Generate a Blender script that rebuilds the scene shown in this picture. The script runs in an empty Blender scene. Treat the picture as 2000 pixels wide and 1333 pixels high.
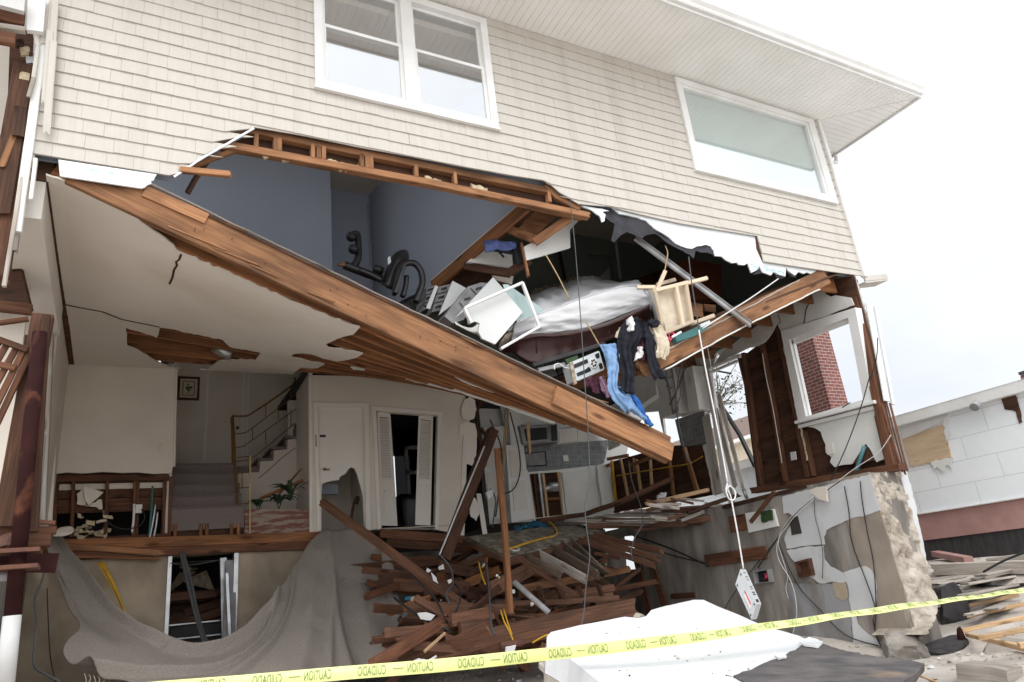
import bpy, bmesh, math, random
from mathutils import Vector, Matrix, noise as mnoise
from mathutils.geometry import delaunay_2d_cdt
rnd = random.Random(7)
R = math.radians
scene = bpy.context.scene
col = scene.collection

# ------------------------------------------------------------------ camera
CAM = Vector((0.0, -6.4, 0.95))
RM = Matrix(((0.8808845, 0.0689344, 0.4682847), (-0.4613049, 0.3466289, 0.8167290), (-0.1060203, -0.9354659, 0.3371398)))
FPX, CX, CY = 1396.0, 1000.0, 666.5
cd = bpy.data.cameras.new('camera'); cam = bpy.data.objects.new('camera', cd); col.objects.link(cam)
cd.sensor_width = 36; cd.lens = 36 * FPX / 2000; cd.clip_start = 0.05; cd.clip_end = 2000
cr = RM @ Vector((1, 0, 0)); cu = RM @ Vector((0, -1, 0)); cb = RM @ Vector((0, 0, -1))
cam.matrix_world = Matrix(((cr.x, cu.x, cb.x, CAM.x), (cr.y, cu.y, cb.y, CAM.y), (cr.z, cu.z, cb.z, CAM.z), (0, 0, 0, 1)))
scene.camera = cam

# ------------------------------------------------------------------ world, sun, exposure
SUN_EL, SUN_AZ = 48, 205
w = bpy.data.worlds.new('World'); scene.world = w; w.use_nodes = True
nt = w.node_tree; nt.nodes.clear()
N = nt.nodes.new; LK = nt.links.new
out = N('ShaderNodeOutputWorld'); bg = N('ShaderNodeBackground'); bg.inputs['Strength'].default_value = 0.1
sky = N('ShaderNodeTexSky'); sky.sky_type = 'NISHITA'; sky.sun_disc = False
sky.sun_elevation = R(SUN_EL); sky.sun_rotation = R(SUN_AZ)
tc = N('ShaderNodeTexCoord'); mp = N('ShaderNodeMapping'); mp.inputs['Scale'].default_value = (1.2, 1.2, 3.0)
nz = N('ShaderNodeTexNoise'); nz.inputs['Scale'].default_value = 1.5; nz.inputs['Detail'].default_value = 5
rp = N('ShaderNodeValToRGB'); rp.color_ramp.elements[0].position = .34; rp.color_ramp.elements[1].position = .52
rp.color_ramp.elements[0].color = (11.0, 11.5, 12.2, 1); rp.color_ramp.elements[1].color = (13.2, 13.5, 13.8, 1)
mx = N('ShaderNodeMixRGB'); mx.inputs['Fac'].default_value = .93
LK(tc.outputs['Generated'], mp.inputs['Vector']); LK(mp.outputs['Vector'], nz.inputs['Vector']); LK(nz.outputs['Fac'], rp.inputs['Fac'])
# an overcast sky is brighter towards the hidden sun than opposite it
sdv = Vector((math.sin(R(SUN_AZ)) * math.cos(R(SUN_EL)), math.cos(R(SUN_AZ)) * math.cos(R(SUN_EL)), math.sin(R(SUN_EL))))
dt = N('ShaderNodeVectorMath'); dt.operation = 'DOT_PRODUCT'; dt.inputs[1].default_value = sdv; LK(tc.outputs['Generated'], dt.inputs[0])
rg = N('ShaderNodeMapRange'); rg.inputs['From Min'].default_value = -.6; rg.inputs['From Max'].default_value = 1; rg.inputs['To Min'].default_value = .56; rg.inputs['To Max'].default_value = 1.4; LK(dt.outputs['Value'], rg.inputs['Value'])
ml = N('ShaderNodeMixRGB'); ml.blend_type = 'MULTIPLY'; ml.inputs['Fac'].default_value = 1; LK(rp.outputs['Color'], ml.inputs['Color1']); LK(rg.outputs['Result'], ml.inputs['Color2'])
LK(sky.outputs['Color'], mx.inputs['Color1']); LK(ml.outputs['Color'], mx.inputs['Color2'])
LK(mx.outputs['Color'], bg.inputs['Color']); LK(bg.outputs['Background'], out.inputs['Surface'])
sd = bpy.data.lights.new('sun', 'SUN'); sd.energy = 0.9; sd.angle = R(25); sd.color = (1, .96, .9)
so = bpy.data.objects.new('sun', sd); col.objects.link(so)
az = R(SUN_AZ); el = R(SUN_EL)
sdir = Vector((math.sin(az) * math.cos(el), math.cos(az) * math.cos(el), math.sin(el)))
so.rotation_euler = sdir.to_track_quat('Z', 'Y').to_euler(); so.location = (0, -8, 20)
scene.view_settings.view_transform = 'Standard'; scene.view_settings.look = 'None'
scene.view_settings.gamma = 1; scene.view_settings.exposure = 0.32
scene.cycles.max_bounces = 8; scene.cycles.diffuse_bounces = 5

# ------------------------------------------------------------------ photo rays onto real planes
def ray(p): return (RM @ Vector((p[0] - CX, p[1] - CY, FPX))).normalized()
def aY(p, Y): r = ray(p); return CAM + r * ((Y - CAM.y) / r.y)
def aX(p, X): r = ray(p); return CAM + r * ((X - CAM.x) / r.x)
def aZ(p, Z): r = ray(p); return CAM + r * ((Z - CAM.z) / r.z)
def aD(p, d): return CAM + (RM @ Vector((p[0] - CX, p[1] - CY, FPX))) * (d / FPX)
def aP(p, q, n): r = ray(p); return CAM + r * ((Vector(q) - CAM).dot(n) / r.dot(n))
def aS(p, fn):
    r = ray(p); lo, hi = 3.0, 14.0; t = lo; prev = None
    while t < hi:
        q = CAM + r * t; d = q.z - fn(q.x, q.y)
        if prev is not None and (d > 0) != (prev > 0):
            a, b = t - .1, t
            for _ in range(20):
                m = (a + b) / 2; qq = CAM + r * m
                if (qq.z - fn(qq.x, qq.y) > 0) == (prev > 0): a = m
                else: b = m
            return CAM + r * b
        prev = d; t += .1
    return CAM + r * 8

def ground_z(x, y):
    t = min(1, max(0, (x - 9.6) / 3.6)); t = t * t * (3 - 2 * t)
    return .10 * fbm((x, y, 3), .35, 3) + .035 * fbm((x, y, 7), 1.7, 4) - .06 + .80 * t - .26 * math.exp(-((x - 8.6) / 1.1) ** 2 - ((y + .3) / 1.2) ** 2)
def aG(p, h=0.0):
    r = ray(p); t = 2.0
    while t < 60:
        q = CAM + r * t
        if q.z < ground_z(q.x, q.y) + h: break
        t += .04
    return q
def fbm(p, s, o=3): return mnoise.fractal(Vector(p) * s, 1.0, 2.0, o)
# ------------------------------------------------------------------ object helpers
def tag(o, label=None, cat=None, group=None, kind=None):
    if label: o['label'] = label
    if cat: o['category'] = cat
    if group: o['group'] = group
    if kind: o['kind'] = kind
    return o
def thing(name, label, cat, loc=(0, 0, 0), group=None):
    o = bpy.data.objects.new(name, None); col.objects.link(o); o.location = loc; o.empty_display_size = .2
    return tag(o, label, cat, group)
def wloc(o):
    v = Vector((0, 0, 0))
    while o is not None: v += o.location; o = o.parent
    return v
def obj(name, verts, faces, mat, parent=None, uvs=None, smooth=False, label=None, cat=None, group=None, kind=None):
    verts = [Vector(v) for v in verts]
    if parent is not None: off = wloc(parent)
    else:
        mn = Vector((min(v.x for v in verts), min(v.y for v in verts), min(v.z for v in verts)))
        mxv = Vector((max(v.x for v in verts), max(v.y for v in verts), max(v.z for v in verts)))
        off = Vector(((mn.x + mxv.x) / 2, (mn.y + mxv.y) / 2, mn.z))
    me = bpy.data.meshes.new(name)
    me.from_pydata([v - off for v in verts], [], faces)
    if uvs:
        ul = me.uv_layers.new(name='UVMap'); k = 0
        for f in uvs:
            for q in f: ul.data[k].uv = q; k += 1
    if smooth: me.polygons.foreach_set('use_smooth', [True] * len(me.polygons))
    if mat: me.materials.append(mat)
    o = bpy.data.objects.new(name, me); col.objects.link(o)
    if parent is not None: o.parent = parent
    else: o.location = off
    tag(o, label, cat, group, kind)
    return o
class MB:
    def __init__(s): s.v = []; s.f = []; s.u = []
    def add(s, v, f, u=None):
        b = len(s.v); s.v += [Vector(q) for q in v]; s.f += [[i + b for i in q] for q in f]
        if u is None: u = [planar_uv([Vector(v[i]) for i in q]) for q in f]
        s.u += u; return s
    def build(s, name, mat, parent=None, smooth=False, **k): return obj(name, s.v, s.f, mat, parent, s.u, smooth, **k)
def planar_uv(pts):
    n = newell(pts); ax = max(range(3), key=lambda i: abs(n[i]))
    a, b = [(1, 2), (0, 2), (0, 1)][ax]
    return [(p[a], p[b]) for p in pts]
def newell(pts):
    n = Vector((0, 0, 0))
    for i in range(len(pts)):
        a, b = pts[i], pts[(i + 1) % len(pts)]
        n += Vector(((a.y - b.y) * (a.z + b.z), (a.z - b.z) * (a.x + b.x), (a.x - b.x) * (a.y + b.y)))
    return n.normalized() if n.length > 1e-12 else Vector((0, 0, 1))
def box(mb, a, b, bev=0):
    x0, y0, z0 = a; x1, y1, z1 = b
    v = [(x0, y0, z0), (x1, y0, z0), (x1, y1, z0), (x0, y1, z0), (x0, y0, z1), (x1, y0, z1), (x1, y1, z1), (x0, y1, z1)]
    mb.add(v, [(0, 3, 2, 1), (4, 5, 6, 7), (0, 1, 5, 4), (1, 2, 6, 5), (2, 3, 7, 6), (3, 0, 4, 7)]); return mb
def obox(mb, o, ax, ay, az):      # parallelepiped from a corner and three edge vectors
    o = Vector(o); ax = Vector(ax); ay = Vector(ay); az = Vector(az)
    v = [o, o + ax, o + ax + ay, o + ay, o + az, o + ax + az, o + ax + ay + az, o + ay + az]
    mb.add(v, [(0, 3, 2, 1), (4, 5, 6, 7), (0, 1, 5, 4), (1, 2, 6, 5), (2, 3, 7, 6), (3, 0, 4, 7)]); return mb
def BX(name, a, b, mat, parent=None, **k): return box(MB(), a, b).build(name, mat, parent, **k)
def inpoly(p, poly):
    c = False; x, y = p; n = len(poly); j = n - 1
    for i in range(n):
        xi, yi = poly[i]; xj, yj = poly[j]
        if (yi > y) != (yj > y) and x < (xj - xi) * (y - yi) / (yj - yi) + xi: c = not c
        j = i
    return c
def tri2d(outer, holes=(), step=None):
    vs = [Vector(p) for p in outer]; es = [(i, (i + 1) % len(outer)) for i in range(len(outer))]
    for h in holes:
        b = len(vs); vs += [Vector(p) for p in h]; es += [(b + i, b + (i + 1) % len(h)) for i in range(len(h))]
    if step:
        xs = [p[0] for p in outer]; ys = [p[1] for p in outer]
        y = min(ys) + step / 2
        while y < max(ys):
            x = min(xs) + step / 2
            while x < max(xs):
                if inpoly((x, y), outer) and not any(inpoly((x, y), h) for h in holes): vs.append(Vector((x, y)))
                x += step
            y += step
    r = delaunay_2d_cdt(vs, es, [], 0, 1e-5)
    V, F = r[0], r[2]; keep = []
    for f in F:
        cx = sum(V[i].x for i in f) / len(f); cy = sum(V[i].y for i in f) / len(f)
        if inpoly((cx, cy), outer) and not any(inpoly((cx, cy), h) for h in holes): keep.append(list(f))
    return V, keep
def rim_edges(F):
    cnt = {}
    for f in F:
        for i in range(len(f)):
            a, b = f[i], f[(i + 1) % len(f)]; cnt[(a, b)] = 1
    return [e for e in cnt if (e[1], e[0]) not in cnt]
def plate_map(mb, V, F, fn, bk, sc=1.0):   # fn / bk : 2-D point -> front / back 3-D point
    n = len(V); fr = [fn(p) for p in V]; ba = [bk(p) for p in V]
    faces = [list(f) for f in F] + [[i + n for i in reversed(f)] for f in F]
    uv = [[(V[i].x * sc, V[i].y * sc) for i in f] for f in F] + [[(V[i].x * sc, V[i].y * sc) for i in reversed(f)] for f in F]
    for a, b in rim_edges(F):
        faces.append([b, a, a + n, b + n]); L = (V[a] - V[b]).length; t = (fr[a] - ba[a]).length
        uv.append([(V[b].x, V[b].y), (V[a].x, V[a].y), (V[a].x + t, V[a].y), (V[b].x + t, V[b].y)])
    mb.add(fr + ba, faces, uv); return mb
def prism(mb, pts, t, holes=(), udir=None, step=None):   # flat outline with thickness t going away from the viewer (or along a vector)
    pts = [Vector(p) for p in pts]; n = newell(pts)
    if n.dot(CAM - pts[0]) < 0: n = -n
    u = Vector(udir) if udir else (pts[1] - pts[0]); u = (u - n * u.dot(n)).normalized(); v = n.cross(u); o = pts[0]
    f2 = lambda p: ((p - o).dot(u), (p - o).dot(v))
    V, F = tri2d([f2(p) for p in pts], [[f2(Vector(p)) for p in h] for h in holes], step)
    tv = -n * t if not isinstance(t, Vector) else t
    return plate_map(mb, V, F, lambda p: o + u * p.x + v * p.y, lambda p: o + u * p.x + v * p.y + tv)
def PR(name, pts, t, mat, parent=None, holes=(), udir=None, **k): return prism(MB(), pts, t, holes, udir).build(name, mat, parent, **k)
def rag(px, amp=2.0, step=9, seed=1, skip=()):           # torn outline: subdivide and jitter a traced outline
    g = random.Random(seed); o = []
    for i in range(len(px)):
        a = px[i]; b = px[(i + 1) % len(px)]; L = math.hypot(b[0] - a[0], b[1] - a[1]); n = max(1, int(L / step))
        for k in range(n):
            t = k / n; j = 0 if (k == 0 or i in skip) else amp
            o.append((a[0] + (b[0] - a[0]) * t + g.uniform(-j, j), a[1] + (b[1] - a[1]) * t + g.uniform(-j, j)))
    return o
def frame_of(d, up):
    d = d.normalized(); up = Vector(up); s = d.cross(up)
    if s.length < 1e-4: s = d.cross(Vector((0, 1, 0)))
    s.normalize(); return s, s.cross(d).normalized()
def lumber_mb(mb, path, w, h, up=(0, 0, 1), r0=0.0, r1=0.0, seg=.3, wob=.002, twist=0, g=None):
    g = g or rnd; path = [Vector(p) for p in path]
    P = []
    for i in range(len(path) - 1):
        n = max(1, int((path[i + 1] - path[i]).length / seg))
        P += [path[i].lerp(path[i + 1], k / n) for k in range(n)]
    P.append(path[-1]); c = min(.006, w * .18)
    hw, hh = w / 2, h / 2; k = max(3, int(h / .03)) if r0 + r1 > 0 else 1; k = min(k, 8); kw = 2 if r0 + r1 > 0 else 1
    ring = []
    def side(a, b, n):
        for i in range(n): ring.append((a[0] + (b[0] - a[0]) * i / n, a[1] + (b[1] - a[1]) * i / n))
    side((-hw + c, -hh), (hw - c, -hh), kw); ring.append((hw - c, -hh)); side((hw, -hh + c), (hw, hh - c), k); ring.append((hw, hh - c))
    side((hw - c, hh), (-hw + c, hh), kw); ring.append((-hw + c, hh)); side((-hw, hh - c), (-hw, -hh + c), k); ring.append((-hw, -hh + c))
    m = len(ring); per = [0]
    for i in range(m): a = ring[i]; b = ring[(i + 1) % m]; per.append(per[-1] + math.hypot(a[0] - b[0], a[1] - b[1]))
    V = []; L = 0; us = []
    prof0 = [g.uniform(0, 1) for _ in range(12)]; prof1 = [g.uniform(0, 1) for _ in range(12)]
    for i, p in enumerate(P):
        d = (P[min(i + 1, len(P) - 1)] - P[max(i - 1, 0)]); s, u = frame_of(d, up)
        if twist: q = Matrix.Rotation(twist * i / max(1, len(P) - 1), 3, d.normalized()); s = q @ s; u = q @ u
        dn = d.normalized(); ox, oy = g.uniform(-wob, wob), g.uniform(-wob, wob)
        if i: L += (P[i] - P[i - 1]).length
        us.append(L)
        for j, (a, b) in enumerate(ring):
            e = 0
            if i == 0 and r0: e = -r0 * prof0[int((b / h + .5) * 10)] * (.6 + .4 * g.random())
            if i == len(P) - 1 and r1: e = r1 * prof1[int((b / h + .5) * 10)] * (.6 + .4 * g.random())
            V.append(p + s * (a + ox) + u * (b + oy) + dn * e)
    F = []; U = []; n = len(P)
    for i in range(n - 1):
        for j in range(m):
            j2 = (j + 1) % m
            F.append([i * m + j, i * m + j2, (i + 1) * m + j2, (i + 1) * m + j])
            U.append([(us[i], per[j]), (us[i], per[j + 1]), (us[i + 1], per[j + 1]), (us[i + 1], per[j])])
    for e, (i, rev) in enumerate(((0, True), (n - 1, False))):
        V.append(sum((V[i * m + j] for j in range(m)), Vector()) / m); ci = len(V) - 1
        for j in range(m):
            j2 = (j + 1) % m; t = [i * m + j, i * m + j2, ci]
            uu = [(ring[j][0] * .3 + 9, ring[j][1]), (ring[j2][0] * .3 + 9, ring[j2][1]), (9, 0)]
            if rev: t.reverse(); uu.reverse()
            F.append(t); U.append(uu)
    mb.add(V, F, U); return mb
def LB(name, path, w, h, mat, parent=None, up=(0, 0, 1), r0=0, r1=0, seg=.3, wob=.002, twist=0, **k):
    return lumber_mb(MB(), path, w, h, up, r0, r1, seg, wob, twist).build(name, mat, parent, **k)
def cat(P, n=6):
    P = [Vector(p) for p in P]
    if len(P) < 3: return P
    o = []
    for i in range(len(P) - 1):
        p0 = P[max(i - 1, 0)]; p1 = P[i]; p2 = P[i + 1]; p3 = P[min(i + 2, len(P) - 1)]
        for k in range(n):
            t = k / n
            o.append(.5 * ((2 * p1) + (p2 - p0) * t + (2 * p0 - 5 * p1 + 4 * p2 - p3) * t * t + (3 * p1 - p0 - 3 * p2 + p3) * t ** 3))
    o.append(P[-1]); return o
def tube_mb(mb, path, r, n=8, sm=5):
    P = cat(path, sm) if sm else [Vector(p) for p in path]
    V = []; F = []; U = []; L = 0; s = None
    for i, p in enumerate(P):
        d = (P[min(i + 1, len(P) - 1)] - P[max(i - 1, 0)]).normalized()
        if s is None: s, u = frame_of(d, (0, 0, 1) if abs(d.z) < .9 else (1, 0, 0))
        else: s = (s - d * s.dot(d)).normalized(); u = s.cross(d)
        rr = r(i / max(1, len(P) - 1)) if callable(r) else r
        for j in range(n):
            a = 2 * math.pi * j / n; V.append(p + s * math.cos(a) * rr + u * math.sin(a) * rr)
    for i in range(len(P) - 1):
        l = (P[i + 1] - P[i]).length
        for j in range(n):
            j2 = (j + 1) % n; F.append([i * n + j2, i * n + j, (i + 1) * n + j, (i + 1) * n + j2])
            U.append([(L, (j + 1) * .02), (L, j * .02), (L + l, j * .02), (L + l, (j + 1) * .02)])
        L += l
    F.append(list(range(n))); F.append(list(range((len(P) - 1) * n, len(P) * n))[::-1])
    U += [[(0, 0)] * n, [(0, 0)] * n]
    mb.add(V, F, U); return mb
def TB(name, path, r, mat, parent=None, n=8, sm=5, **k): return tube_mb(MB(), path, r, n, sm).build(name, mat, parent, smooth=True, **k)
def resample(P, n):
    P = cat(P, 8); d = [0]
    for i in range(1, len(P)): d.append(d[-1] + (P[i] - P[i - 1]).length)
    o = []; j = 0
    for k in range(n):
        t = d[-1] * k / (n - 1)
        while j < len(d) - 2 and d[j + 1] < t: j += 1
        o.append(P[j].lerp(P[j + 1], (t - d[j]) / max(1e-9, d[j + 1] - d[j])))
    return o
def loft(name, curves, nu, nv, mat, parent=None, disp=None, thick=0.008, linear=False, **k):
    rows = [resample(c, nu) for c in curves]; cols = []
    for i in range(nu):
        cc = [r[i] for r in rows]
        if linear or len(cc) < 3:
            o = []
            for kk in range(nv):
                t = kk / (nv - 1) * (len(cc) - 1); a = min(int(t), len(cc) - 2); o.append(cc[a].lerp(cc[a + 1], t - a))
            cols.append(o)
        else: cols.append(resample(cc, nv))
    V = [[cols[i][j] for i in range(nu)] for j in range(nv)]
    nr = [[None] * nu for _ in range(nv)]
    for j in range(nv):
        for i in range(nu):
            a = V[j][min(i + 1, nu - 1)] - V[j][max(i - 1, 0)]; b = V[min(j + 1, nv - 1)][i] - V[max(j - 1, 0)][i]
            n = a.cross(b); n = n.normalized() if n.length > 1e-9 else Vector((0, -1, 0))
            if n.dot(CAM - V[j][i]) < 0: n = -n
            nr[j][i] = n
    fr = []; ba = []
    for j in range(nv):
        for i in range(nu):
            d = disp(i / (nu - 1), j / (nv - 1), V[j][i]) if disp else 0
            fr.append(V[j][i] + nr[j][i] * d); ba.append(V[j][i] + nr[j][i] * (d - thick))
    M_ = nu * nv; F = []; U = []
    for j in range(nv - 1):
        for i in range(nu - 1):
            q = [j * nu + i, j * nu + i + 1, (j + 1) * nu + i + 1, (j + 1) * nu + i]
            uu = [((x % nu) / nu * 2, (x // nu) / nv * 2) for x in q]
            F.append(q); U.append(uu); F.append([x + M_ for x in reversed(q)]); U.append(list(reversed(uu)))
    rim = [j * nu for j in range(nv)] + [(nv - 1) * nu + i for i in range(1, nu)] + [j * nu + nu - 1 for j in range(nv - 2, -1, -1)] + [i for i in range(nu - 2, 0, -1)]
    for a in range(len(rim)):
        x, y = rim[a], rim[(a + 1) % len(rim)]; F.append([x, y, y + M_, x + M_]); U.append([(0, 0)] * 4)
    return obj(name, fr + ba, F, mat, parent, U, True, **k)
def fbm(p, s, o=3): return mnoise.fractal(Vector(p) * s, 1.0, 2.0, o)
def rough_box(mb, a, b, step, amp, sc, keep=()):           # box with gridded faces roughened by noise
    ax = [max(1, int((b[i] - a[i]) / step)) for i in range(3)]
    bm = bmesh.new()
    bmesh.ops.create_cube(bm, size=1)
    for v in bm.verts: v.co = Vector([a[i] + (v.co[i] + .5) * (b[i] - a[i]) for i in range(3)])
    n = max(1, min(60, int(max(b[i] - a[i] for i in range(3)) / step)))
    bmesh.ops.subdivide_edges(bm, edges=bm.edges[:], cuts=n, use_grid_fill=True)
    bm.normal_update(); cen = (Vector(a) + Vector(b)) / 2
    co = [(v, v.co + v.normal * amp * (fbm(v.co, sc, 4) * 1.0 + .0)) for v in bm.verts]
    for v, c in co: v.co = c
    bm.verts.index_update()
    mb.add([v.co.copy() for v in bm.verts], [[v.index for v in f.verts] for f in bm.faces]); bm.free(); return mb
def chunk(name, c, size, mat, seed, parent=None, rz=0, cut=.25, **k):
    g = random.Random(seed); bm = bmesh.new(); bmesh.ops.create_icosphere(bm, subdivisions=4, radius=1)
    pl = [(Vector((g.uniform(-1, 1), g.uniform(-1, 1), g.uniform(-1, 1))).normalized(), g.uniform(.45, .8)) for _ in range(9)]
    m = Matrix.Rotation(rz, 3, 'Z')
    for v in bm.verts:
        p = v.co.copy()
        for n, d in pl:
            e = p.dot(n) - d
            if e > 0: p -= n * e
        p += p.normalized() * .06 * fbm(p + Vector((seed, 0, 0)), 3, 4)
        v.co = m @ Vector((p.x * size[0], p.y * size[1], p.z * size[2])) + Vector(c)
    bm.verts.index_update()
    o = obj(name, [v.co.copy() for v in bm.verts], [[v.index for v in f.verts] for f in bm.faces], mat, parent, None, False, **k); bm.free(); return o
def text_mesh(s, size=1.0):
    cu_ = bpy.data.curves.new('t', 'FONT'); cu_.body = s; cu_.size = size; cu_.resolution_u = 3
    o = bpy.data.objects.new('t', cu_); col.objects.link(o); dg = bpy.context.evaluated_depsgraph_get(); dg.update()
    me = bpy.data.meshes.new_from_object(o.evaluated_get(dg)); V = [v.co.copy() for v in me.vertices]; F = [list(p.vertices) for p in me.polygons]
    bpy.data.objects.remove(o); bpy.data.meshes.remove(me); bpy.data.curves.remove(cu_); return V, F

# ------------------------------------------------------------------ materials
def base_mat(name):
    m = bpy.data.materials.new(name); m.use_nodes = True; t = m.node_tree; b = t.nodes['Principled BSDF']; return m, t, b
def mat(name, c1, c2=None, sc=4.0, rough=.7, bump=0.0, bsc=30, stretch=(1, 1, 1), pos=(.35, .65), spec=.3, metal=0, detail=6, c3=None, sc3=1.2, p3=(.55, .7), coat=0):
    m, t, b = base_mat(name); n = t.nodes.new; l = t.links.new
    b.inputs['Roughness'].default_value = rough; b.inputs['Metallic'].default_value = metal; b.inputs['Specular IOR Level'].default_value = spec
    if coat: b.inputs['Coat Weight'].default_value = coat
    c2 = c2 or tuple(x * .88 for x in c1)
    tc = n('ShaderNodeTexCoord'); mp = n('ShaderNodeMapping'); mp.inputs['Scale'].default_value = stretch; l(tc.outputs['Object'], mp.inputs['Vector'])
    nz = n('ShaderNodeTexNoise'); nz.inputs['Scale'].default_value = sc; nz.inputs['Detail'].default_value = detail; l(mp.outputs['Vector'], nz.inputs['Vector'])
    r = n('ShaderNodeValToRGB'); e = r.color_ramp.elements; e[0].position, e[1].position = pos; e[0].color = (*c2, 1); e[1].color = (*c1, 1); l(nz.outputs['Fac'], r.inputs['Fac'])
    cout = r.outputs['Color']
    if c3:
        n3 = n('ShaderNodeTexNoise'); n3.inputs['Scale'].default_value = sc3; n3.inputs['Detail'].default_value = 8; n3.inputs['Distortion'].default_value = .6; l(mp.outputs['Vector'], n3.inputs['Vector'])
        r3 = n('ShaderNodeValToRGB'); r3.color_ramp.elements[0].position, r3.color_ramp.elements[1].position = p3; l(n3.outputs['Fac'], r3.inputs['Fac'])
        mx = n('ShaderNodeMixRGB'); mx.inputs['Color2'].default_value = (*c3, 1); l(cout, mx.inputs['Color1']); l(r3.outputs['Color'], mx.inputs['Fac']); cout = mx.outputs['Color']
    l(cout, b.inputs['Base Color'])
    if bump:
        nb = n('ShaderNodeTexNoise'); nb.inputs['Scale'].default_value = bsc; nb.inputs['Detail'].default_value = 8; l(mp.outputs['Vector'], nb.inputs['Vector'])
        bp = n('ShaderNodeBump'); bp.inputs['Strength'].default_value = bump; bp.inputs['Distance'].default_value = .02; l(nb.outputs['Fac'], bp.inputs['Height']); l(bp.outputs['Normal'], b.inputs['Normal'])
    return m
def wood(name, light, dark, stain=(.03, .02, .015), st=.5, rough=.75, grain=1.0):
    m, t, b = base_mat(name); n = t.nodes.new; l = t.links.new
    b.inputs['Roughness'].default_value = rough; b.inputs['Specular IOR Level'].default_value = .2
    tc = n('ShaderNodeTexCoord'); oi = n('ShaderNodeObjectInfo'); mu = n('ShaderNodeMath'); mu.operation = 'MULTIPLY'; mu.inputs[1].default_value = 57.3; l(oi.outputs['Random'], mu.inputs[0])
    ad = n('ShaderNodeVectorMath'); ad.operation = 'ADD'; l(tc.outputs['UV'], ad.inputs[0]); l(mu.outputs[0], ad.inputs[1])
    mp = n('ShaderNodeMapping'); mp.inputs['Scale'].default_value = (1.1, 26, 1); l(ad.outputs[0], mp.inputs['Vector'])
    nz = n('ShaderNodeTexNoise'); nz.inputs['Scale'].default_value = 2.2; nz.inputs['Detail'].default_value = 7; nz.inputs['Distortion'].default_value = .9; l(mp.outputs['Vector'], nz.inputs['Vector'])
    r = n('ShaderNodeValToRGB'); e = r.color_ramp.elements; e[0].position, e[1].position = .34, .66; e[0].color = (*dark, 1); e[1].color = (*light, 1); l(nz.outputs['Fac'], r.inputs['Fac'])
    mp2 = n('ShaderNodeMapping'); mp2.inputs['Scale'].default_value = (1.0, 4.5, 1); l(ad.outputs[0], mp2.inputs['Vector'])
    n2 = n('ShaderNodeTexNoise'); n2.inputs['Scale'].default_value = 1.3; n2.inputs['Detail'].default_value = 6; l(mp2.outputs['Vector'], n2.inputs['Vector'])
    r2 = n('ShaderNodeValToRGB'); r2.color_ramp.elements[0].position, r2.color_ramp.elements[1].position = .44, .72; l(n2.outputs['Fac'], r2.inputs['Fac'])
    mm = n('ShaderNodeMath'); mm.operation = 'MULTIPLY'; mm.inputs[1].default_value = st; l(r2.outputs['Color'], mm.inputs[0])
    mx = n('ShaderNodeMixRGB'); mx.inputs['Color2'].default_value = (*stain, 1); l(r.outputs['Color'], mx.inputs['Color1']); l(mm.outputs[0], mx.inputs['Fac'])
    # knots
    mp3 = n('ShaderNodeMapping'); mp3.inputs['Scale'].default_value = (1.6, 5.0, 1); l(ad.outputs[0], mp3.inputs['Vector'])
    vo = n('ShaderNodeTexVoronoi'); vo.inputs['Scale'].default_value = 1.0; l(mp3.outputs['Vector'], vo.inputs['Vector'])
    r3 = n('ShaderNodeValToRGB'); r3.color_ramp.elements[0].position, r3.color_ramp.elements[1].position = .09, .20; r3.color_ramp.elements[0].color = (1, 1, 1, 1); r3.color_ramp.elements[1].color = (0, 0, 0, 1); l(vo.outputs['Distance'], r3.inputs['Fac'])
    m3 = n('ShaderNodeMath'); m3.operation = 'MULTIPLY'; m3.inputs[1].default_value = .8; l(r3.outputs['Color'], m3.inputs[0])
    mx3 = n('ShaderNodeMixRGB'); mx3.inputs['Color2'].default_value = (dark[0] * .35, dark[1] * .3, dark[2] * .3, 1); l(mx.outputs['Color'], mx3.inputs['Color1']); l(m3.outputs[0], mx3.inputs['Fac'])
    hv = n('ShaderNodeHueSaturation'); mr = n('ShaderNodeMapRange'); mr.inputs['To Min'].default_value = .72; mr.inputs['To Max'].default_value = 1.22; l(oi.outputs['Random'], mr.inputs['Value'])
    l(mr.outputs['Result'], hv.inputs['Value']); l(mx3.outputs['Color'], hv.inputs['Color']); l(hv.outputs['Color'], b.inputs['Base Color'])
    bp = n('ShaderNodeBump'); bp.inputs['Strength'].default_value = .35 * grain; bp.inputs['Distance'].default_value = .01; l(nz.outputs['Fac'], bp.inputs['Height']); l(bp.outputs['Normal'], b.inputs['Normal'])
    return m
M = {}
M['siding'] = mat('siding', (.565, .53, .48), (.535, .50, .45), 3, .55, .14, 60, (9, 9, .35), spec=.3, c3=(.45, .415, .365), sc3=.4, p3=(.52, .85))
M['trim'] = mat('trim_paint', (.80, .80, .79), (.72, .71, .69), 2.5, .45, .05, 30)
M['soffit'] = mat('soffit_vinyl', (.88, .87, .85), (.82, .81, .78), 1.6, .5)
M['foam'] = mat('foam_board', (.84, .87, .89), (.78, .82, .85), 6, .6, .05, 50)
M['foamink'] = mat('foam_print', (.25, .55, .66), None, 4, .6)
M['tar'] = mat('tar_paper', (.045, .045, .055), (.025, .025, .03), 5, .6, .3, 40)
M['plaster'] = mat('plaster', (.70, .64, .56), (.64, .575, .50), 1.4, .8, .06, 20, c3=(.46, .40, .33), sc3=.5, p3=(.6, .9))
M['plasterw'] = mat('white_plaster', (.74, .74, .71), (.64, .64, .60), 1.6, .75, .05, 25, c3=(.45, .41, .35), sc3=1.1, p3=(.6, .8))
M['ceiling'] = mat('ceiling_plaster', (.78, .72, .645), (.71, .65, .575), .9, .85, .06, 14, c3=(.54, .46, .37), sc3=.55, p3=(.62, .9))
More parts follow.
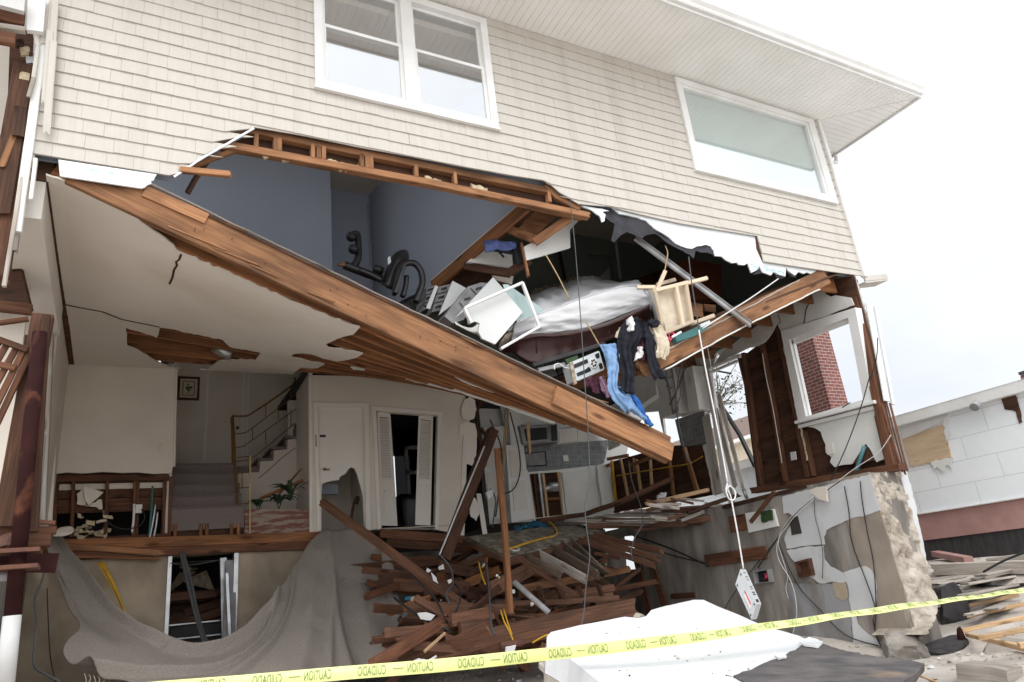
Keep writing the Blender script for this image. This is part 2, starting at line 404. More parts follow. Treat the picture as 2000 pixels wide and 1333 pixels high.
M['doorp'] = mat('door_paint', (.76, .72, .66), (.70, .66, .60), 1.5, .5)
M['cab'] = mat('cabinet_paint', (.80, .80, .78), (.73, .73, .70), 2, .5, c3=(.52, .48, .42), sc3=1.5, p3=(.62, .8))
M['blue'] = mat('slate_blue_paint', (.42, .47, .56), (.40, .45, .54), 1.0, .8)
M['green'] = mat('dark_green_paint', (.25, .29, .26), (.23, .27, .24), 1.0, .8)
M['wood'] = wood('orange_fir', (.41, .205, .10), (.25, .118, .058), (.10, .05, .028), .95)
M['joist'] = wood('joist_fir', (.36, .16, .07), (.20, .085, .038), (.05, .025, .015), .6)
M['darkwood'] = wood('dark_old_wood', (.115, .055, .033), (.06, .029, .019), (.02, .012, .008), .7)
M['midwood'] = wood('brown_wood', (.185, .082, .045), (.095, .042, .026), (.03, .018, .012), .6)
M['rubwood'] = wood('wet_lumber', (.20, .098, .06), (.105, .052, .034), (.03, .02, .015), .6)
M['pale'] = wood('pale_pine', (.68, .47, .28), (.50, .32, .17), (.25, .15, .08), .4)
M['palew'] = wood('bleached_pine', (.74, .62, .48), (.62, .49, .35), (.4, .3, .2), .3)
M['graywood'] = wood('weathered_plank', (.52, .47, .42), (.35, .31, .27), (.16, .13, .11), .6)
M['whitewood'] = wood('painted_board', (.62, .60, .55), (.50, .46, .40), (.20, .13, .09), .7)
M['ply'] = wood('plywood', (.86, .66, .46), (.76, .56, .37), (.35, .22, .12), .4, grain=.4)
M['subfloor'] = wood('old_subfloor', (.24, .18, .135), (.14, .105, .08), (.05, .045, .04), .8)
M['conc'] = mat('concrete', (.47, .385, .285), (.30, .24, .175), 2.2, .85, .25, 18, (1, 1, .8), c3=(.19, .165, .14), sc3=.9, p3=(.50, .78))
M['concdark'] = mat('damp_concrete', (.35, .32, .285), (.20, .18, .16), 3.0, .8, .35, 16, (1, 1.6, .4), c3=(.085, .078, .07), sc3=1.1, p3=(.46, .72))
M['concrough'] = mat('broken_concrete', (.50, .45, .385), (.33, .285, .235), 7, .95, 1.0, 14, c3=(.22, .17, .13), sc3=3, p3=(.55, .75))
M['whitepaint'] = mat('peeling_white_paint', (.62, .63, .64), (.54, .55, .56), 2.0, .7, .1, 20, c3=(.38, .33, .28), sc3=1.5, p3=(.6, .8))
M['slabwhite'] = mat('white_membrane', (.70, .71, .73), (.63, .64, .66), 2, .7, .2, 30, c3=(.46, .40, .35), sc3=2.2, p3=(.64, .80))
M['felt'] = mat('torn_felt', (.13, .115, .11), (.06, .057, .06), 3, .8, .3, 30, (1, 3, 1), c3=(.24, .17, .12), sc3=2, p3=(.58, .75))
M['carpet'] = mat('taupe_carpet', (.33, .292, .26), (.262, .23, .204), 75, .97, .7, 75, detail=2, spec=.05, c3=(.22, .19, .17), sc3=5, p3=(.66, .80))
M['staircarpet'] = mat('stair_carpet', (.235, .195, .185), (.185, .155, .145), 90, .97, .6, 150, detail=2, spec=.05)
M['primer'] = mat('red_primer_steel', (.036, .012, .011), (.022, .008, .008), 5, .85, .1, 20, spec=.1, c3=(.18, .07, .04), sc3=3)
M['iron'] = mat('rusty_iron', (.16, .07, .045), (.09, .045, .035), 9, .8, .3, 30)
M['white'] = mat('white_enamel', (.62, .62, .61), (.52, .52, .51), 3, .4)
M['metal'] = mat('galvanized', (.50, .50, .50), (.36, .36, .36), 6, .35, .05, 20, metal=.8)
M['graymetal'] = mat('gray_metal', (.34, .34, .35), (.22, .21, .21), 5, .5, .05, 20, c3=(.20, .13, .09), sc3=2.5, p3=(.6, .75))
M['silver'] = mat('silver_plastic', (.62, .65, .67), (.55, .58, .60), 4, .4)
M['black'] = mat('black_plastic', (.016, .016, .018), (.012, .012, .013), 5, .4, spec=.5)
M['rubber'] = mat('black_cable', (.03, .03, .032), (.022, .022, .024), 5, .6)
M['greycable'] = mat('grey_cable', (.09, .09, .095), (.07, .07, .075), 5, .6)
M['ropew'] = mat('white_rope', (.74, .73, .72), (.62, .61, .60), 40, .8)
M['yellow'] = mat('yellow_cable', (.62, .36, .03), (.5, .27, .02), 9, .6)
M['tan'] = mat('tan_cord', (.50, .36, .20), (.4, .28, .15), 9, .8)
M['fabric'] = mat('white_sheet', (.66, .66, .67), (.60, .60, .61), 2.5, .9, .1, 90, c3=(.5, .44, .36), sc3=1.1, p3=(.68, .85))
M['quilt'] = mat('dirty_quilt', (.50, .43, .35), (.25, .19, .14), 18, .95, .4, 40)
M['leather'] = mat('brown_leather', (.050, .017, .014), (.036, .012, .010), 6, .38, .08, 60, spec=.5)
M['navy'] = mat('navy_cloth', (.018, .019, .028), (.012, .012, .018), 12, .95, .2, 120)
M['jean'] = mat('blue_denim', (.22, .36, .58), (.16, .28, .48), 9, .9, .2, 160)
M['royal'] = mat('royal_blue_cloth', (.03, .13, .42), (.02, .09, .32), 9, .9, .1, 90)
M['cream'] = mat('cream_cloth', (.66, .58, .46), (.55, .47, .36), 9, .95, .2, 90)
M['plum'] = mat('plum_cloth', (.09, .03, .05), (.06, .02, .035), 9, .95, .2, 90)
M['lilac'] = mat('lilac_cloth', (.36, .22, .31), (.28, .16, .24), 9, .95, .2, 90)
M['teal'] = mat('teal_box', (.05, .17, .17), (.04, .13, .13), 5, .5)
M['pink'] = mat('pink_plastic', (.65, .07, .13), None, 5, .5)
M['paneltop'] = mat('white_melamine', (.66, .67, .66), (.62, .63, .62), 2, .35)
M['glassy'] = mat('teal_glass', (.36, .46, .46), (.33, .43, .43), 1, .1, spec=.6)
M['brass'] = mat('brass', (.24, .13, .045), (.17, .09, .03), 6, .4, metal=.3)
M['tile'] = None
M['cherry'] = mat('cherry_wood', (.13, .04, .02), (.09, .028, .014), 3, .4, stretch=(1, 1, 6))
M['tapey'] = mat('caution_yellow', (.68, .72, .27), (.64, .68, .24), 3, .3, spec=.5)
M['ink'] = mat('tape_print', (.22, .28, .10), (.18, .24, .08), 3, .5)
M['sand'] = mat('sand_ground', (.58, .53, .48), (.43, .39, .35), 2.5, .95, .5, 24, c3=(.25, .225, .20), sc3=.8, p3=(.5, .78))
M['leaf'] = mat('plant_leaf', (.045, .085, .035), (.03, .055, .025), 9, .6)
M['brickred'] = mat('red_masonry', (.42, .25, .225), (.36, .205, .185), 3, .85, .2, 12)
M['charcoal'] = mat('charred_board', (.055, .05, .052), (.035, .033, .035), 4, .8, .2, 20, (1, 4, 1))
M['blueplastic'] = mat('blue_tarp', (.02, .13, .22), (.015, .09, .16), 8, .5)
M['papers'] = mat('paper', (.66, .66, .66), (.55, .55, .54), 8, .8)
M['insul'] = mat('torn_insulation', (.60, .50, .34), (.34, .27, .18), 14, .95, .6, 30)
M['dark'] = mat('dark_room_tone', (.05, .045, .042), (.04, .036, .034), 2, .9)  # even near-black colour, makes the rooms behind read dark
def brick_mat(name, c1, c2, mortar, sc, bw=.5, rh=.25, off=.5, rot=None, coord='Object', msize=.02, vr=(.7, 1.25)):
    m, t, b = base_mat(name); n = t.nodes.new; l = t.links.new
    tc = n('ShaderNodeTexCoord'); br = n('ShaderNodeTexBrick'); mp = n('ShaderNodeMapping')
    if rot: mp.inputs['Rotation'].default_value = rot
    l(tc.outputs[coord], mp.inputs['Vector']); l(mp.outputs['Vector'], br.inputs['Vector'])
    br.inputs['Scale'].default_value = sc; br.inputs['Brick Width'].default_value = bw; br.inputs['Row Height'].default_value = rh; br.offset = off
    br.inputs['Color1'].default_value = (*c1, 1); br.inputs['Color2'].default_value = (*c2, 1); br.inputs['Mortar'].default_value = (*mortar, 1); br.inputs['Mortar Size'].default_value = msize
    nz = n('ShaderNodeTexNoise'); nz.inputs['Scale'].default_value = 7; nz.inputs['Detail'].default_value = 6; l(tc.outputs['Object'], nz.inputs['Vector'])
    mr = n('ShaderNodeMapRange'); mr.inputs['To Min'].default_value = vr[0]; mr.inputs['To Max'].default_value = vr[1]; l(nz.outputs['Fac'], mr.inputs['Value'])
    hv = n('ShaderNodeHueSaturation'); l(mr.outputs['Result'], hv.inputs['Value']); l(br.outputs['Color'], hv.inputs['Color']); l(hv.outputs['Color'], b.inputs['Base Color'])
    b.inputs['Roughness'].default_value = .8
    bp = n('ShaderNodeBump'); bp.inputs['Strength'].default_value = .4; bp.inputs['Distance'].default_value = .01; bp.invert = True; l(br.outputs['Fac'], bp.inputs['Height']); l(bp.outputs['Normal'], b.inputs['Normal'])
    return m
M['brick'] = brick_mat('brick', (.23, .075, .06), (.16, .05, .042), (.42, .37, .34), 1.0, .21, .075, coord='UV', msize=.006)
M['tile'] = brick_mat('slate_tile', (.24, .255, .27), (.17, .18, .19), (.33, .33, .32), 1.0, .1, .1, 0.0, coord='UV', msize=.004)
M['board'] = brick_mat('foam_sheathing_joint', (.86, .89, .91), (.84, .875, .90), (.60, .63, .65), 1.0, 1.2, .42, .45, coord='UV', msize=.006, vr=(.95, 1.04))
def glass_mat(name, tint=.55, refl=.35):
    m, t, b = base_mat(name); n = t.nodes.new; l = t.links.new
    d = n('ShaderNodeBsdfTransparent'); d.inputs['Color'].default_value = (tint, tint, tint, 1); g = n('ShaderNodeBsdfGlossy'); g.inputs['Roughness'].default_value = .015
    g.inputs['Color'].default_value = (.93, .95, .97, 1)
    x = n('ShaderNodeMixShader'); x.inputs['Fac'].default_value = refl; l(d.outputs[0], x.inputs[1]); l(g.outputs[0], x.inputs[2])
    l(x.outputs[0], t.nodes['Material Output'].inputs['Surface']); return m
M['glassd'] = glass_mat('window_glass', 1.0, .30)
M['glassg'] = M['glassd']
M['blind'] = mat('green_gray_blind', (.62, .74, .70), (.60, .71, .67), 2, .9)
M['sheer'] = glass_mat('sheer_curtain', .12, .06)

# ================================================================== GROUND AND SURROUNDINGS
mb = MB(); xs = [-300, -120, -50, -20, -10] + [-6 + .2 * i for i in range(126)] + [22, 30, 60, 140, 300]; ys = [-60, -20, -10] + [-6 + .2 * i for i in range(86)] + [13, 18, 40, 120, 300]
V = [(x, y, ground_z(x, y)) for y in ys for x in xs]; nx = len(xs)
F = [[j * nx + i, j * nx + i + 1, (j + 1) * nx + i + 1, (j + 1) * nx + i] for j in range(len(ys) - 1) for i in range(nx - 1)]
obj('ground', V, F, M['sand'], None, None, True, kind='structure')

# ================================================================== THE HOUSE
H = thing('beach_house', 'storm wrecked beige shingle house with its ground floor front torn open', 'house', (4.5, 2.5, 0))
X0, X1 = -.87, 10.24; ZS = 8.17; EXPO = .153
sid_px = [(62, 302), (330, 345), (345, 341), (372, 322), (400, 305), (495, 250), (600, 268), (700, 289), (800, 307), (900, 327), (1000, 345), (1060, 354), (1076, 363), (1092, 378), (1130, 400), (1190, 405), (1245, 419), (1330, 438), (1478, 462), (1480, 488), (1491, 512), (1600, 529), (1688, 541)]
sid = [(aY(p, 0).x, aY(p, 0).z) for p in sid_px]; sid[0] = (X0, sid[0][1]); sid[-1] = (X1, sid[-1][1])
def zmin(x):
    for i in range(len(sid) - 1):
        if sid[i][0] <= x <= sid[i + 1][0]:
            t = (x - sid[i][0]) / max(1e-6, sid[i + 1][0] - sid[i][0]); return sid[i][1] + t * (sid[i + 1][1] - sid[i][1])
    return sid[0][1] if x < sid[0][0] else sid[-1][1]
W1 = (1.56, 3.80, 6.38, 8.10); W2 = (7.00, 10.03, 6.48, 8.13)
def shakes(mb, g):
    brk = [s[0] for s in sid] + [W1[0], W1[1], W2[0], W2[1]]
    z = 4.97 - EXPO * 2; row = 0
    while z < ZS:
        x = X0 - g.uniform(0, .15)
        while x < X1:
            wd = g.uniform(.15, .25); xa, xb = max(x + .0007, X0), min(x + wd - .0007, X1); x += wd
            cuts = sorted([xa] + [b for b in brk if xa < b < xb] + [xb]); gz = g.uniform(-.003, .003); gy = g.uniform(-.002, .002)
            for a, b in zip(cuts[:-1], cuts[1:]):
                if b - a < .004: continue
                m = (a + b) / 2; za0 = zb0 = z + gz; zt = min(z + EXPO + .012, ZS)
                skip = False
                for W in (W1, W2):
                    if W[0] < m < W[1]:
                        if z + EXPO <= W[2]: zt = min(zt, W[2])
                        elif z >= W[3]: pass
                        elif z < W[2]: zt = W[2]
                        elif zt > W[3] and z < W[3]: za0 = zb0 = W[3]
                        else: skip = True
                if skip: continue
                za = max(za0, zmin(a + 1e-4)); zb = max(zb0, zmin(b - 1e-4))
                if za >= zt - .003 and zb >= zt - .003: continue
                za = min(za, zt - .002); zb = min(zb, zt - .002)
                yf = lambda q: -.026 + .015 * min(1, max(0, (q - z) / EXPO)) + gy
                v = [(a, yf(za), za), (b, yf(zb), zb), (b, yf(zt), zt), (a, yf(zt), zt), (a, .0, za), (b, .0, zb), (b, .0, zt), (a, .0, zt)]
                mb.add(v, [(0, 1, 2, 3), (4, 5, 1, 0), (1, 5, 6, 2), (4, 0, 3, 7)])
        z += EXPO; row += 1
    return mb
shakes(MB(), random.Random(3)).build('shingle_siding', M['siding'], H)
# sheathing behind the shakes (front face 4 mm behind them)
o2 = [(x, z + .03) for x, z in sid] + [(X1, ZS + .05), (X0, ZS + .05)]
h2 = [[(W[0] + .02, W[2] + .02), (W[1] - .02, W[2] + .02), (W[1] - .02, W[3] - .02), (W[0] + .02, W[3] - .02)] for W in (W1, W2)]
Vq, Fq = tri2d(o2, h2)
plate_map(MB(), Vq, Fq, lambda p: Vector((p.x, .004, p.y)), lambda p: Vector((p.x, .022, p.y))).build('sheathing', M['darkwood'], H)
plate_map(MB(), Vq, Fq, lambda p: Vector((p.x, .115, p.y)), lambda p: Vector((p.x, .13, p.y))).build('wall_lining', M['blue'], H)
# white edge along the torn diagonal
dd = [aY(p, -.018) for p in ((340, 346), (358, 334), (372, 325), (386, 315), (400, 306), (450, 278), (496, 251))]
for a, b in zip(dd[:-1], dd[1:]): LB('torn_edge_strip', [a, b], .022, .014, M['foam'], H, up=(0, -1, 0))
# corner boards
LB('corner_trim', [(X1 + .01, -.02, 5.16), (X1 + .01, -.02, ZS)], .075, .075, M['trim'], H, up=(0, 1, 0))
LB('corner_trim', [(X0 - .03, -.02, 4.2), (X0 - .03, -.02, ZS)], .07, .07, M['trim'], H, up=(0, 1, 0))
# foam board left hanging under the shingles
f1 = [(114, 312), (306, 341), (303, 345), (300, 352), (294, 354), (296, 359), (288, 361), (283, 366), (276, 368), (262, 366), (117, 344)]
fo = PR('foam_board', [aY(p, -.028) for p in f1], .018, M['foam'], H)
fp = [(66, 308), (104, 311), (84, 306), (100, 313), (92, 318), (66, 316)]
f2 = [(1186, 396), (1245, 410), (1330, 428), (1486, 454), (1500, 508), (1600, 522), (1602, 530), (1597, 536), (1590, 538), (1576, 532), (1570, 535), (1560, 531), (1553, 538), (1541, 530), (1535, 523), (1534, 540), (1520, 536), (1511, 531), (1506, 538), (1490, 532), (1483, 519), (1480, 527), (1468, 533), (1461, 514), (1454, 518), (1443, 517), (1440, 513), (1430, 514), (1418, 508), (1410, 501), (1397, 500), (1389, 482), (1380, 478), (1362, 481), (1352, 486), (1342, 485), (1320, 476), (1302, 460), (1278, 446), (1262, 431), (1236, 423), (1210, 418)]
fb = PR('foam_board', [aY(p, .024) for p in rag(f2, .8, 8, 5)], .022, M['foam'], H)
fb2 = PR('foam_board', [aY(p, .02) for p in rag([(1136, 402), (1176, 408), (1190, 412), (1176, 414), (1183, 420), (1181, 432), (1176, 434), (1172, 422), (1158, 412)], 1, 6, 6)], .02, M['foam'], H)
def put_text(s, p0, p1, hpx, Y, mt, parent, name='lettering'):
    a = aY(p0, Y); b = aY(p1, Y); h = (aY((p0[0], p0[1] - hpx), Y) - a).length
    V, F = text_mesh(s); x1 = max(v.x for v in V); u = (b - a); up = Vector((0, 0, 1))
    return obj(name, [a + u * (v.x / x1) + up * (v.y / .7 * h) for v in V], F, mt, parent)
put_text('Tra', (1467, 525), (1481, 527), 9, .021, M['foamink'], fb)
put_text('Sheltery', (1494, 529), (1533, 537), 9, .021, M['foamink'], fb)
put_text('RIGID', (176, 334), (192, 337), 5, -.031, M['foamink'], fo)
put_text('o', (213, 340), (222, 342), 7, -.031, M['foamink'], fo)
# tar paper curling out from under the foam
t1 = [(1148, 404), (1170, 405), (1190, 409), (1218, 424), (1236, 422), (1254, 431), (1278, 445), (1306, 462), (1320, 477), (1342, 486), (1376, 476), (1390, 482), (1392, 500), (1380, 494), (1370, 493), (1358, 490), (1354, 506), (1344, 500), (1322, 489), (1304, 478), (1294, 468), (1286, 460), (1278, 457), (1266, 459), (1258, 462), (1252, 468), (1238, 463), (1230, 458), (1224, 454), (1210, 462), (1198, 475), (1192, 472), (1200, 438), (1186, 428), (1162, 418)]
q = [aY(p, .05) for p in rag(t1, .8, 8, 9)]
mb = MB(); V2, F2 = tri2d([(p.x, p.z) for p in q], step=.06)
cz = lambda p: .05 - .10 * max(0, (5.42 - .052 * (p.x - 4.9) - p.y)) * (1 + .6 * math.sin(p.x * 9)) + .03 * fbm((p.x, p.y, 0), 4)
plate_map(mb, V2, F2, lambda p: Vector((p.x, cz(p), p.y)), lambda p: Vector((p.x, cz(p) + .004, p.y))).build('tar_paper', M['tar'], H)
for k, tp in enumerate(([(1480, 517), (1490, 527), (1492, 532), (1484, 535), (1470, 537), (1481, 528)], [(1510, 528), (1518, 535), (1534, 541), (1527, 545), (1516, 542)], [(1534, 522), (1543, 531), (1556, 538), (1554, 542), (1546, 541), (1538, 534)], [(1575, 530), (1588, 540), (1602, 539), (1602, 544), (1590, 546)])):
    PR('tar_paper', [aY(p, .055) for p in tp], .006, M['tar'], H)

# ---- windows
def window(W, sashes, glass, blind=False):
    x0, x1, z0, z1 = W
    fr = MB(); c = .095; yf = -.055
    for a, b in (((x0, yf, z0), (x0 + c, .06, z1)), ((x1 - c, yf, z0), (x1, .06, z1)), ((x0 + c, yf, z0), (x1 - c, .06, z0 + .085)), ((x0 + c, yf, z1 - .10), (x1 - c, .06, z1))): box(fr, a, b)
    box(fr, (x0 - .012, yf - .014, z0 - .03), (x1 + .012, .0, z0))
    for i in range(1, sashes):
        xm = x0 + (x1 - x0) * i / sashes; box(fr, (xm - .075, yf - .002, z0 + .085), (xm + .075, .06, z1 - .10))
    f = fr.build('window', M['trim'], H)
    for i in range(sashes):
        a = x0 + (x1 - x0) * i / sashes + (c if i == 0 else .075); b = x0 + (x1 - x0) * (i + 1) / sashes - (c if i == sashes - 1 else .075)
        za, zb = z0 + .085, z1 - .10
        if sashes == 1:
            m = MB(); s = .05
            for p, q_ in (((a, -.03, za), (a + s, .05, zb)), ((b - s, -.03, za), (b, .05, zb)), ((a + s, -.03, za), (b - s, .05, za + s)), ((a + s, -.03, zb - s), (b - s, .05, zb))): box(m, p, q_)
            m.build('sash', M['trim'], f); BX('pane', (a + s, .012, za + s), (b - s, .018, zb - s), glass, f)
        else:
            zm = za + (zb - za) * .53
            for (u0, u1, y) in ((zm - .012, zb, .012), (za, zm + .028, -.022)):
                m = MB(); s = .042
                for p, q_ in (((a, y, u0), (a + s, y + .032, u1)), ((b - s, y, u0), (b, y + .032, u1)), ((a + s, y, u0), (b - s, y + .032, u0 + s)), ((a + s, y, u1 - s), (b - s, y + .032, u1))): box(m, p, q_)
                m.build('sash', M['trim'], f); BX('pane', (a + s, y + .014, u0 + s), (b - s, y + .02, u1 - s), glass, f)
    return f
window(W1, 2, M['glassd']); wb = window(W2, 1, M['glassg'])
BX('roller_blind', (W2[0] + .1, .05, W2[2] + .1), (W2[1] - .1, .055, W2[3] - .1), M['blind'], wb)
LB('window_casing', [(10.075, -.02, 6.46), (10.075, -.02, 8.15)], .07, .05, M['trim'], H, up=(0, 1, 0))

# ---- eave : ribbed soffit, fascia, gutter, roof
OV = 1.12; XE = 11.47; ZSF = ZS + .004
mb = MB(); x = -3.0
while x < XE - .02:                                # front eave ribs run across the overhang; mitred at the corner
    for k in range(2):
        xa = x + k * .1025; xb = min(xa + .0965, XE - .02); zz = ZSF + .0
        mt_ = lambda q: -.005 if q < X1 + .01 else -.005 - (q - X1) * (OV / (XE - X1))
        v = [(xa, -OV, zz), (xb, -OV, zz), (xb, max(-OV, mt_(xb)), zz), (xa, max(-OV, mt_(xa)), zz)]
        mb.add(v + [(p[0], p[1], zz + .007) for p in v], [(0, 3, 2, 1), (4, 5, 6, 7), (0, 1, 5, 4), (1, 2, 6, 5), (3, 0, 4, 7)])
    x += .205
mb.build('soffit', M['soffit'], H)
mb = MB(); y = -OV + .05
while y < 9.5:
    for k in range(2):
        ya = y + k * .1025; yb = ya + .0965
        mt_ = lambda q: X1 + .045 if q > -.03 else X1 + .012 + (-q) * ((XE - X1) / OV)
        xa, xa2 = mt_(ya), mt_(yb)
        if xa < XE - .05:
            v = [(xa, ya, ZSF), (XE - .02, ya, ZSF), (XE - .02, yb, ZSF), (xa2, yb, ZSF)]
            mb.add(v + [(p[0], p[1], ZSF + .007) for p in v], [(0, 3, 2, 1), (4, 5, 6, 7), (0, 1, 5, 4), (1, 2, 6, 5), (2, 3, 7, 6), (3, 0, 4, 7)])
    y += .205
mb.build('soffit', M['soffit'], H)
BX('soffit_backing', (-3, -OV, ZSF + .008), (XE, 9.6, ZSF + .03), M['soffit'], H)
mb = MB(); box(mb, (-3, -OV - .03, ZSF - .03), (XE + .03, -OV - .002, ZSF + .18)); box(mb, (XE + .002, -OV, ZSF - .03), (XE + .03, 9.6, ZSF + .18)); mb.build('fascia', M['trim'], H)
# K-profile gutter along the front
prof = [(-.032, .02), (-.075, .02), (-.09, .05), (-.085, .075), (-.125, .125), (-.125, .155), (-.115, .155), (-.11, .135), (-.04, .135), (-.032, .155)]
mb = MB(); n = len(prof); v = [(-3, -OV + a, ZSF + b) for a, b in prof] + [(XE + .05, -OV + a, ZSF + b) for a, b in prof]
mb.add(v, [[i, (i + 1) % n, n + (i + 1) % n, n + i] for i in range(n)] + [list(range(n))[::-1], list(range(n, 2 * n))]).build('gutter', M['trim'], H)
TB('downspout', [(XE - .02, .58, ZSF - .03), (XE - .02, .6, ZSF - .15), (XE - .1, .62, ZSF - .20), (X1 + .12, .7, ZSF - .30), (X1 + .06, .72, ZSF - .36)], .035, M['trim'], H, sm=3)
mb = MB(); mb.add([(-3, -OV - .06, 8.36), (XE + .06, -OV - .06, 8.36), (XE + .06, 9.6, 8.36), (-3, 9.6, 8.36), (-3, 4.2, 10.2), (XE - 5, 4.2, 10.2)], [(0, 1, 5, 4), (1, 2, 5), (2, 3, 4, 5), (0, 4, 3), (0, 3, 2, 1)]); mb.build('roof', M['charcoal'], H)

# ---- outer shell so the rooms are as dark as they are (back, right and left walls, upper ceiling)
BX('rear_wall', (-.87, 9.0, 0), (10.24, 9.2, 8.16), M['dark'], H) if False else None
Vq, Fq = tri2d([(-.87, 2.1), (10.24, 2.1), (10.24, 8.16), (-.87, 8.16)], [[(5.35, 3.0), (5.85, 3.0), (5.85, 4.3), (5.35, 4.3)], [(8.3, 5.45), (9.0, 5.45), (9.0, 6.6), (8.3, 6.6)], [(.2, 5.6), (1.8, 5.6), (1.8, 7.2), (.2, 7.2)], [(4.6, 5.8), (6.4, 5.8), (6.4, 7.4), (4.6, 7.4)]])  # upper-storey openings are unseen, added to let daylight into the rooms
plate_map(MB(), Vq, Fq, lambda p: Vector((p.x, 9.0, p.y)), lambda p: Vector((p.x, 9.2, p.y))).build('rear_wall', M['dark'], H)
PR('side_wall', [(9.98, .16, 5.0), (9.98, 9, 5.0), (9.98, 9, 8.16), (9.98, .16, 8.16)], .22, M['green'], H)
PR('side_wall', [(-.74, .135, 5.16), (-.74, 9, 5.16), (-.74, 9, 8.16), (-.74, .135, 8.16)], .1, M['blue'], H, holes=[[(-.74, .5, 5.7), (-.74, 2.9, 5.7), (-.74, 2.9, 7.6), (-.74, .5, 7.6)]], udir=(0, 1, 0))  # unseen opening added to brighten the blue room
BX('upper_ceiling', (-.74, .135, 7.86), (9.98, 9.0, 7.95), M['plaster'], H)
# side shingles of the ground floor seen edge-on at the right corner
def side_shakes(mb):
    z = 2.35; g = random.Random(4)
    while z < 5.2:
        y = .0
        xo = 10.03 - .02 * 0
        while y < 2.2:
            wd = g.uniform(.15, .25); v = [(10.075 + g.uniform(-.004, .006), y, z), (10.075, y + wd - .004, z), (10.048, y + wd - .004, z + EXPO), (10.048, y, z + EXPO)]
            if z > 3.3 and not (z < 4.75 and y > .06):
                mb.add(v + [(10.03, p[1], p[2]) for p in v], [(0, 1, 2, 3), (4, 7, 6, 5), (0, 4, 5, 1), (1, 5, 6, 2), (3, 2, 6, 7), (0, 3, 7, 4)])
            y += wd
        z += EXPO
    return mb
side_shakes(MB()).build('shingle_siding', M['siding'], H)

# ================================================================== UPPER STOREY, SEEN THROUGH THE TEAR
# double header with cripple blocks behind the torn edge
zu = aY((600, 284), .06).z; zl0 = aY((645, 329), .06).z
LB('header_board', [(.86, .085, zu + .045), (4.55, .085, zu + .02)], .09, .085, M['wood'], H, up=(0, 0, 1), r1=.05)
LB('header_board', [(.45, .085, zl0 + .05), (2.9, .085, zl0 + .05), (4.98, .085, zl0 + .0)], .09, .085, M['wood'], H, r1=.12)
zb0, zb1 = zl0 + .095, zu + .003
for px_ in (500, 538, 546, 611, 622, 632, 706, 716, 724, 810, 884, 1060):
    xx = aY((px_, 300), .06).x; LB('cripple_block', [(xx, .08, zb0 - .01), (xx, .08, zb1 + .01)], .045, .085, M['wood'], H, up=(0, 1, 0))
BX('cavity_board', (.7, .135, zb0 - .02), (4.5, .15, zb1 + .02), M['darkwood'], H)
for k, (a, b) in enumerate(((506, 528), (534, 572), (580, 602), (640, 690), (698, 712), (830, 862), (920, 952))):
    q = [(a, 287 + (a - 500) * .17), (b, 291 + (b - 500) * .17), (b - 2, 302 + (b - 500) * .17), ((a + b) / 2, 306 + (b - 500) * .15), (a + 2, 296 + (a - 500) * .17)]
    PR('insulation_scrap', [aY(p, .07 + .01 * (k % 3)) for p in rag(q, 2.0, 5, 20 + k)], .03, M['insul'], H)
LB('header_board', [aY((1065, 362), .06), aY((1085, 385), .06), aY((1128, 408), .06)], .06, .09, M['wood'], H, r1=.05)
LB('splintered_stick', [aY((352, 332), -.01), aY((444, 341), -.12)], .05, .06, M['wood'], H, r1=.05)
LB('torn_stud', [aY((412, 305), .2), aY((380, 352), .25), aY((366, 378), .3)], .05, .04, M['darkwood'], H)
LB('header_board', [aY((345, 336), .1), aY((480, 287), .1)], .05, .05, M['wood'], H)
# room walls : slate blue
def wallpoly(name, pts, m, t=.1): return PR(name, pts, t, m, H)
YB = 3.25
a = aY((644, 300), YB); Xc = a.x
BX('blue_room_wall', (-.74, YB, 5.12), (Xc, YB + .12, 7.86), M['blue'], H)
YH = 4.15
BX('hall_end_wall', (Xc - .1, YH, 5.1), (4.2, YH + .1, 7.86), M['blue'], H)
mb = MB(); dA = aY((646, 403), YH - .03); dB = aY((720, 400), YH - .03)
box(mb, (dA.x, YH - .035, 5.2), (dB.x, YH - .002, dB.z)); dr = mb.build('hall_door', M['blue'], H)
TB('door_knob', [(dB.x - .1, YH - .04, 5.72), (dB.x - .1, YH - .09, 5.72)], .03, M['brass'], dr, sm=0)
TB('door_edge_trim', [(dB.x - .02, YH - .045, 4.6), (dB.x - .02, YH - .045, dB.z)], .012, M['blue'], dr, sm=0)
p1 = aY((1038, 393), .16); p2 = aX((846, 557), 3.80); p3 = aY((721, 374), YH - .02)
vu = Vector((0, 0, 1))
top1 = Vector((p1.x, p1.y, 7.86)); top2 = Vector((p3.x, YH, 7.86)); low2 = Vector((p3.x, YH, p2.z + .25))
mb = MB(); ths = Vector((.11, 0, 0))
v = [p1, p2, low2, top2, Vector((p2.x, p2.y, 7.86)), top1]
mb.add(v + [q + ths for q in v], [(0, 1, 4, 5), (1, 2, 3, 4), (6, 11, 10, 7), (7, 10, 9, 8), (0, 6, 7, 1), (0, 5, 11, 6), (5, 4, 10, 11)]); mb.build('partition_wall', M['blue'], H)
dn = (p2 - p1).normalized()
LB('base_plate', [p1 + Vector((.07, 0, -.02)), p2 + Vector((.07, 0, -.02))], .17, .05, M['darkwood'], H)
LB('baseboard', [p1 + Vector((-.015, 0, .04)), p2 + Vector((-.015, 0, .04))], .02, .10, M['trim'], H)
# room walls : dark green bedroom
PR('green_room_wall', [(4.1, 4.3, 5.0), (5.5, 4.3, 4.6), (6.2, 4.3, 4.5), (9.98, 4.3, 5.15), (9.98, 4.3, 7.86), (4.1, 4.3, 7.86)], .1, M['green'], H)
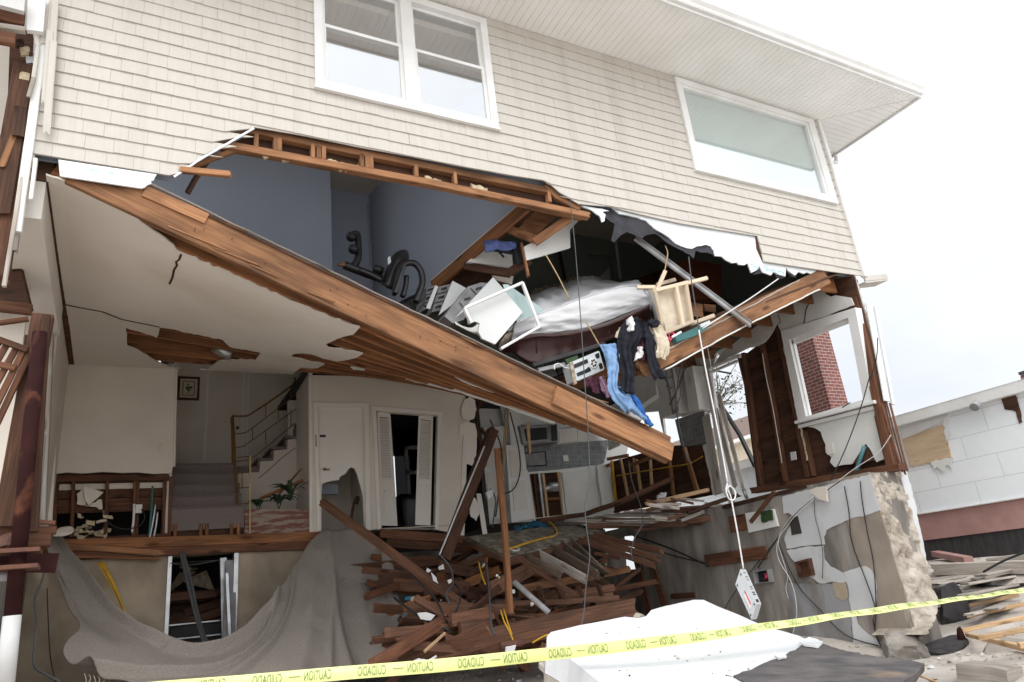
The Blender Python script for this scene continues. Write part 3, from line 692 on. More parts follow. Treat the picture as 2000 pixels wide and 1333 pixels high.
# tilted closet / window units at the back of the bedroom
for q in ([(1150, 490), (1198, 492), (1200, 500), (1152, 498)], [(1192, 494), (1204, 494), (1216, 545), (1204, 550)]):
    PR('window_casing', [aY(p, 4.2) for p in q], .05, M['green'], H)
LB('window_casing', [aY((1193, 400), 4.15), aY((1212, 545), 4.15)], .05, .04, M['trim'], H, up=(0, 1, 0))
PR('window_pane', [aY(p, 4.24) for p in ((1166, 545), (1190, 523), (1193, 549))], .02, M['paneltop'], H)
PR('window_pane', [aY(p, 4.24) for p in ((1200, 523), (1206, 530), (1208, 544), (1203, 546))], .02, M['paneltop'], H)
LB('door_casing', [aY((1092, 490), 4.1), aY((1106, 560), 4.1)], .06, .04, M['darkwood'], H, up=(0, 1, 0))
# broken ceiling joists over the V between the rooms
def pl(pts, Y): return [aY(p, Y) for p in pts]
LB('hanging_joist', [aY((1030, 402), .25), aY((846, 560), 1.75)], .05, .17, M['joist'], H)
LB('hanging_joist', [aY((1038, 402), .15), aY((1132, 424), .15)], .05, .11, M['joist'], H, r1=.06)
LB('hanging_joist', [aY((988, 447), .7), aY((1050, 470), .5)], .05, .11, M['wood'], H)
LB('hanging_joist', [aY((1044, 474), .45), aY((1114, 425), .2)], .05, .11, M['wood'], H)
LB('hanging_joist', [aY((1052, 398), .3), aY((1003, 448), .9)], .05, .13, M['joist'], H)
PR('plywood_panel', pl([(1040, 410), (1088, 421), (1048, 460), (1014, 446)], .55), .02, M['wood'], H)
PR('white_panel', pl([(1024, 482), (1052, 468), (1112, 430), (1132, 430), (1113, 449), (1114, 484), (1028, 509)], .62), .03, M['cab'], H)
LB('hanging_joist', [aY((906, 520), 1.2), aY((998, 535), .9)], .05, .11, M['darkwood'], H)
LB('hanging_joist', [aY((995, 533), .9), aY((1028, 512), .7)], .06, .11, M['darkwood'], H, r1=.08)
PR('white_panel', pl([(912, 512), (940, 488), (1000, 498), (1002, 522)], 1.1), .04, M['cab'], H)
LB('hanging_stud', [aY((1018, 476), .7), aY((1030, 532), .6)], .03, .05, M['wood'], H, r1=.12)
PR('wall_scrap', pl([(1003, 540), (960, 530), (965, 545), (1000, 556)], 1.3), .03, M['plaster'], H)
PR('closet_back', pl([(850, 560), (905, 520), (1000, 535), (1005, 560), (940, 570), (860, 575)], 2.0), .03, M['darkwood'], H)

BX('slit_filler_board', (-1.28, .16, 4.825), (-.72, 5.2, 5.16), M['darkwood'], H)  # added filler blocking the slit of sky above the header box
BX('room_side_wall', (-.95, 3.0, 2.2), (-.87, 9.0, 5.1), M['plaster'], H)
BX('room_backing', (-.9, 6.4, 2.2), (.6, 6.5, 5.0), M['dark'], H)  # added dark sheet that blocks the bright slit behind the studs
# ---- the collapsed floor on the left : hinge near the left wall, dropped at the front
def LS(x, y):
    v = min(1, max(0, y / 5.2)); zf = 4.84 if x < -.71 else 4.84 - .414 * (x + .71); zb = 4.84 if x < 3.5 else 4.84 - .09 * (x - 3.5)
    return zf * (1 - v) + zb * v
def ls_path(y, xa, xb, dz):
    n = max(2, int((xb - xa) / .5)); return [Vector((xa + (xb - xa) * i / n, y, LS(xa + (xb - xa) * i / n, y) + dz)) for i in range(n + 1)]
JH = .29
LB('header_beam', [(-.55, .045, 4.776 - .0 + JH / 2 + .01), (1.4, .045, LS(1.4, 0) + JH / 2), (3.4, .045, LS(3.4, 0) + JH / 2), (5.62, .045, LS(5.62, 0) + JH / 2 + .02)], .055, JH + .05, M['wood'], H, seg=.15)
LB('header_beam', [aY((1082, 772), -.008), aY((1312, 884), -.008)], .045, .22, M['wood'], H, up=(0, 0, 1))
LB('header_beam', [aY((1076, 762), .07), aY((1290, 868), .09)], .05, .20, M['wood'], H)
LB('scab_board', [aY((282, 374), .008), aY((404, 428), .008)], .018, .12, M['wood'], H)
g = random.Random(91)
for k in range(22):
    t = g.uniform(.06, .95); x_ = -.3 + 5.5 * t; z_ = LS(x_, 0) + g.uniform(.05, JH - .02); TB('nail', [(x_, .02, z_), (x_ + g.uniform(-.01, .01), g.uniform(-.035, .005), z_ + g.uniform(-.012, .012))], .0035, M['iron'], H, 5, 0)
for k in range(9):
    t = g.uniform(.05, .9); x_ = -.2 + 5.3 * t; L = g.uniform(.15, .5); z_ = LS(x_, 0) + g.choice((.01, JH + .03)); LB('torn_splinter', [(x_, .012, z_), (x_ + L, g.uniform(-.02, .01), z_ - .414 * L + g.uniform(-.03, .05))], .008, .014, M['wood'], H, r0=.02, r1=.08)
for k, y in enumerate([.16, .42, .82, 1.22, 1.62, 2.0, 2.4, 2.8, 3.2, 3.6, 4.0, 4.4, 4.8]):
    xe = 5.55 - .06 * k if y < 2.2 else 5.35 - .05 * k
    LB('floor_joist', ls_path(y, -.70, xe, JH / 2 + .012), .045, JH, M['joist'], H, seg=.5, r1=.05)
# sub-floor on the joists and the thin white carpet edge on top
mb = MB(); Vq, Fq = tri2d([(-.73, .0), (5.3, .0), (5.1, 2.2), (4.9, 4.1), (-.73, 4.1)], step=.5)
plate_map(mb, Vq, Fq, lambda p: Vector((p.x, p.y, LS(p.x, p.y) + JH + .04)), lambda p: Vector((p.x, p.y, LS(p.x, p.y) + JH + .018))).build('subfloor', M['darkwood'], H)
LB('floor_edge', [Vector(p) + Vector((0, -.0, JH + .052)) for p in ls_path(.0, -.2, 5.25, 0)], .04, .012, M['graywood'], H, seg=.12, wob=.006)
# plaster ceiling below the joists with its torn hole
cpx = [(66, 331), (142, 357), (162, 369), (170, 379), (225, 399), (261, 420), (285, 438), (324, 465), (354, 492), (438, 527), (500, 555), (560, 582), (615, 605), (675, 629), (703, 638), (690, 652), (660, 660), (636, 671), (642, 678), (690, 685), (709, 690), (695, 698), (657, 705), (630, 699), (608, 691), (591, 689), (566, 694), (600, 704), (634, 711), (620, 718), (609, 719), (588, 717), (574, 727), (568, 737), (480, 732), (345, 727), (131, 713)]
hpx = [(246, 639), (270, 646), (306, 659), (310, 652), (312, 639), (350, 645), (400, 656), (435, 663), (448, 676), (480, 682), (510, 689), (504, 696), (498, 704), (470, 701), (444, 704), (426, 705), (414, 714), (405, 722), (380, 724), (366, 723), (345, 718), (330, 716), (312, 708), (300, 702), (280, 690), (262, 680), (249, 675)]
q = [aS(p, LS) for p in rag(cpx, 1.6, 10, 31, skip=(36,))]; hq = [aS(p, LS) for p in rag(hpx, 1.2, 7, 32)]
cl = lambda p: (max(p.x, -.76), min(max(p.y, .05), 5.18))
Vq, Fq = tri2d([cl(p) for p in q], [[cl(p) for p in hq]], step=.25)
plate_map(MB(), Vq, Fq, lambda p: Vector((p.x, p.y, LS(p.x, p.y) - .012)), lambda p: Vector((p.x, p.y, LS(p.x, p.y) + .006))).build('plaster_ceiling', M['ceiling'], H)
PR('plaster_scrap', [aY(p, .95) for p in rag([(888, 736), (935, 752), (980, 765), (1012, 778), (960, 766), (905, 746)], .8, 8, 40)], .012, M['plasterw'], H)
LB('ceiling_strip', [aY((792, 739), 3.2), aY((900, 765), 2.3), aY((1000, 797), 2.0), aY((1082, 826), 1.95)], .05, .045, M['plasterw'], H, seg=.1, wob=.006, r0=.05)
PR('plaster_scrap', [aY(p, 3.0) for p in rag([(684, 716), (716, 716), (712, 724), (690, 722)], .8, 8, 42)], .012, M['plasterw'], H)
def crack(px, wd, parent=H):
    q = [aS(p, LS) for p in px]; mb = MB()
    for a, b in zip(q[:-1], q[1:]):
        d = (b - a); s = Vector((d.y, -d.x, 0)).normalized() * wd / 2; dz = Vector((0, 0, -.017)); mb.add([a + s + dz, b + s + dz, b - s + dz, a - s + dz], [(0, 1, 2, 3)])
    return mb.build('plaster_crack', M['darkwood'], parent)
crack([(354, 494), (350, 505), (344, 509), (346, 516), (340, 525), (337, 540), (331, 553)], .022)
crack([(108, 589), (150, 598), (172, 602), (200, 607), (238, 622), (262, 627), (312, 637)], .03)
# recessed light can in the ceiling hole
mb = MB(); c = aS((437, 690), LS) + Vector((0, 0, .02)); tube_mb(mb, [c + Vector((-.12, .02, .08)), c + Vector((.10, 0, -.05))], .085, 16, 0); mb.build('light_can', M['metal'], H, True)

# ---- the collapsed floor on the right
def RS(x, y):
    v = min(1, max(0, y / 4.2)); zf = 5.02 + .43 * (x - 9.08) if x < 9.3 else 5.11; zb = 4.9 + .2 * (x - 9.3) if x < 9.3 else 4.9
    return zf * (1 - v) + zb * v
LB('header_beam', [aY((1250, 718), .0), aY((1420, 634), .02), aY((1612, 540), .04)], .055, .26, M['wood'], H, r0=.12)
LB('header_beam', [aY((1245, 716), .08), aY((1330, 668), .1)], .05, .12, M['joist'], H, r0=.2)
for k, y in enumerate((.3, .7, 1.1, 1.6, 2.1, 2.6, 3.1, 3.6)):
    LB('floor_joist', [Vector((x, y, RS(x, y) + .0)) for x in (5.9 + .1 * k, 7.5, 9.3, 9.9)], .045, .24, M['joist'], H, seg=.6, r0=.1)
mb = MB(); Vq, Fq = tri2d([(5.6, .0), (9.9, .0), (9.9, 4.28), (5.8, 4.28)], step=.6)
plate_map(mb, Vq, Fq, lambda p: Vector((p.x, p.y, RS(p.x, p.y) + .15)), lambda p: Vector((p.x, p.y, RS(p.x, p.y) + .125))).build('subfloor', M['darkwood'], H)
LB('floor_edge', [aY((1290, 690), -.01), aY((1440, 612), .0), aY((1560, 548), .02)], .04, .02, M['graywood'], H, seg=.1, wob=.006)
LB('ceiling_strip', [aY((1298, 723), -.02), aY((1450, 640), -.0), aY((1600, 566), .02)], .05, .02, M['plasterw'], H, seg=.1, wob=.004)

# ================================================================== GROUND FLOOR, LEFT SIDE
FZ = 2.25; YW = 5.2
# left wall of the room, white
PR('left_wall', [(-.79, 3.05, 2.3), (-.79, 5.2, 2.3), (-.79, 5.2, 4.86), (-.79, 3.05, 4.86)], .07, M['plaster'], H)
LB('wall_end_trim', [aY((98, 618), 3.0), aY((78, 1025), 3.0)], .10, .14, M['whitewood'], H, up=(0, 1, 0))
LB('wall_end_trim', [aY((112, 735), 4.6), aY((98, 1020), 4.6)], .05, .1, M['doorp'], H, up=(0, 1, 0))
# back wall panel with the torn-off bottom that shows its studs
bw = [(118, 706), (345, 712), (343, 800), (339, 905), (335, 925), (300, 926), (270, 923), (240, 924), (200, 922), (160, 925), (130, 923), (103, 927), (106, 800)]
PR('back_wall', [aY(p, YW) for p in bw], .05, M['plaster'], H)
LB('wall_edge', [aY((345, 716), YW - .0), aY((340, 912), YW - .0)], .03, .03, M['plaster'], H, up=(0, 1, 0))
sb = MB()
for k in range(5):
    z0 = 2.30 + k * .2; box(sb, (-.8, YW + .115 + .006 * (k % 2), z0), (.66, YW + .14, z0 + .188)) if k not in (0, 1) else None
sb.build('sheathing_boards', M['midwood'], H)
BX('lath_strip', (-.75, YW + .10, 3.02), (.6, YW + .112, 3.10), M['plaster'], H)
LB('wall_stud', [aY((106, 936), YW + .05), aY((330, 934), YW + .05)], .09, .09, M['midwood'], H)
for px_ in (108, 142, 208, 262, 268, 320, 332):
    LB('wall_stud', [aY((px_ + 2, 932), YW + .06), aY((px_ - 2, 1050), YW + .06)], .045, .09, M['midwood'], H, up=(0, 1, 0))
LB('floor_plate', [(-.8, YW + .06, 2.33), (.68, YW + .06, 2.33)], .1, .045, M['midwood'], H)
PR('plaster_scrap', pl([(163, 952), (178, 954), (202, 962), (192, 972), (172, 988), (166, 975)], YW - .02), .012, M['ceiling'], H)
PR('plaster_scrap', pl(rag([(150, 965), (165, 955), (168, 990), (198, 975), (200, 995), (150, 985)], 2, 6, 3), YW + .02), .012, M['plaster'], H)
for k, (a, b) in enumerate((((262, 985), (258, 1040)), ((298, 950), (291, 1048)), ((304, 985), (290, 1060)), ((308, 1000), (300, 1050)))):
    TB('water_pipe', [aY(a, YW), aY(((a[0] + b[0]) / 2 + 1, (a[1] + b[1]) / 2), YW - .01), aY(b, YW)], .016, [M['cab'], M['teal'], M['metal'], M['metal']][k], H)
BX('outlet_box', tuple(aY((264, 1003), YW) - Vector((0, .03, 0))), tuple(aY((278, 986), YW) + Vector((0, .02, 0))), M['doorp'], H)
TB('loose_wire', [aY(p, YW - .05) for p in ((190, 1018), (205, 1017), (225, 1030), (250, 1034), (275, 1025), (283, 1008), (276, 995))], .008, M['rubber'], H)
TB('wire_insulator', [aY(p, YW - .06) for p in ((188, 1021), (197, 1018), (208, 1017))], .02, M['cream'], H)
BX('light_switch', tuple(aY((309, 880), YW - .012)), tuple(aY((320, 866), YW + .002)), M['cream'], H)
mb = MB()
for k in range(26):
    g = random.Random(k); p = aY((g.uniform(135, 205), g.uniform(1005, 1055)), YW + .05 + g.uniform(-.08, .08)); obox(mb, p, (g.uniform(.03, .12), 0, g.uniform(-.03, .03)), (0, .05, 0), (g.uniform(-.02, .02), 0, g.uniform(.02, .06)))
mb.build('wall_rubble', M['insul'], H)
# floor behind the wall, stub of deck and the double rim beam
BX('floor_deck', (-.85, YW + .16, FZ - .03), (5.0, 9.0, FZ), M['subfloor'], H)
LB('rim_beam', [aY((88, 1066), YW - .03), aY((345, 1058), YW - .03), aY((628, 1048), YW - .03)], .05, .14, M['joist'], H, r0=.1)
LB('rim_beam', [aY((92, 1086), YW + .0), aY((628, 1064), YW - .0)], .06, .13, M['midwood'], H, r0=.1)
LB('split_board', [aY((100, 1068), YW - .07), aY((205, 1072), YW - .08), (aY((300, 1080), YW - .06))], .02, .08, M['wood'], H, r1=.2, r0=.1)
LB('split_board', [aY((120, 1086), YW - .07), aY((300, 1092), YW - .05)], .02, .035, M['joist'], H, r1=.15)
for px_ in (342, 392, 404, 452, 466):
    LB('cripple_stud', [aY((px_, 1024), YW + .05), aY((px_ - 1, 1052), YW + .05)], .05, .09, M['joist'], H, up=(0, 1, 0))
# carpeted steps and landing
st = MB(); n = 5; z0, z1 = 2.50, 3.57
for i in range(n):
    z = z0 + (z1 - z0) * i / n; y = YW + .02 + 1.3 * i / n; nz_ = z0 + (z1 - z0) * (i + 1) / n
    xr = aY((475 - i * 4, 1000), y).x if i else 1.68
    pr = []
    for k in range(7):                     # rounded carpet nosing
        aa = math.pi / 2 * k / 6; pr.append((y - .025 + .03 * (1 - math.sin(aa)), nz_ - .03 + .03 * math.cos(aa) * 0 + .03 * math.sin(aa)))
    prof_ = [(y + .012, z - (.12 if i == 0 else 0)), (y + .008, nz_ - .05)] + pr + [(y + .30, nz_)]
    m = len(prof_); v = [(.66, a, b) for a, b in prof_] + [(xr, a, b) for a, b in prof_]
    st.add(v, [[j, j + 1, m + j + 1, m + j] for j in range(m - 1)] + [list(range(m, 2 * m)) + [2 * m]] if False else [[j, m + j, m + j + 1, j + 1] for j in range(m - 1)])
    st.add([(xr, YW + .03, z), (xr, y + .3, z), (xr, y + .3, nz_), (xr, y, nz_), (xr, y, z)], [(0, 1, 2, 3, 4)] if i == 0 else [(4, 1, 2, 3)])
so_ = st.build('stair', M['staircarpet'], H)
BX('landing', (.55, 6.5, 3.40), (3.4, 7.6, 3.565), M['staircarpet'], H)
BX('stair_underside', (.70, YW + .12, 2.26), (1.66, 6.5, 2.5), M['darkwood'], H)
BX('hall_left_wall', (.60, YW + .05, 2.3), (.655, 7.7, 6.2), M['plaster'], H)
BX('hall_far_wall', (.5, 7.6, 2.3), (4.6, 7.7, 6.4), M['plaster'], H)
BX('hall_ceiling', (.5, YW + .05, 6.3), (5.0, 7.7, 6.4), M['plaster'], H)
for (xa, xb) in ((403, 406), (474, 478), (482, 485)):
    p = aY((xa, 735), 7.58); q = aY((xb, 735), 7.6); BX('door_trim', (p.x, 7.575, 3.58), (q.x + .02, 7.6, 6.1), M['doorp'], H)
TB('door_knob', [aY((464, 836), 7.58), aY((464, 836), 7.5)], .03, M['black'], H, sm=0)
# upper flight rising to the right, with its white stringer wall
YF = 6.45
prf = [(465, 917), (504, 917), (506, 896), (531, 895), (532, 875), (558, 873), (559, 854), (577, 852), (581, 830), (600, 828), (606, 812), (625, 810)]
P3 = [aY(p, YF) for p in prf]
mb = MB()
for i in range(0, len(P3) - 1, 2):
    a, b = P3[i], P3[i + 1]; a = Vector((a.x - .03, YF - .02, b.z)); w_ = b.x - a.x
    box(mb, (a.x, YF - .02, b.z - .05), (b.x + .02, YF + 1.0, b.z)); nxt = P3[i + 2] if i + 2 < len(P3) else None
    if nxt: box(mb, (b.x - .01, YF - .012, b.z), (b.x + .03, YF + 1.0, nxt.z - .05))
mb.build('upper_stair', M['staircarpet'], H)
sw = [P3[0] + Vector((-.05, 0, -.05))] + [Vector((p.x, p.y, p.z - .05)) for p in P3[1:]] + [Vector((3.6, YF, 2.2)), Vector((1.7, YF, 2.2))]
PR('stringer_wall', sw, .08, M['plaster'], H)
crack_pts = [aY(p, YF - .004) for p in ((505, 935), (522, 921), (550, 895), (577, 875))]
TB('plaster_crack', crack_pts, .006, M['darkwood'], H, sm=0)
# right return of the hall opening and door wall
rw = [aY(p, 5.6) for p in ((580, 735), (606, 735), (606, 1040), (583, 1040))]
PR('hall_corner_wall', [aY((603, 728), YW + .01), aY((604, 1045), YW + .01), aY((580, 1020), 6.4), aY((576, 742), 6.4)], .06, M['doorp'], H)
# door wall, with openings for the panel door and the louvred pair
YD = YW
dw = [(602, 733), (700, 735), (790, 742), (806, 752), (836, 752), (866, 747), (906, 768), (918, 800), (916, 850), (910, 900), (905, 960), (898, 1044), (848, 1034), (745, 1034), (630, 1040), (604, 1044)]
do = [(620, 795), (712, 796), (714, 1036), (627, 1037)]
lo = [(734, 803), (856, 812), (850, 1033), (745, 1033)]
PR('door_wall', [aY(p, YD) for p in dw], .11, M['plaster'], H, holes=[[aY(p, YD) for p in do], [aY(p, YD) for p in lo]], udir=(1, 0, 0))
cz_ = lambda a, b, w_=.07: LB('door_casing', [aY(a, YD - .012), aY(b, YD - .012)], w_, .03, M['doorp'], H, up=(0, 1, 0))
cz_((616, 790), (623, 1038)); cz_((716, 790), (719, 1036), .09); cz_((612, 790), (720, 791)); cz_((730, 798), (741, 1034)); cz_((859, 806), (853, 1034)); cz_((726, 797), (864, 808)); cz_((606, 735), (608, 1044), .05)
# panel door with the kicked-in hole
dp = [(620, 795), (710, 796), (712, 800), (713, 1033), (711, 1020), (709, 970), (703, 945), (697, 925), (692, 915), (686, 913), (680, 917), (675, 926), (664, 931), (662, 938), (650, 939), (638, 942), (629, 946), (628, 960), (628, 1035), (626, 1035), (623, 950)]
dor = PR('panel_door', [aY(p, YD + .03) for p in dp], .04, M['doorp'], H, udir=(1, 0, 0))
mb = MB(); tube_mb(mb, [aY((634, 917), YD + .03), aY((634, 917), YD - .03)], .024, 10, 0); tube_mb(mb, [aY((634, 917), YD - .03), aY((644, 917), YD - .04)], .012, 8, 0); mb.build('door_handle', M['brass'], dor, True)
BX('nameplate', tuple(aY((625, 854), YD + .02)), tuple(aY((636, 850), YD + .03)), M['plum'], dor)
put_text('DEN', (626, 854), (635, 854.4), 2.4, YD + .018, M['ceiling'], dor) if False else None
LB('hinge', [aY((617, 850), YD - .03), aY((617.5, 873), YD - .03)], .012, .012, M['black'], dor)
# room behind the broken door
BX('closet_wall', (2.6, 6.6, 2.25), (4.0, 6.7, 4.8), M['plaster'], H)
BX('closet_wall', (3.72, YW + .15, 2.25), (3.8, 7.0, 4.8), M['plaster'], H)
mb = MB(); box(mb, (2.85, 5.9, 2.95), (3.3, 6.0, 3.12)); mb.build('closet_shelf', M['blue'], H)
TB('old_lamp_neck', [aY(p, 5.7) for p in ((683, 1030), (690, 990), (697, 972), (700, 975), (697, 985))], .025, M['darkwood'], H)
# louvred doors standing ajar
def louver_door(tl, tr, br, bl, y0, y1):
    A, B, C_, D_ = aY(tl, y0), aY(tr, y1), aY(br, y1), aY(bl, y0)
    P = lambda u, v: (A.lerp(B, u)).lerp(D_.lerp(C_, u), v)
    n = (B - A).cross(D_ - A).normalized(); n = n if n.y < 0 else -n
    def bar(u0, u1, v0, v1, t0, t1, mbx):
        q = [P(u0, v0), P(u1, v0), P(u1, v1), P(u0, v1)]; mbx.add([p + n * t1 for p in q] + [p + n * t0 for p in q], [(0, 1, 2, 3), (7, 6, 5, 4), (0, 4, 5, 1), (1, 5, 6, 2), (2, 6, 7, 3), (3, 7, 4, 0)])
    m = MB()
    for (a, b, c_, d_) in ((0, .14, 0, 1), (.86, 1, 0, 1), (.14, .86, 0, .045), (.14, .86, .60, .65), (.14, .86, .92, 1)): bar(a, b, c_, d_, 0, .03, m)
    f = m.build('louvered_door', M['doorp'], H)
    m = MB(); bar(.14, .86, .65, .92, .002, .018, m); bar(.24, .76, .68, .89, .018, .026, m); m.build('door_panel', M['doorp'], f)
    m = MB()
    for k in range(24):
        v = .05 + .55 * k / 24; q = [P(.14, v) + n * .003, P(.86, v) + n * .003, P(.86, v + .021) + n * .026, P(.14, v + .021) + n * .026]; m.add(q + [p + Vector((0, 0, -.006)) for p in q], [(0, 1, 2, 3), (7, 6, 5, 4), (3, 2, 6, 7)])
    m.build('louver_slats', M['doorp'], f); TB('door_knob', [P(.3, .71) + n * .02, P(.3, .71) + n * .05], .014, M['doorp'], f, sm=0); return f
louver_door((735, 806), (760, 807), (774, 1028), (742, 1027), YD + .02, YD + .16)
louver_door((818, 810), (846, 814), (841, 1027), (811, 1026), YD + .14, YD + .03)
# dark den behind
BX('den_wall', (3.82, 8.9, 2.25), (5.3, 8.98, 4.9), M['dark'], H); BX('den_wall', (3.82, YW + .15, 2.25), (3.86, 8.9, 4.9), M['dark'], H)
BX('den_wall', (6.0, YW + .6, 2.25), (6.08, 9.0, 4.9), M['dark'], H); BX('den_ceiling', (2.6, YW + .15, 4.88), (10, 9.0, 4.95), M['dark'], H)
p = aY((797, 880), 8.9); q = aY((816, 957), 8.9)
mb = MB()
for a, b in (((p.x - .1, 8.86, q.z - .1), (p.x - .02, 8.9, p.z + .1)), ((p.x - .1, 8.86, p.z + .02), (q.x + .4, 8.9, p.z + .1)), ((p.x - .1, 8.86, (p.z + q.z) / 2 - .1), (q.x + .4, 8.9, (p.z + q.z) / 2 - .02))): box(mb, a, b)
mb.build('window', M['doorp'], H)
BX('window_curtain', (p.x - .3, 8.99, q.z - .6), (q.x + .6, 8.995, p.z + .6), M['sheer'], H)
rough = MB(); rough_box(rough, (aY((783, 957), 6.8).x, 6.8, 2.26), (aY((815, 957), 6.8).x + .3, 7.5, 3.05), .15, .06, 2.5); rough.build('den_chair', M['black'], H, True)
# kitchen-side piece of that wall, hanging off
for k, (s, y) in enumerate((([(907, 782), (918, 775), (928, 782), (931, 800), (926, 818), (915, 822), (905, 818), (901, 803)], YD - .05), ([(896, 850), (898, 830), (912, 824), (928, 828), (932, 850), (930, 890), (922, 910), (905, 905), (904, 870), (906, 852)], YD - .02))):
    PR('plaster_scrap', [aY(p_, y) for p_ in rag(s, 1.2, 6, 60 + k)], .014, M['ceiling'], H)
for a, b in (((938, 790), (922, 818)), ((922, 812), (943, 880)), ((915, 776), (950, 788)), ((940, 838), (956, 862))): LB('broken_stud', [aY(a, YD + .05), aY(b, YD + .05)], .05, .06, M['darkwood'], H, r0=.04, r1=.05)
LB('white_trim', [aY((908, 860), YD - .01), aY((902, 1045), YD - .01)], .09, .03, M['doorp'], H, up=(0, 1, 0), r1=.1)
LB('white_trim', [aY((935, 965), 4.9), aY((948, 1048), 4.7)], .09, .02, M['doorp'], H, up=(0, 1, 0), r1=.06)
PR('plaster_scrap', pl(rag([(916, 965), (930, 975), (938, 1000), (930, 1018), (920, 1010), (916, 990)], 1.2, 6, 70), YD + .02), .014, M['doorp'], H)
# floor edge below the doors
LB('rim_beam', [aY((742, 1042), YD - .03), aY((880, 1052), YD - .03), aY((930, 1058), YD - .03)], .05, .14, M['midwood'], H)
LB('rim_beam', [aY((755, 1060), YD - .0), aY((930, 1074), YD)], .05, .14, M['midwood'], H, r1=.1)
BX('floor_deck', (3.7, YD - .02, FZ - .02), (5.3, YD + .2, FZ), M['graywood'], H)
# planter of peeling brick under the stairs
bp_ = [aY(p, YW + .0) for p in ((478, 995), (606, 995), (606, 1041), (478, 1043))]
PR('brick_planter', bp_, .10, mat('peeling_brick', (.30, .235, .19), (.19, .085, .065), 4, .9, .4, 14, (1, 1, 5), pos=(.46, .56)), H, udir=(1, 0, 0))

# ---- stair railing (one thing of thin brass-painted bars)
RL = thing('stair_railing', 'thin brown metal stair railing on the carpeted steps', 'railing', tuple(aY((462, 985), 5.4)))
def bars(name, L, Y, r, m=M['brass'], sm=3): return TB(name, [aY(p, Y) for p in L], r, m, RL, 6, sm)
YR = 6.4
bars('handrail', [(455, 813), (482, 813), (500, 802), (519, 790), (572, 752), (575, 738)], YR, .018, sm=2)
for L in ([(456, 848), (477, 846), (495, 835), (579, 770)], [(453, 875), (471, 873), (490, 862), (581, 797)], [(462, 902), (480, 899), (500, 890), (576, 827)]): bars('rail_bar', L, YR, .010, sm=2)
for a, b in (((519, 790), (519, 818)), ((493, 835), (493, 860)), ((544, 797), (544, 820)), ((519, 842), (519, 868)), ((568, 756), (568, 780)), ((568, 800), (568, 832))): bars('baluster', [a, b], YR, .008, sm=0)
LB('newel_post', [aY((455, 812), 6.3), aY((463, 985), 5.4)], .035, .03, M['brass'], RL, up=(0, 1, 0)); LB('newel_post', [aY((452, 815), 6.4), aY((455, 930), 6.3)], .03, .03, M['brass'], RL, up=(0, 1, 0))
LB('newel_post', [aY((489, 891), 5.3), aY((488, 1043), 5.1)], .022, .022, M['tan'], RL, up=(0, 1, 0))
for y in (893, 924, 953, 984): bars('rail_bar', [(463, y + 1), (489, y - 1)], 5.35, .009, M['brass'], 0)
bars('baluster', [(473, 924), (473, 953)], 5.35, .008, sm=0)
# broken rail pieces lying over the planter
LB('broken_handrail', [aY((508, 975), 5.6), aY((592, 938), 5.5)], .05, .05, M['joist'], None, label='loose brown handrail piece lying across the planter beside the stairs', cat='broken rail')
LB('broken_handrail', [aY((545, 965), 5.7), aY((589, 915), 5.6)], .03, .03, M['joist'], None, label='thin brown rail stick standing up behind the planter beside the stairs', cat='broken rail')
# house plants in the planter
def plant(c, n, L, seed, label, droop=.6):
    g = random.Random(seed); t = thing('house_plant', label, 'plant', tuple(c)); mb = MB()
    for k in range(n):
        a = g.uniform(0, 6.28); l = L * g.uniform(.6, 1.1); d = Vector((math.cos(a), .5 * math.sin(a), 0)); P = [Vector(c)]
        for j in range(1, 6): tt = j / 5; P.append(Vector(c) + d * l * tt * .8 + Vector((0, 0, l * (1.1 * tt - droop * 1.6 * tt * tt))))
        s = Vector((-d.y, d.x, 0)).normalized()
        for j in range(5):
            w0 = .035 * math.sin(math.pi * (j / 5) ** .7) + .003; w1 = .035 * math.sin(math.pi * ((j + 1) / 5) ** .7) + .001
            mb.add([P[j] - s * w0, P[j] + s * w0, P[j + 1] + s * w1, P[j + 1] - s * w1], [(0, 1, 2, 3)])
    mb.build('leaf_blades', M['leaf'], t, True); mb = MB()
    for k in range(5): a = g.uniform(0, 6.28); tube_mb(mb, [Vector(c) + Vector((0, 0, -.08)), Vector(c) + Vector((.05 * math.cos(a), .03 * math.sin(a), .06))], .006, 5, 0)
    mb.build('stems', M['leaf'], t)
plant(aY((545, 985), 5.30), 26, .46, 1, 'drooping dark green house plant in the middle of the brick planter')
plant(aY((568, 968), 5.30), 16, .52, 2, 'taller green leafy plant at the right end of the planter', .5)
plant(aY((505, 990), 5.30), 16, .32, 3, 'dark withered plant in the planter beside the newel post')
# framed botanical print
PC = thing('framed_picture', 'framed botanical print hanging on the wall above the stairs', 'picture', tuple(aY((369, 783), 7.55)))
A, B = aY((348, 735), 7.55), aY((389, 782), 7.55)
mb = MB(); 
for a, b in (((A.x, 7.55, B.z), (A.x + .04, 7.58, A.z)), ((B.x - .04, 7.55, B.z), (B.x, 7.58, A.z)), ((A.x + .04, 7.55, B.z), (B.x - .04, 7.58, B.z + .04)), ((A.x + .04, 7.55, A.z - .04), (B.x - .04, 7.58, A.z))): box(mb, a, b)
mb.build('frame', M['darkwood'], PC); BX('mat_board', (A.x + .04, 7.565, B.z + .04), (B.x - .04, 7.575, A.z - .04), M['cream'], PC)
mb = MB(); x0, x1, z0, z1 = A.x + .085, B.x - .085, B.z + .085, A.z - .085
for a, b in (((x0, 7.56, z0), (x0 + .015, 7.564, z1)), ((x1 - .015, 7.56, z0), (x1, 7.564, z1)), ((x0, 7.56, z0), (x1, 7.564, z0 + .015)), ((x0, 7.56, z1 - .015), (x1, 7.564, z1))): box(mb, a, b)
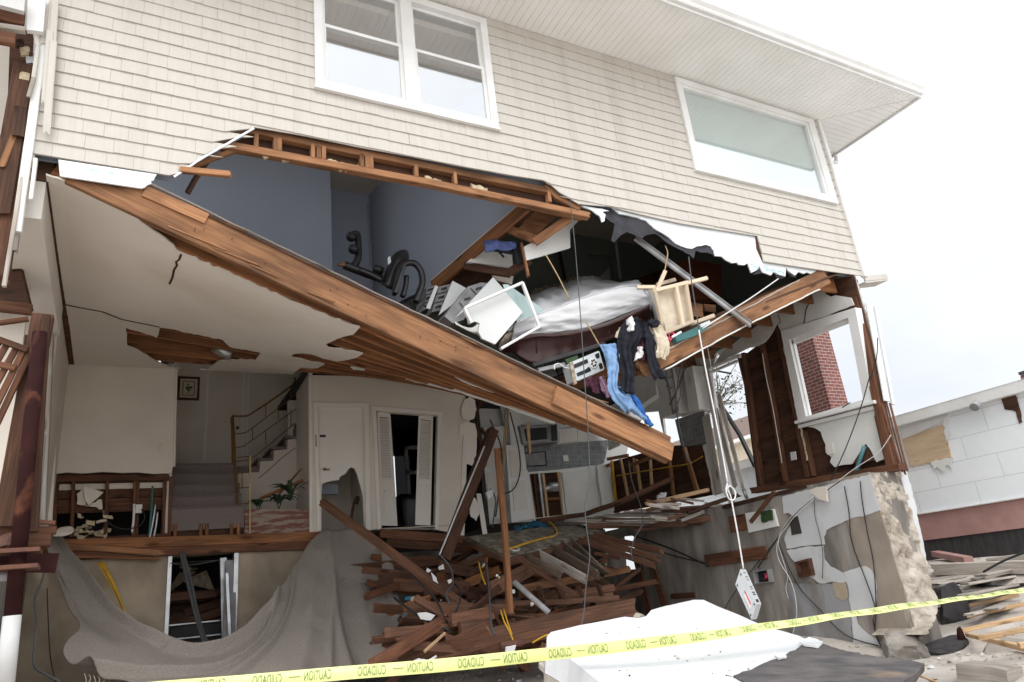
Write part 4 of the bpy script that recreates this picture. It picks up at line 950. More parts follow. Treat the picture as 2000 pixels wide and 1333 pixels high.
mb.build('inner_border', M['wood'], PC); mb = MB(); g = random.Random(5); cx_ = (x0 + x1) / 2; czz = (z0 + z1) / 2
for k in range(14):
    a = g.uniform(0, 6.28); r_ = g.uniform(.0, .06); p = Vector((cx_ + r_ * math.cos(a), 7.562 - .0005 * k, czz + .02 + r_ * math.sin(a))); mb.add([p + Vector((.022 * math.cos(q_), 0, .016 * math.sin(q_))) for q_ in [i * 1.047 for i in range(6)]], [(0, 1, 2, 3, 4, 5)])
box(mb, (cx_ - .006, 7.5605, z0 + .05), (cx_ + .006, 7.5625, czz)); mb.build('plant_print', M['leaf'], PC)

# ================================================================== BASEMENT
cw = [(-1.2, 2.06), (-1.2, -.2), (3.05, -.2), (3.05, 2.06)]
da, db = aY((333, 1098), YW), aY((462, 1090), YW)
Vq, Fq = tri2d(cw, [[(da.x, 2.03), (da.x, -.15), (db.x, -.15), (db.x, 2.03)]])
plate_map(MB(), Vq, Fq, lambda p: Vector((p.x, YW + .06, p.y)), lambda p: Vector((p.x, YW + .36, p.y))).build('foundation_wall', M['conc'], H)
mb = MB()
for a, b in (((da.x - .03, YW + .02, .1), (da.x + .02, YW + .2, 2.03)), ((db.x - .03, YW + .02, .1), (db.x + .03, YW + .2, 2.03))): box(mb, a, b)
mb.build('door_frame', M['metal'], H)
LB('steel_jamb', [aY((436, 1090), 5.4), aY((440, 1255), 5.3)], .10, .04, M['metal'], H, up=(0, 1, 0)); LB('steel_jamb', [aY((452, 1095), 5.3), aY((447, 1245), 5.15)], .16, .03, M['graymetal'], H, up=(0, 1, 0))
LB('steel_jamb', [aY((443, 1120), 5.1), aY((449, 1250), 5.05)], .05, .03, M['metal'], H, up=(0, 1, 0))
for y, t in ((1222, 1211), (1250, 1238)):
    LB('shelf_rail', [aY((330, y), 5.5), aY((442, t), 5.5)], .03, .025, M['metal'], H)
PR('dark_panel', pl([(331, 1224), (440, 1212), (440, 1290), (331, 1290)], 5.56), .03, M['charcoal'], H)
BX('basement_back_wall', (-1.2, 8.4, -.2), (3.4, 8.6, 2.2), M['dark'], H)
Vq, Fq = tri2d([(3.0, -.2), (9.3, -.2), (9.3, 2.1), (3.0, 2.1)], [[(a_.x, a_.z) for a_ in (aY((1172, 1048), 8.5), aY((1238, 1044), 8.5), aY((1242, 1112), 8.5), aY((1176, 1118), 8.5))]])
plate_map(MB(), Vq, Fq, lambda p: Vector((p.x, 8.5, p.y)), lambda p: Vector((p.x, 8.8, p.y))).build('basement_back_wall', M['concdark'], H)
BX('basement_left_wall', (-1.25, .2, -.2), (-1.0, 8.5, 2.1), M['concdark'], H)
BX('basement_partition', (3.05, YW + .1, -.2), (3.2, 8.5, 2.05), M['concdark'], H)
# rubble seen through the basement doorway
g = random.Random(8); 
for k in range(16):
    c = aY((g.uniform(335, 430), g.uniform(1160, 1235)), g.uniform(6.2, 7.6)); an = g.uniform(-.4, .4); L = g.uniform(.4, .9)
    LB('loose_board', [c - Vector((L * math.cos(an), g.uniform(-.2, .2), L * math.sin(an) * .6)), c + Vector((L * math.cos(an), 0, L * math.sin(an) * .6))], .04, .12, M['rubwood'], None, label='brown board jumbled inside the dark basement doorway', cat='board', group='boards inside the basement doorway')
for k in range(4):
    c = aY((g.uniform(345, 420), g.uniform(1105, 1150)), 6.8); PR('insulation_scrap', [c + Vector((g.uniform(-.3, .3), g.uniform(-.1, .1), g.uniform(-.18, .18))) for _ in range(3)], .03, M['insul'], H)
# right foundation wall with its rough broken end
XF = 9.1; XG = 9.78
PR('foundation_wall', [(XF, .10, -.3), (XF, 8.6, -.3), (XF, 8.6, 2.07), (XF, .10, 2.07)], XG - XF, M['concdark'], H, holes=[[aX(p, XF) for p in ((1170, 1052), (1238, 1046), (1241, 1112), (1174, 1120))]], udir=(0, 1, 0))
LB('opening_post', [aX((1184, 1052), XF + .1), aX((1180, 1118), XF + .1)], .06, .12, M['whitewood'], H, up=(0, 1, 0))
bm = bmesh.new(); NX, NZ = 22, 60; grid = []
# broken end: a jagged face between inner and outer corner, leaning out at the foot
cols_in = [((1699, 926), .03), ((1722, 1000), .0), ((1745, 1085), .0), ((1765, 1160), .0), ((1783, 1227), -.02), ((1793, 1268), -.03)]
cols_out = [((1757, 918), .12), ((1775, 975), .10), ((1797, 1060), .06), ((1820, 1140), -.02), ((1833, 1192), -.12), ((1812, 1240), -.32)]
inn = resample([aY(p, y) for p, y in cols_in], NZ); outr = resample([aY(p, y) for p, y in cols_out], NZ)
Vv = []
for j in range(NZ):
    for i in range(NX):
        p = inn[j].lerp(outr[j], i / (NX - 1)); e = math.sin(math.pi * min(1, i / (NX - 1))) ** .5
        d = .10 * e * (fbm(p, 2.2, 4)) + .05 * fbm(p, 7, 4) - .05 * e
        Vv.append(p + Vector((.02 * fbm(p + Vector((5, 0, 0)), 6, 3), -d * .9, 0)))
n0 = len(Vv); Ff = [[j * NX + i, (j + 1) * NX + i, (j + 1) * NX + i + 1, j * NX + i + 1] for j in range(NZ - 1) for i in range(NX - 1)]
for j in range(NZ): Vv.append(Vector((XF + .0, .12, Vv[j * NX].z)))
for j in range(NZ): Vv.append(Vector((Vv[j * NX + NX - 1].x + .02, .5, Vv[j * NX + NX - 1].z)))
Ff += [[j * NX, n0 + j, n0 + j + 1, (j + 1) * NX] for j in range(NZ - 1)]; Ff += [[j * NX + NX - 1, (j + 1) * NX + NX - 1, n0 + NZ + j + 1, n0 + NZ + j] for j in range(NZ - 1)]
obj('broken_wall_end', Vv, Ff, M['concrough'], H)
mb = MB()
PR('wall_corner_face', [Vector((XF - .012, .02, 2.065)), Vector((XF - .012, .55, 2.06)), Vector((XF - .012, .55, -.2)), Vector((XF - .012, -.03, -.2))], .02, mat('brown_concrete', (.36, .305, .25), (.27, .225, .185), 2.4, .85, .25, 18, (1, 1, .8), c3=(.20, .16, .13), sc3=1.6, p3=(.55, .8)), H)
wp = lambda name, L, m, a=1.5, s=8, sd=1, off=.006, t=.006: PR(name, [aX(p, XF - off) for p in rag(L, a, s, sd)], t, M[m] if isinstance(m, str) else m, H, udir=(0, 1, 0))
wp('paint_patch', [(1528, 970), (1580, 957), (1640, 942), (1698, 927), (1719, 997), (1700, 1004), (1685, 1009), (1665, 1012), (1650, 1018), (1630, 1028), (1614, 1036), (1609, 1050), (1611, 1064), (1580, 1066), (1536, 1072), (1532, 1050), (1546, 1025), (1552, 1010), (1540, 1002), (1530, 1004)], 'whitepaint', 1.4, 7, 1, .018)
wp('paint_patch', [(1536, 1076), (1575, 1068), (1609, 1066), (1610, 1092), (1622, 1107), (1640, 1116), (1648, 1120), (1652, 1138), (1624, 1137), (1603, 1140), (1583, 1128), (1560, 1108), (1546, 1092)], 'whitepaint', 1.4, 7, 2, .018)
wp('paint_patch', [(1648, 1118), (1662, 1113), (1678, 1108), (1690, 1106), (1702, 1114), (1710, 1132), (1712, 1150), (1711, 1180), (1706, 1196), (1698, 1192), (1672, 1204), (1676, 1220), (1692, 1236), (1712, 1250), (1744, 1264), (1746, 1272), (1700, 1263), (1668, 1266), (1662, 1200), (1657, 1150)], 'whitepaint', 1.4, 7, 3, .018)
wp('damp_stain', [(1535, 1140), (1600, 1140), (1655, 1140), (1662, 1200), (1668, 1262), (1600, 1255), (1545, 1235)], mat('gray_stain', (.27, .26, .25), (.2, .19, .185), 4, .85, .2, 16, (1, 1, .4), c3=(.30, .30, .31), sc3=2, p3=(.5, .6)), 2.5, 8, 4, .008, .004)
wp('damp_stain', [(1625, 1140), (1640, 1133), (1652, 1140), (1656, 1168), (1645, 1175), (1632, 1165)], M['conc'], 2, 6, 6, .014, .003)
LB('wood_cleat', [aX((1379, 1096), XF - .03), aX((1496, 1079), XF - .03)], .20, .05, M['midwood'], H, up=(1, 0, 0), r0=.04)
LB('wood_cleat', [aX((1311, 1165), XF - .02), aX((1357, 1162), XF - .02)], .09, .03, M['midwood'], H, up=(1, 0, 0))
PR('wood_cleat', [aX(p, XF - .03) for p in ((1422, 1009), (1461, 1003), (1463, 1035), (1427, 1041))], .03, M['midwood'], H, udir=(0, 1, 0))
PR('meter_board', [aX(p, XF - .05) for p in ((1455, 1003), (1510, 994), (1519, 1028), (1462, 1041))], .04, M['cab'], H, udir=(0, 1, 0))
PR('circuit_board', [aX(p, XF - .08) for p in rag([(1484, 1000), (1505, 996), (1509, 1016), (1488, 1021)], 1.5, 4, 3)], .03, M['leaf'], H)
PR('painted_niche', [aX(p, XF - .026) for p in ((1542, 1014), (1558, 1008), (1566, 1042), (1546, 1046))], .004, M['dark'], H)  # flat dark plate paints a hole's shade on the wall, nothing is cut
fr = [(1552, 1098), (1579, 1091), (1586, 1124), (1560, 1129)]; fi = [(1558, 1101), (1576, 1096), (1581, 1120), (1564, 1124)]
PR('wood_vent_frame', [aX(p, XF - .09) for p in fr], .08, M['darkwood'], H, holes=[[aX(p, XF - .09) for p in fi]], udir=(0, 1, 0)); PR('vent_panel', [aX(p, XF - .03) for p in fi], .02, M['midwood'], H)
fr = [(1470, 1116), (1498, 1112), (1503, 1138), (1473, 1141)]; fi = [(1472, 1118), (1497, 1114), (1501, 1136), (1475, 1139)]
PR('junction_box', [aX(p, XF - .12) for p in fr], .11, M['graymetal'], H, holes=[[aX(p, XF - .12) for p in fi]], udir=(0, 1, 0)); PR('junction_box_back', [aX(p, XF - .03) for p in fi], .02, M['black'], H)
for k in range(4): TB('loose_wire', [aX((1490 + k * 2, 1118), XF - .06), aX((1494 + k, 1126 + k), XF - .14), aX((1488 + 2 * k, 1132), XF - .07)], .008, M['pink'] if k % 2 else M['rubber'], H)
PR('paint_edge', [aY(p, .10) for p in rag([(1758, 920), (1771, 918), (1788, 985), (1806, 1075), (1812, 1108), (1801, 1096), (1790, 1052), (1774, 985), (1764, 945)], 1.5, 7, 44)], .02, M['whitepaint'], H)
chunk('concrete_footing', (8.98, .10, -.18), (.40, .36, .24), M['concdark'], 5, H, .4)

# ================================================================== GROUND FLOOR, RIGHT SIDE
XW = 9.82
def px9(name, L, m, t=.02, X=XW, a=0, s=8, sd=1, holes=(), par=None): return PR(name, [aX(p, X) for p in (rag(L, a, s, sd) if a else L)], t, M[m] if isinstance(m, str) else m, par or H, holes=[[aX(p, X) for p in h] for h in holes], udir=(0, 1, 0))
sh = [(1408, 712), (1455, 684), (1500, 660), (1560, 600), (1672, 545), (1700, 600), (1775, 930), (1478, 965), (1448, 715)]
ho = [(1534, 658), (1664, 611), (1692, 788), (1566, 822)]
px9('wall_sheathing', [(1446, 700), (1488, 668), (1540, 560), (1668, 540), (1755, 905), (1480, 962)], 'darkwood', .03, XW + .13, holes=[ho])
px9('drywall', [(1395, 712), (1408, 690), (1500, 620), (1560, 575), (1598, 560), (1606, 566), (1612, 574), (1622, 580), (1632, 577), (1650, 580), (1662, 582), (1668, 596), (1600, 622), (1525, 648), (1521, 640), (1518, 632), (1508, 650), (1494, 669), (1481, 676), (1462, 680), (1444, 689), (1420, 700)], 'plasterw', .015, XW, .8, 9, 3)
px9('drywall', [(1562, 832), (1640, 812), (1706, 796), (1716, 845), (1727, 897), (1712, 903), (1704, 886), (1697, 874), (1690, 871), (1684, 886), (1670, 905), (1650, 908), (1630, 913), (1621, 903), (1624, 893), (1613, 885), (1612, 868), (1603, 844), (1590, 836)], 'plasterw', .015, XW, 1.0, 7, 4)
TB('plaster_crack', [aX(p, XW - .004) for p in ((1582, 575), (1580, 592), (1574, 606), (1570, 635))], .010, M['darkwood'], H, sm=0)
TB('plaster_crack', [aX(p, XW - .004) for p in ((1520, 615), (1524, 630), (1519, 634))], .006, M['darkwood'], H, sm=0)
px9('outlet_plate', [(1612, 868), (1625, 865), (1629, 886), (1616, 889)], 'doorp', .01, XW - .012)
# side window without glass
A = [(1525, 647), (1670, 601), (1705, 788), (1559, 826)]; B = [(1541, 664), (1656, 621), (1686, 781), (1574, 814)]
wf = px9('window', A, 'trim', .15, XW - .03, holes=[B])
px9('inner_stop', [(1541, 663), (1657, 620), (1658, 630), (1542, 675)], 'trim', .06, XW + .03, par=wf)
px9('inner_stop', [(1541, 664), (1548, 662), (1581, 812), (1574, 814)], 'trim', .06, XW + .03, par=wf)
LB('window_sill', [aX((1556, 826), XW - .06), aX((1711, 785), XW - .06)], .05, .10, M['trim'], wf, up=(1, 0, 0)); LB('sill_apron', [aX((1560, 834), XW - .03), aX((1708, 796), XW - .03)], .06, .03, M['trim'], wf, up=(1, 0, 0))
LB('broken_latch', [aX((1645, 796), XW - .07), aX((1660, 787), XW - .12)], .03, .012, M['black'], wf)
# studs of the stripped bay
for a, b, m, w_ in (((1453, 690), (1488, 948), 'midwood', .07), ((1489, 672), (1536, 940), 'midwood', .07), ((1522, 640), (1580, 932), 'midwood', .09), ((1571, 842), (1591, 930), 'midwood', .05), ((1445, 700), (1470, 800), 'darkwood', .04)):
    LB('wall_stud', [aX(a, XW + .05), aX(b, XW + .05)], .10, w_, M[m], H, up=(0, 1, 0), wob=.006)
LB('foam_bead', [aX((1528, 655), XW - .01), aX((1560, 820), XW - .01), aX((1577, 900), XW - .01)], .015, .03, M['insul'], H, up=(0, 1, 0), wob=.012, seg=.08)
TB('caulk_line', [aX(p, XW - .012) for p in ((1489, 690), (1496, 735), (1508, 790), (1520, 860), (1527, 905))], .008, M['plaster'], H)
px9('outlet_plate', [(1543, 884), (1553, 882), (1555, 898), (1545, 900)], 'white', .02, XW - .03)
# corner posts and trim
LB('corner_post', [aY((1664, 548), .07), aY((1744, 916), .07)], .12, .12, M['midwood'], H, up=(0, 1, 0))
LB('corner_post', [aY((1654, 560), .16), aY((1740, 915), .16)], .08, .09, M['midwood'], H, up=(0, 1, 0))
LB('corner_trim', [aY((1696, 594), -.045), aY((1732, 784), -.045)], .115, .03, M['trim'], H, up=(0, 1, 0))
LB('corner_trim', [aY((1709, 600), -.02), aY((1744, 790), -.02)], .05, .04, M['foam'], H, up=(0, 1, 0))
for a, b, w_ in (((1722, 790), (1762, 920), .035), ((1730, 782), (1768, 925), .03), ((1738, 788), (1772, 920), .04)): LB('loose_slat', [aY(a, -.02), aY(b, -.05)], w_, .02, M['midwood'], H, up=(0, 1, 0), r1=.03)
LB('sill_plate', [aX((1478, 958), XW - .1), aX((1764, 912), XW - .1)], .2, .10, M['midwood'], H, r0=.1)
LB('sill_plate', [aX((1420, 990), XF - .01), aX((1580, 950), XF + .05)], .1, .06, M['darkwood'], H, r0=.1)
PR('debris_triangle', [aX(p, XW - .03) for p in ((1690, 868), (1706, 900), (1665, 906))], .03, M['darkwood'], H)
TB('roof_stub', [aY((1690, 545), .1), aY((1735, 543), .1)], .001, M['trim'], H, sm=0)
mb = MB(); obox(mb, aY((1690, 553), .02), aY((1735, 548), .02) - aY((1690, 553), .02), (0, .25, 0), (0, 0, .025)); obox(mb, aY((1690, 549), .02), aY((1735, 545), .02) - aY((1690, 549), .02), (0, .02, 0), (0, 0, .09)); mb.build('bent_flashing', M['siding'], H)
TB('drain_pipe', [aX(p, XW - .08) for p in ((1620, 945), (1636, 928), (1650, 930), (1664, 934), (1672, 922), (1688, 872))], .03, mat('teal_pvc', (.10, .25, .28), (.08, .2, .22), 5, .5), H, sm=2)
# door opening casing
for a, b, w_ in (((1380, 722), (1446, 694), .09), ((1372, 735), (1440, 705), .05), ((1386, 718), (1424, 950), .08)): LB('door_casing', [aX(a, XW - .03), aX(b, XW - .03)], .05, w_, M['cab'], H, up=(1, 0, 0))
px9('wall_panel', [(1270, 720), (1400, 690), (1390, 730), (1400, 800), (1392, 800), (1330, 815), (1318, 745), (1272, 760)], 'cab', .04, XW)
# kitchen wall cabinets on the side wall
def cabinet(pts, X, t, name='wall_cabinet', m='cab', par=None): return px9(name, pts, m, t, X, par=par)
c1 = cabinet([(1278, 706), (1308, 696), (1326, 806), (1292, 818)], XW - .33, .32)
PR('glass_door', [aX(p, XW - .35) for p in ((1297, 712), (1310, 708), (1325, 803), (1313, 810))], .02, M['graymetal'], c1, holes=[[aX(p, XW - .35) for p in ((1300, 722), (1310, 718), (1323, 798), (1315, 803))]], udir=(0, 1, 0))
for k in range(3): LB('glazing_bar', [aX((1302 + k * 4, 740 + k * 20), XW - .35), aX((1313 + k * 3.5, 736 + k * 20), XW - .35)], .01, .02, M['graymetal'], c1)
px9('drawer_unit', [(1335, 722), (1352, 715), (1366, 800), (1345, 803)], 'cab', .3, XW - .3)
px9('tile_backsplash', [(1318, 820), (1374, 803), (1388, 862), (1372, 868), (1340, 872), (1330, 872)], 'tile', .03, XW - .01)
px9('window_frame', [(1250, 745), (1284, 735), (1300, 862), (1262, 860)], 'cab', .05, XW + .04, holes=[[(1258, 806), (1286, 804), (1291, 828), (1318, 822), (1323, 853), (1262, 858)][:3] + [(1297, 852), (1264, 856)]])
px9('lower_wall', [(1372, 870), (1386, 862), (1402, 940), (1414, 962), (1392, 968), (1384, 920)], 'cab', .04, XW - .02, 1, 8, 5)
# rails and studs of the stripped cabinets
px9('stripped_wall', [(1186, 905), (1300, 872), (1380, 866), (1402, 965), (1300, 985), (1196, 1003)], 'darkwood', .04, XW + .14)
for a, b, m, w_ in (((1212, 897), (1228, 975), 'pale', .05), ((1243, 898), (1252, 962), 'pale', .05), ((1270, 898), (1274, 956), 'pale', .05), ((1308, 902), (1316, 968), 'wood', .07), ((1336, 875), (1362, 958), 'wood', .09), ((1237, 895), (1240, 922), 'joist', .05), ((1195, 900), (1204, 985), 'yellow', .04)):
    LB('wall_stud', [aX(a, XW - .0), aX(b, XW - .0)], .06, w_, M[m], H, up=(0, 1, 0))
for a, b in (((1188, 897), (1226, 890)), ((1230, 910), (1282, 890)), ((1290, 980), (1382, 958)), ((1164, 918), (1192, 908))): LB('stud_plate', [aX(a, XW - .05), aX(b, XW - .05)], .06, .07, M['wood'], H, r0=.05, r1=.05)
TB('yellow_cable', [aX(p, XW - .06) for p in ((1204, 930), (1250, 922), (1310, 912), (1345, 906), (1372, 892))], .012, M['yellow'], H)
# leaning planks in the doorway
for a, b, w_, m in (((1384, 735), (1420, 965), .14, 'cab'), ((1398, 800), (1436, 950), .10, 'graywood'), ((1404, 770), (1452, 955), .09, 'whitewood'), ((1378, 812), (1404, 962), .20, 'whitewood')):
    LB('leaning_plank', [aX(a, XW - .25), aX(b, XW - .45)], .025, w_, M[m], H, up=(0, 1, 0), r1=.04)
TB('conduit', [aX((1449, 950), XW - .3), aX((1459, 974), XW - .3)], .03, M['metal'], H, sm=0)
# kitchen back wall
YK = 7.0
def pk(name, L, m, Y=YK, t=.03, par=None, holes=(), a=0, sd=1): return PR(name, [aY(p, Y) for p in (rag(L, a, 8, sd) if a else L)], t, M[m] if isinstance(m, str) else m, par or H, holes=[[aY(p, Y) for p in h] for h in holes], udir=(1, 0, 0))
kh = [(1034, 926), (1094, 922), (1101, 1006), (1046, 1012)]
pk('kitchen_wall', [(930, 770), (1290, 760), (1230, 860), (1196, 1010), (940, 1025)], 'cab', YK + .08, .05, holes=[kh])
pk('tile_backsplash', [(1012, 872), (1190, 860), (1180, 905), (1168, 908), (1100, 916), (1034, 922), (1020, 900)], 'tile', YK + .05, .02)
pk('range_hood_plate', [(1018, 886), (1066, 881), (1069, 910), (1024, 912)], 'graymetal', YK + .02, .02)
tri = [(1019, 887), (1065, 882), (1068, 909), (1025, 911)]
for a, b in zip(tri, tri[1:] + tri[:1]): LB('plate_border', [aY(a, YK), aY(b, YK)], .015, .02, M['charcoal'], H)
BX('outlet_plate', tuple(aY((1101, 901), YK + .02)), tuple(aY((1108, 890), YK + .05)), M['doorp'], H)
wc = pk('wall_cabinet', [(992, 800), (1014, 800), (1022, 868), (998, 872)], 'cab', YK - .3, .35)
wc = pk('wall_cabinet', [(1086, 838), (1140, 836), (1138, 862), (1090, 867)], 'cab', YK - .3, .35)
for a, b in (((1092, 842), (1125, 862)), ((1128, 840), (1137, 860))): pk('cabinet_door', [(a[0], a[1]), (b[0], a[1] - 1), (b[0] + 1, b[1]), (a[0] + 1, b[1] + 2)], 'doorp', YK - .32, .02, wc)
pk('cabinet_panel', [(975, 782), (1090, 792), (1140, 830), (1090, 838), (1018, 830), (985, 825)], 'cab', YK - .1, .05)
# pantry doors, one hanging crooked
for q, y in (([(988, 870), (1022, 868), (1042, 1014), (999, 1021)], YK - .35), ([(942, 836), (984, 832), (990, 1010), (946, 1020)], YK - .1)):
    d_ = pk('pantry_door', q, 'cab', y, .03); c_ = [sum(p[0] for p in q) / 4, sum(p[1] for p in q) / 4]
    for v0, v1 in ((.08, .42), (.48, .86)):
        L = lambda u, v: (q[0][0] + (q[1][0] - q[0][0]) * u + ((q[3][0] - q[0][0]) * (1 - u) + (q[2][0] - q[1][0]) * u) * v, q[0][1] + (q[1][1] - q[0][1]) * u + ((q[3][1] - q[0][1]) * (1 - u) + (q[2][1] - q[1][1]) * u) * v)
        pk('door_panel', [L(.18, v0), L(.82, v0), L(.82, v1), L(.18, v1)], 'doorp', y - .015, .014, d_)
LB('door_jamb', [aY((1024, 915), YK - .2), aY((1042, 1016), YK - .2)], .06, .04, M['cab'], H, up=(0, 1, 0))
for a, b, m in (((1030, 915), (1046, 1012), 'wood'), ((1052, 925), (1062, 1012), 'metal'), ((1060, 926), (1070, 1010), 'pale'), ((1090, 922), (1101, 1008), 'pale'), ((1042, 925), (1052, 1010), 'darkwood')):
    LB('wall_stud', [aY(a, YK + .12), aY(b, YK + .12)], .06, .05, M[m], H, up=(0, 1, 0))
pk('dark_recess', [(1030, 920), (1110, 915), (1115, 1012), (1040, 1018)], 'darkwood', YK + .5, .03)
LB('recess_shelf', [aY((1048, 978), YK + .3), aY((1096, 974), YK + .3)], .2, .05, M['joist'], H)
pk('recess_glint', [(1072, 944), (1088, 942), (1088, 950), (1073, 951)], 'paneltop', YK + .4, .02)
TB('flex_duct', [aY((1045, 957), YK + .35), aY((1095, 952), YK + .35)], .10, M['metal'], H, sm=0)
pk('lower_panel', [(1098, 924), (1190, 908), (1196, 1000), (1108, 1008)], 'plasterw', YK + .03, .03, a=1, sd=4)
pk('lower_panel', [(1166, 912), (1192, 906), (1200, 998), (1178, 1000)], 'cab', YK - .05, .03, a=1, sd=5)
LB('stud_plate', [aY((1050, 1018), YK - .4), aY((1140, 1006), YK - .5), aY((1200, 985), YK - 1.0), aY((1306, 940), YK - 2.2)], .12, .09, M['midwood'], H, r0=.1, r1=.15, wob=.012)
# soffit / upper kitchen surfaces behind the beam
pk('kitchen_soffit', [(925, 760), (1130, 770), (1150, 800), (1040, 792), (970, 786)], 'cab', YK - .2, .05)
px9('kitchen_side_wall', [(1186, 740), (1290, 700), (1290, 760), (1236, 775), (1210, 870), (1188, 880)], 'cab', .05, XW + .02)
px9('hood_panel', [(1232, 740), (1276, 722), (1282, 770), (1240, 800)], 'cab', .2, XW - .25)
# microwave
MW = thing('microwave', 'stainless over-range microwave hanging on the kitchen back wall', 'microwave', tuple(aY((1055, 868), YK - .4)))
q = [(1014, 832), (1088, 828), (1090, 862), (1022, 870)]
PR('body', [aY(p, YK - .38) for p in q], .38, M['graymetal'], MW, udir=(1, 0, 0)); PR('door', [aY(p, YK - .40) for p in ((1016, 834), (1074, 831), (1076, 861), (1023, 867))], .018, M['metal'], MW, udir=(1, 0, 0))
PR('door_window', [aY(p, YK - .408) for p in ((1024, 838), (1067, 835), (1069, 858), (1028, 862))], .007, M['black'], MW, udir=(1, 0, 0)); PR('control_panel', [aY(p, YK - .395) for p in ((1076, 831), (1087, 830), (1089, 860), (1078, 862))], .012, M['black'], MW, udir=(1, 0, 0))
TB('handle', [aY((1072, 833), YK - .44), aY((1075, 860), YK - .44)], .012, M['metal'], MW, sm=0)
# kitchen deck, sagging
def dk(name, L, m, t=.05, seed=0, par=None, **k): return PR(name, L, Vector((0, 0, -t)), M[m], par, **k)

# ================================================================== THINGS ON THE COLLAPSED UPPER FLOOR
def T1(name, label, cat, px, Y, group=None): return thing(name, label, cat, tuple(aY(px, Y)), group)
# exercise machine
EM = T1('exercise_machine', 'black home gym with padded backrest standing in the blue upstairs room', 'exercise machine', (760, 570), 1.4)
tb = lambda name, L, Y, r, m='black', par=EM, sm=4, n=8: TB(name, [aY(p, Y) if len(p) == 2 else aY(p[:2], p[2]) for p in L], r, M[m], par, n, sm)
tb('press_arm', [(684, 463), (690, 458), (698, 459), (700, 480), (700, 500), (696, 513), (688, 522)], 1.5, .045)
for c in ((686, 463), (690, 487)):
    mb = MB(); tube_mb(mb, [aY(c, 1.42), aY(c, 1.50)], .065, 14, 0); mb.build('hand_grip', M['black'], EM, True)
tb('frame_tube', [(672, 518), (706, 531), (745, 545)], 1.45, .055); tb('frame_tube', [(730, 524), (748, 530)], 1.4, .05); tb('frame_tube', [(702, 528), (722, 536), (746, 548)], 1.3, .035)
tb('arm_loop', [(772, 572), (776, 545), (783, 522), (797, 514), (811, 516), (822, 530), (825, 552), (819, 572), (812, 590)], 1.15, .042)
tb('arm_loop', [(786, 580), (792, 560), (794, 540)], 1.2, .035)
LB('upright', [aY((771, 575), 1.1), aY((788, 522), 1.1)], .05, .10, M['black'], EM, up=(0, 1, 0))
loft('backrest', [[(*aY(p, y),) for p, y in r_] for r_ in ((((744, 556), 1.35), ((756, 520), 1.35), ((766, 500), 1.35), ((780, 489), 1.38)), (((756, 560), 1.22), ((768, 525), 1.2), ((780, 500), 1.2), ((790, 488), 1.3)), (((772, 566), 1.3), ((786, 530), 1.3), ((799, 508), 1.3), ((797, 491), 1.35)))], 14, 10, M['black'], EM, thick=.06)
PR('sticker', pl([(757, 504), (762, 500), (764, 512), (758, 518)], 1.17), .004, M['silver'], EM)
PR('drawer_shelf', pl([(659, 516), (676, 512), (674, 520), (662, 518)], 1.4), .03, M['wood'], EM)
# filing drawers and loose white panels
FC = T1('filing_cabinet', 'dark gray filing cabinet tipped over among white panels', 'filing cabinet', (850, 600), 1.5)
def drawer_face(L, Y, t, par=FC):
    b_ = PR('drawer', pl(L, Y), t, M['graymetal'], par); c = [sum(p[i] for p in L) / len(L) for i in (0, 1)]
    PR('drawer_pull', pl([(c[0] - 6, c[1] - 1), (c[0] + 5, c[1] - 4), (c[0] + 5, c[1]), (c[0] - 6, c[1] + 3)], Y - .012), .01, M['black'], b_)
for L in ([(834, 562), (852, 556), (848, 570), (832, 576)], [(832, 578), (848, 572), (843, 587), (829, 592)], [(829, 594), (843, 589), (838, 602), (826, 606)]): drawer_face(L, 1.55, .35)
for L in ([(858, 560), (884, 554), (878, 568), (853, 574)], [(853, 576), (878, 570), (871, 586), (848, 592)], [(848, 594), (871, 588), (864, 606), (843, 610)]): drawer_face(L, 1.35, .35)
FC2 = T1('filing_cabinet', 'light gray filing cabinet lying on its side between two white panels', 'filing cabinet', (930, 590), 1.0)
PR('cabinet_body', pl([(868, 618), (914, 560), (940, 552), (968, 556), (945, 580), (905, 625), (885, 632)], 1.0), .4, M['graymetal'], FC2)
for L in ([(898, 590), (918, 566), (930, 578), (908, 602)], [(920, 562), (940, 554), (952, 562), (932, 576)]): drawer_face(L, .97, .02, FC2)
PN = lambda L, Y, t, lab, m='paneltop': PR('white_board', pl(L, Y), t, M[m], None, label=lab, cat='board')
PN([(850, 558), (856, 560), (840, 604), (832, 602)], 1.25, .025, 'narrow white board standing on edge between the dark drawers')
PN([(884, 549), (916, 566), (893, 588), (857, 616)], 1.2, .025, 'white board leaning left of the light gray filing cabinet')
PN([(963, 542), (990, 572), (944, 594), (905, 608), (888, 622)], .85, .025, 'pointed white board leaning behind the largest white panel')
PN([(911, 604), (988, 571), (1021, 610), (967, 673), (942, 662), (934, 648), (937, 632), (928, 628), (916, 632)], .24, .03, 'large white panel in front of the bed and the loose window frame')
loft('torn_cloth', [[aY(p, .62) for p in ((889, 628), (904, 637), (922, 640), (938, 628))], [aY(p, .52) for p in ((891, 634), (906, 642), (925, 650), (940, 645))], [aY(p, .6) for p in ((900, 640), (915, 648), (932, 655), (944, 662))]], 14, 8, M['plasterw'], None, label='crumpled white scrap curling over the top edge of the fallen beam', cat='scrap')
WF = T1('window_sash_frame', 'loose white metal window frame leaning on the bed', 'window frame', (980, 680), .6)
fr_ = [(907, 603), (1020, 553), (1053, 639), (978, 682)]
def bar2(a, b, w_=.045): LB('frame_rail', [aY(a, .17), aY(b, .17)], .03, w_, M['trim'], WF, up=(0, 1, 0))
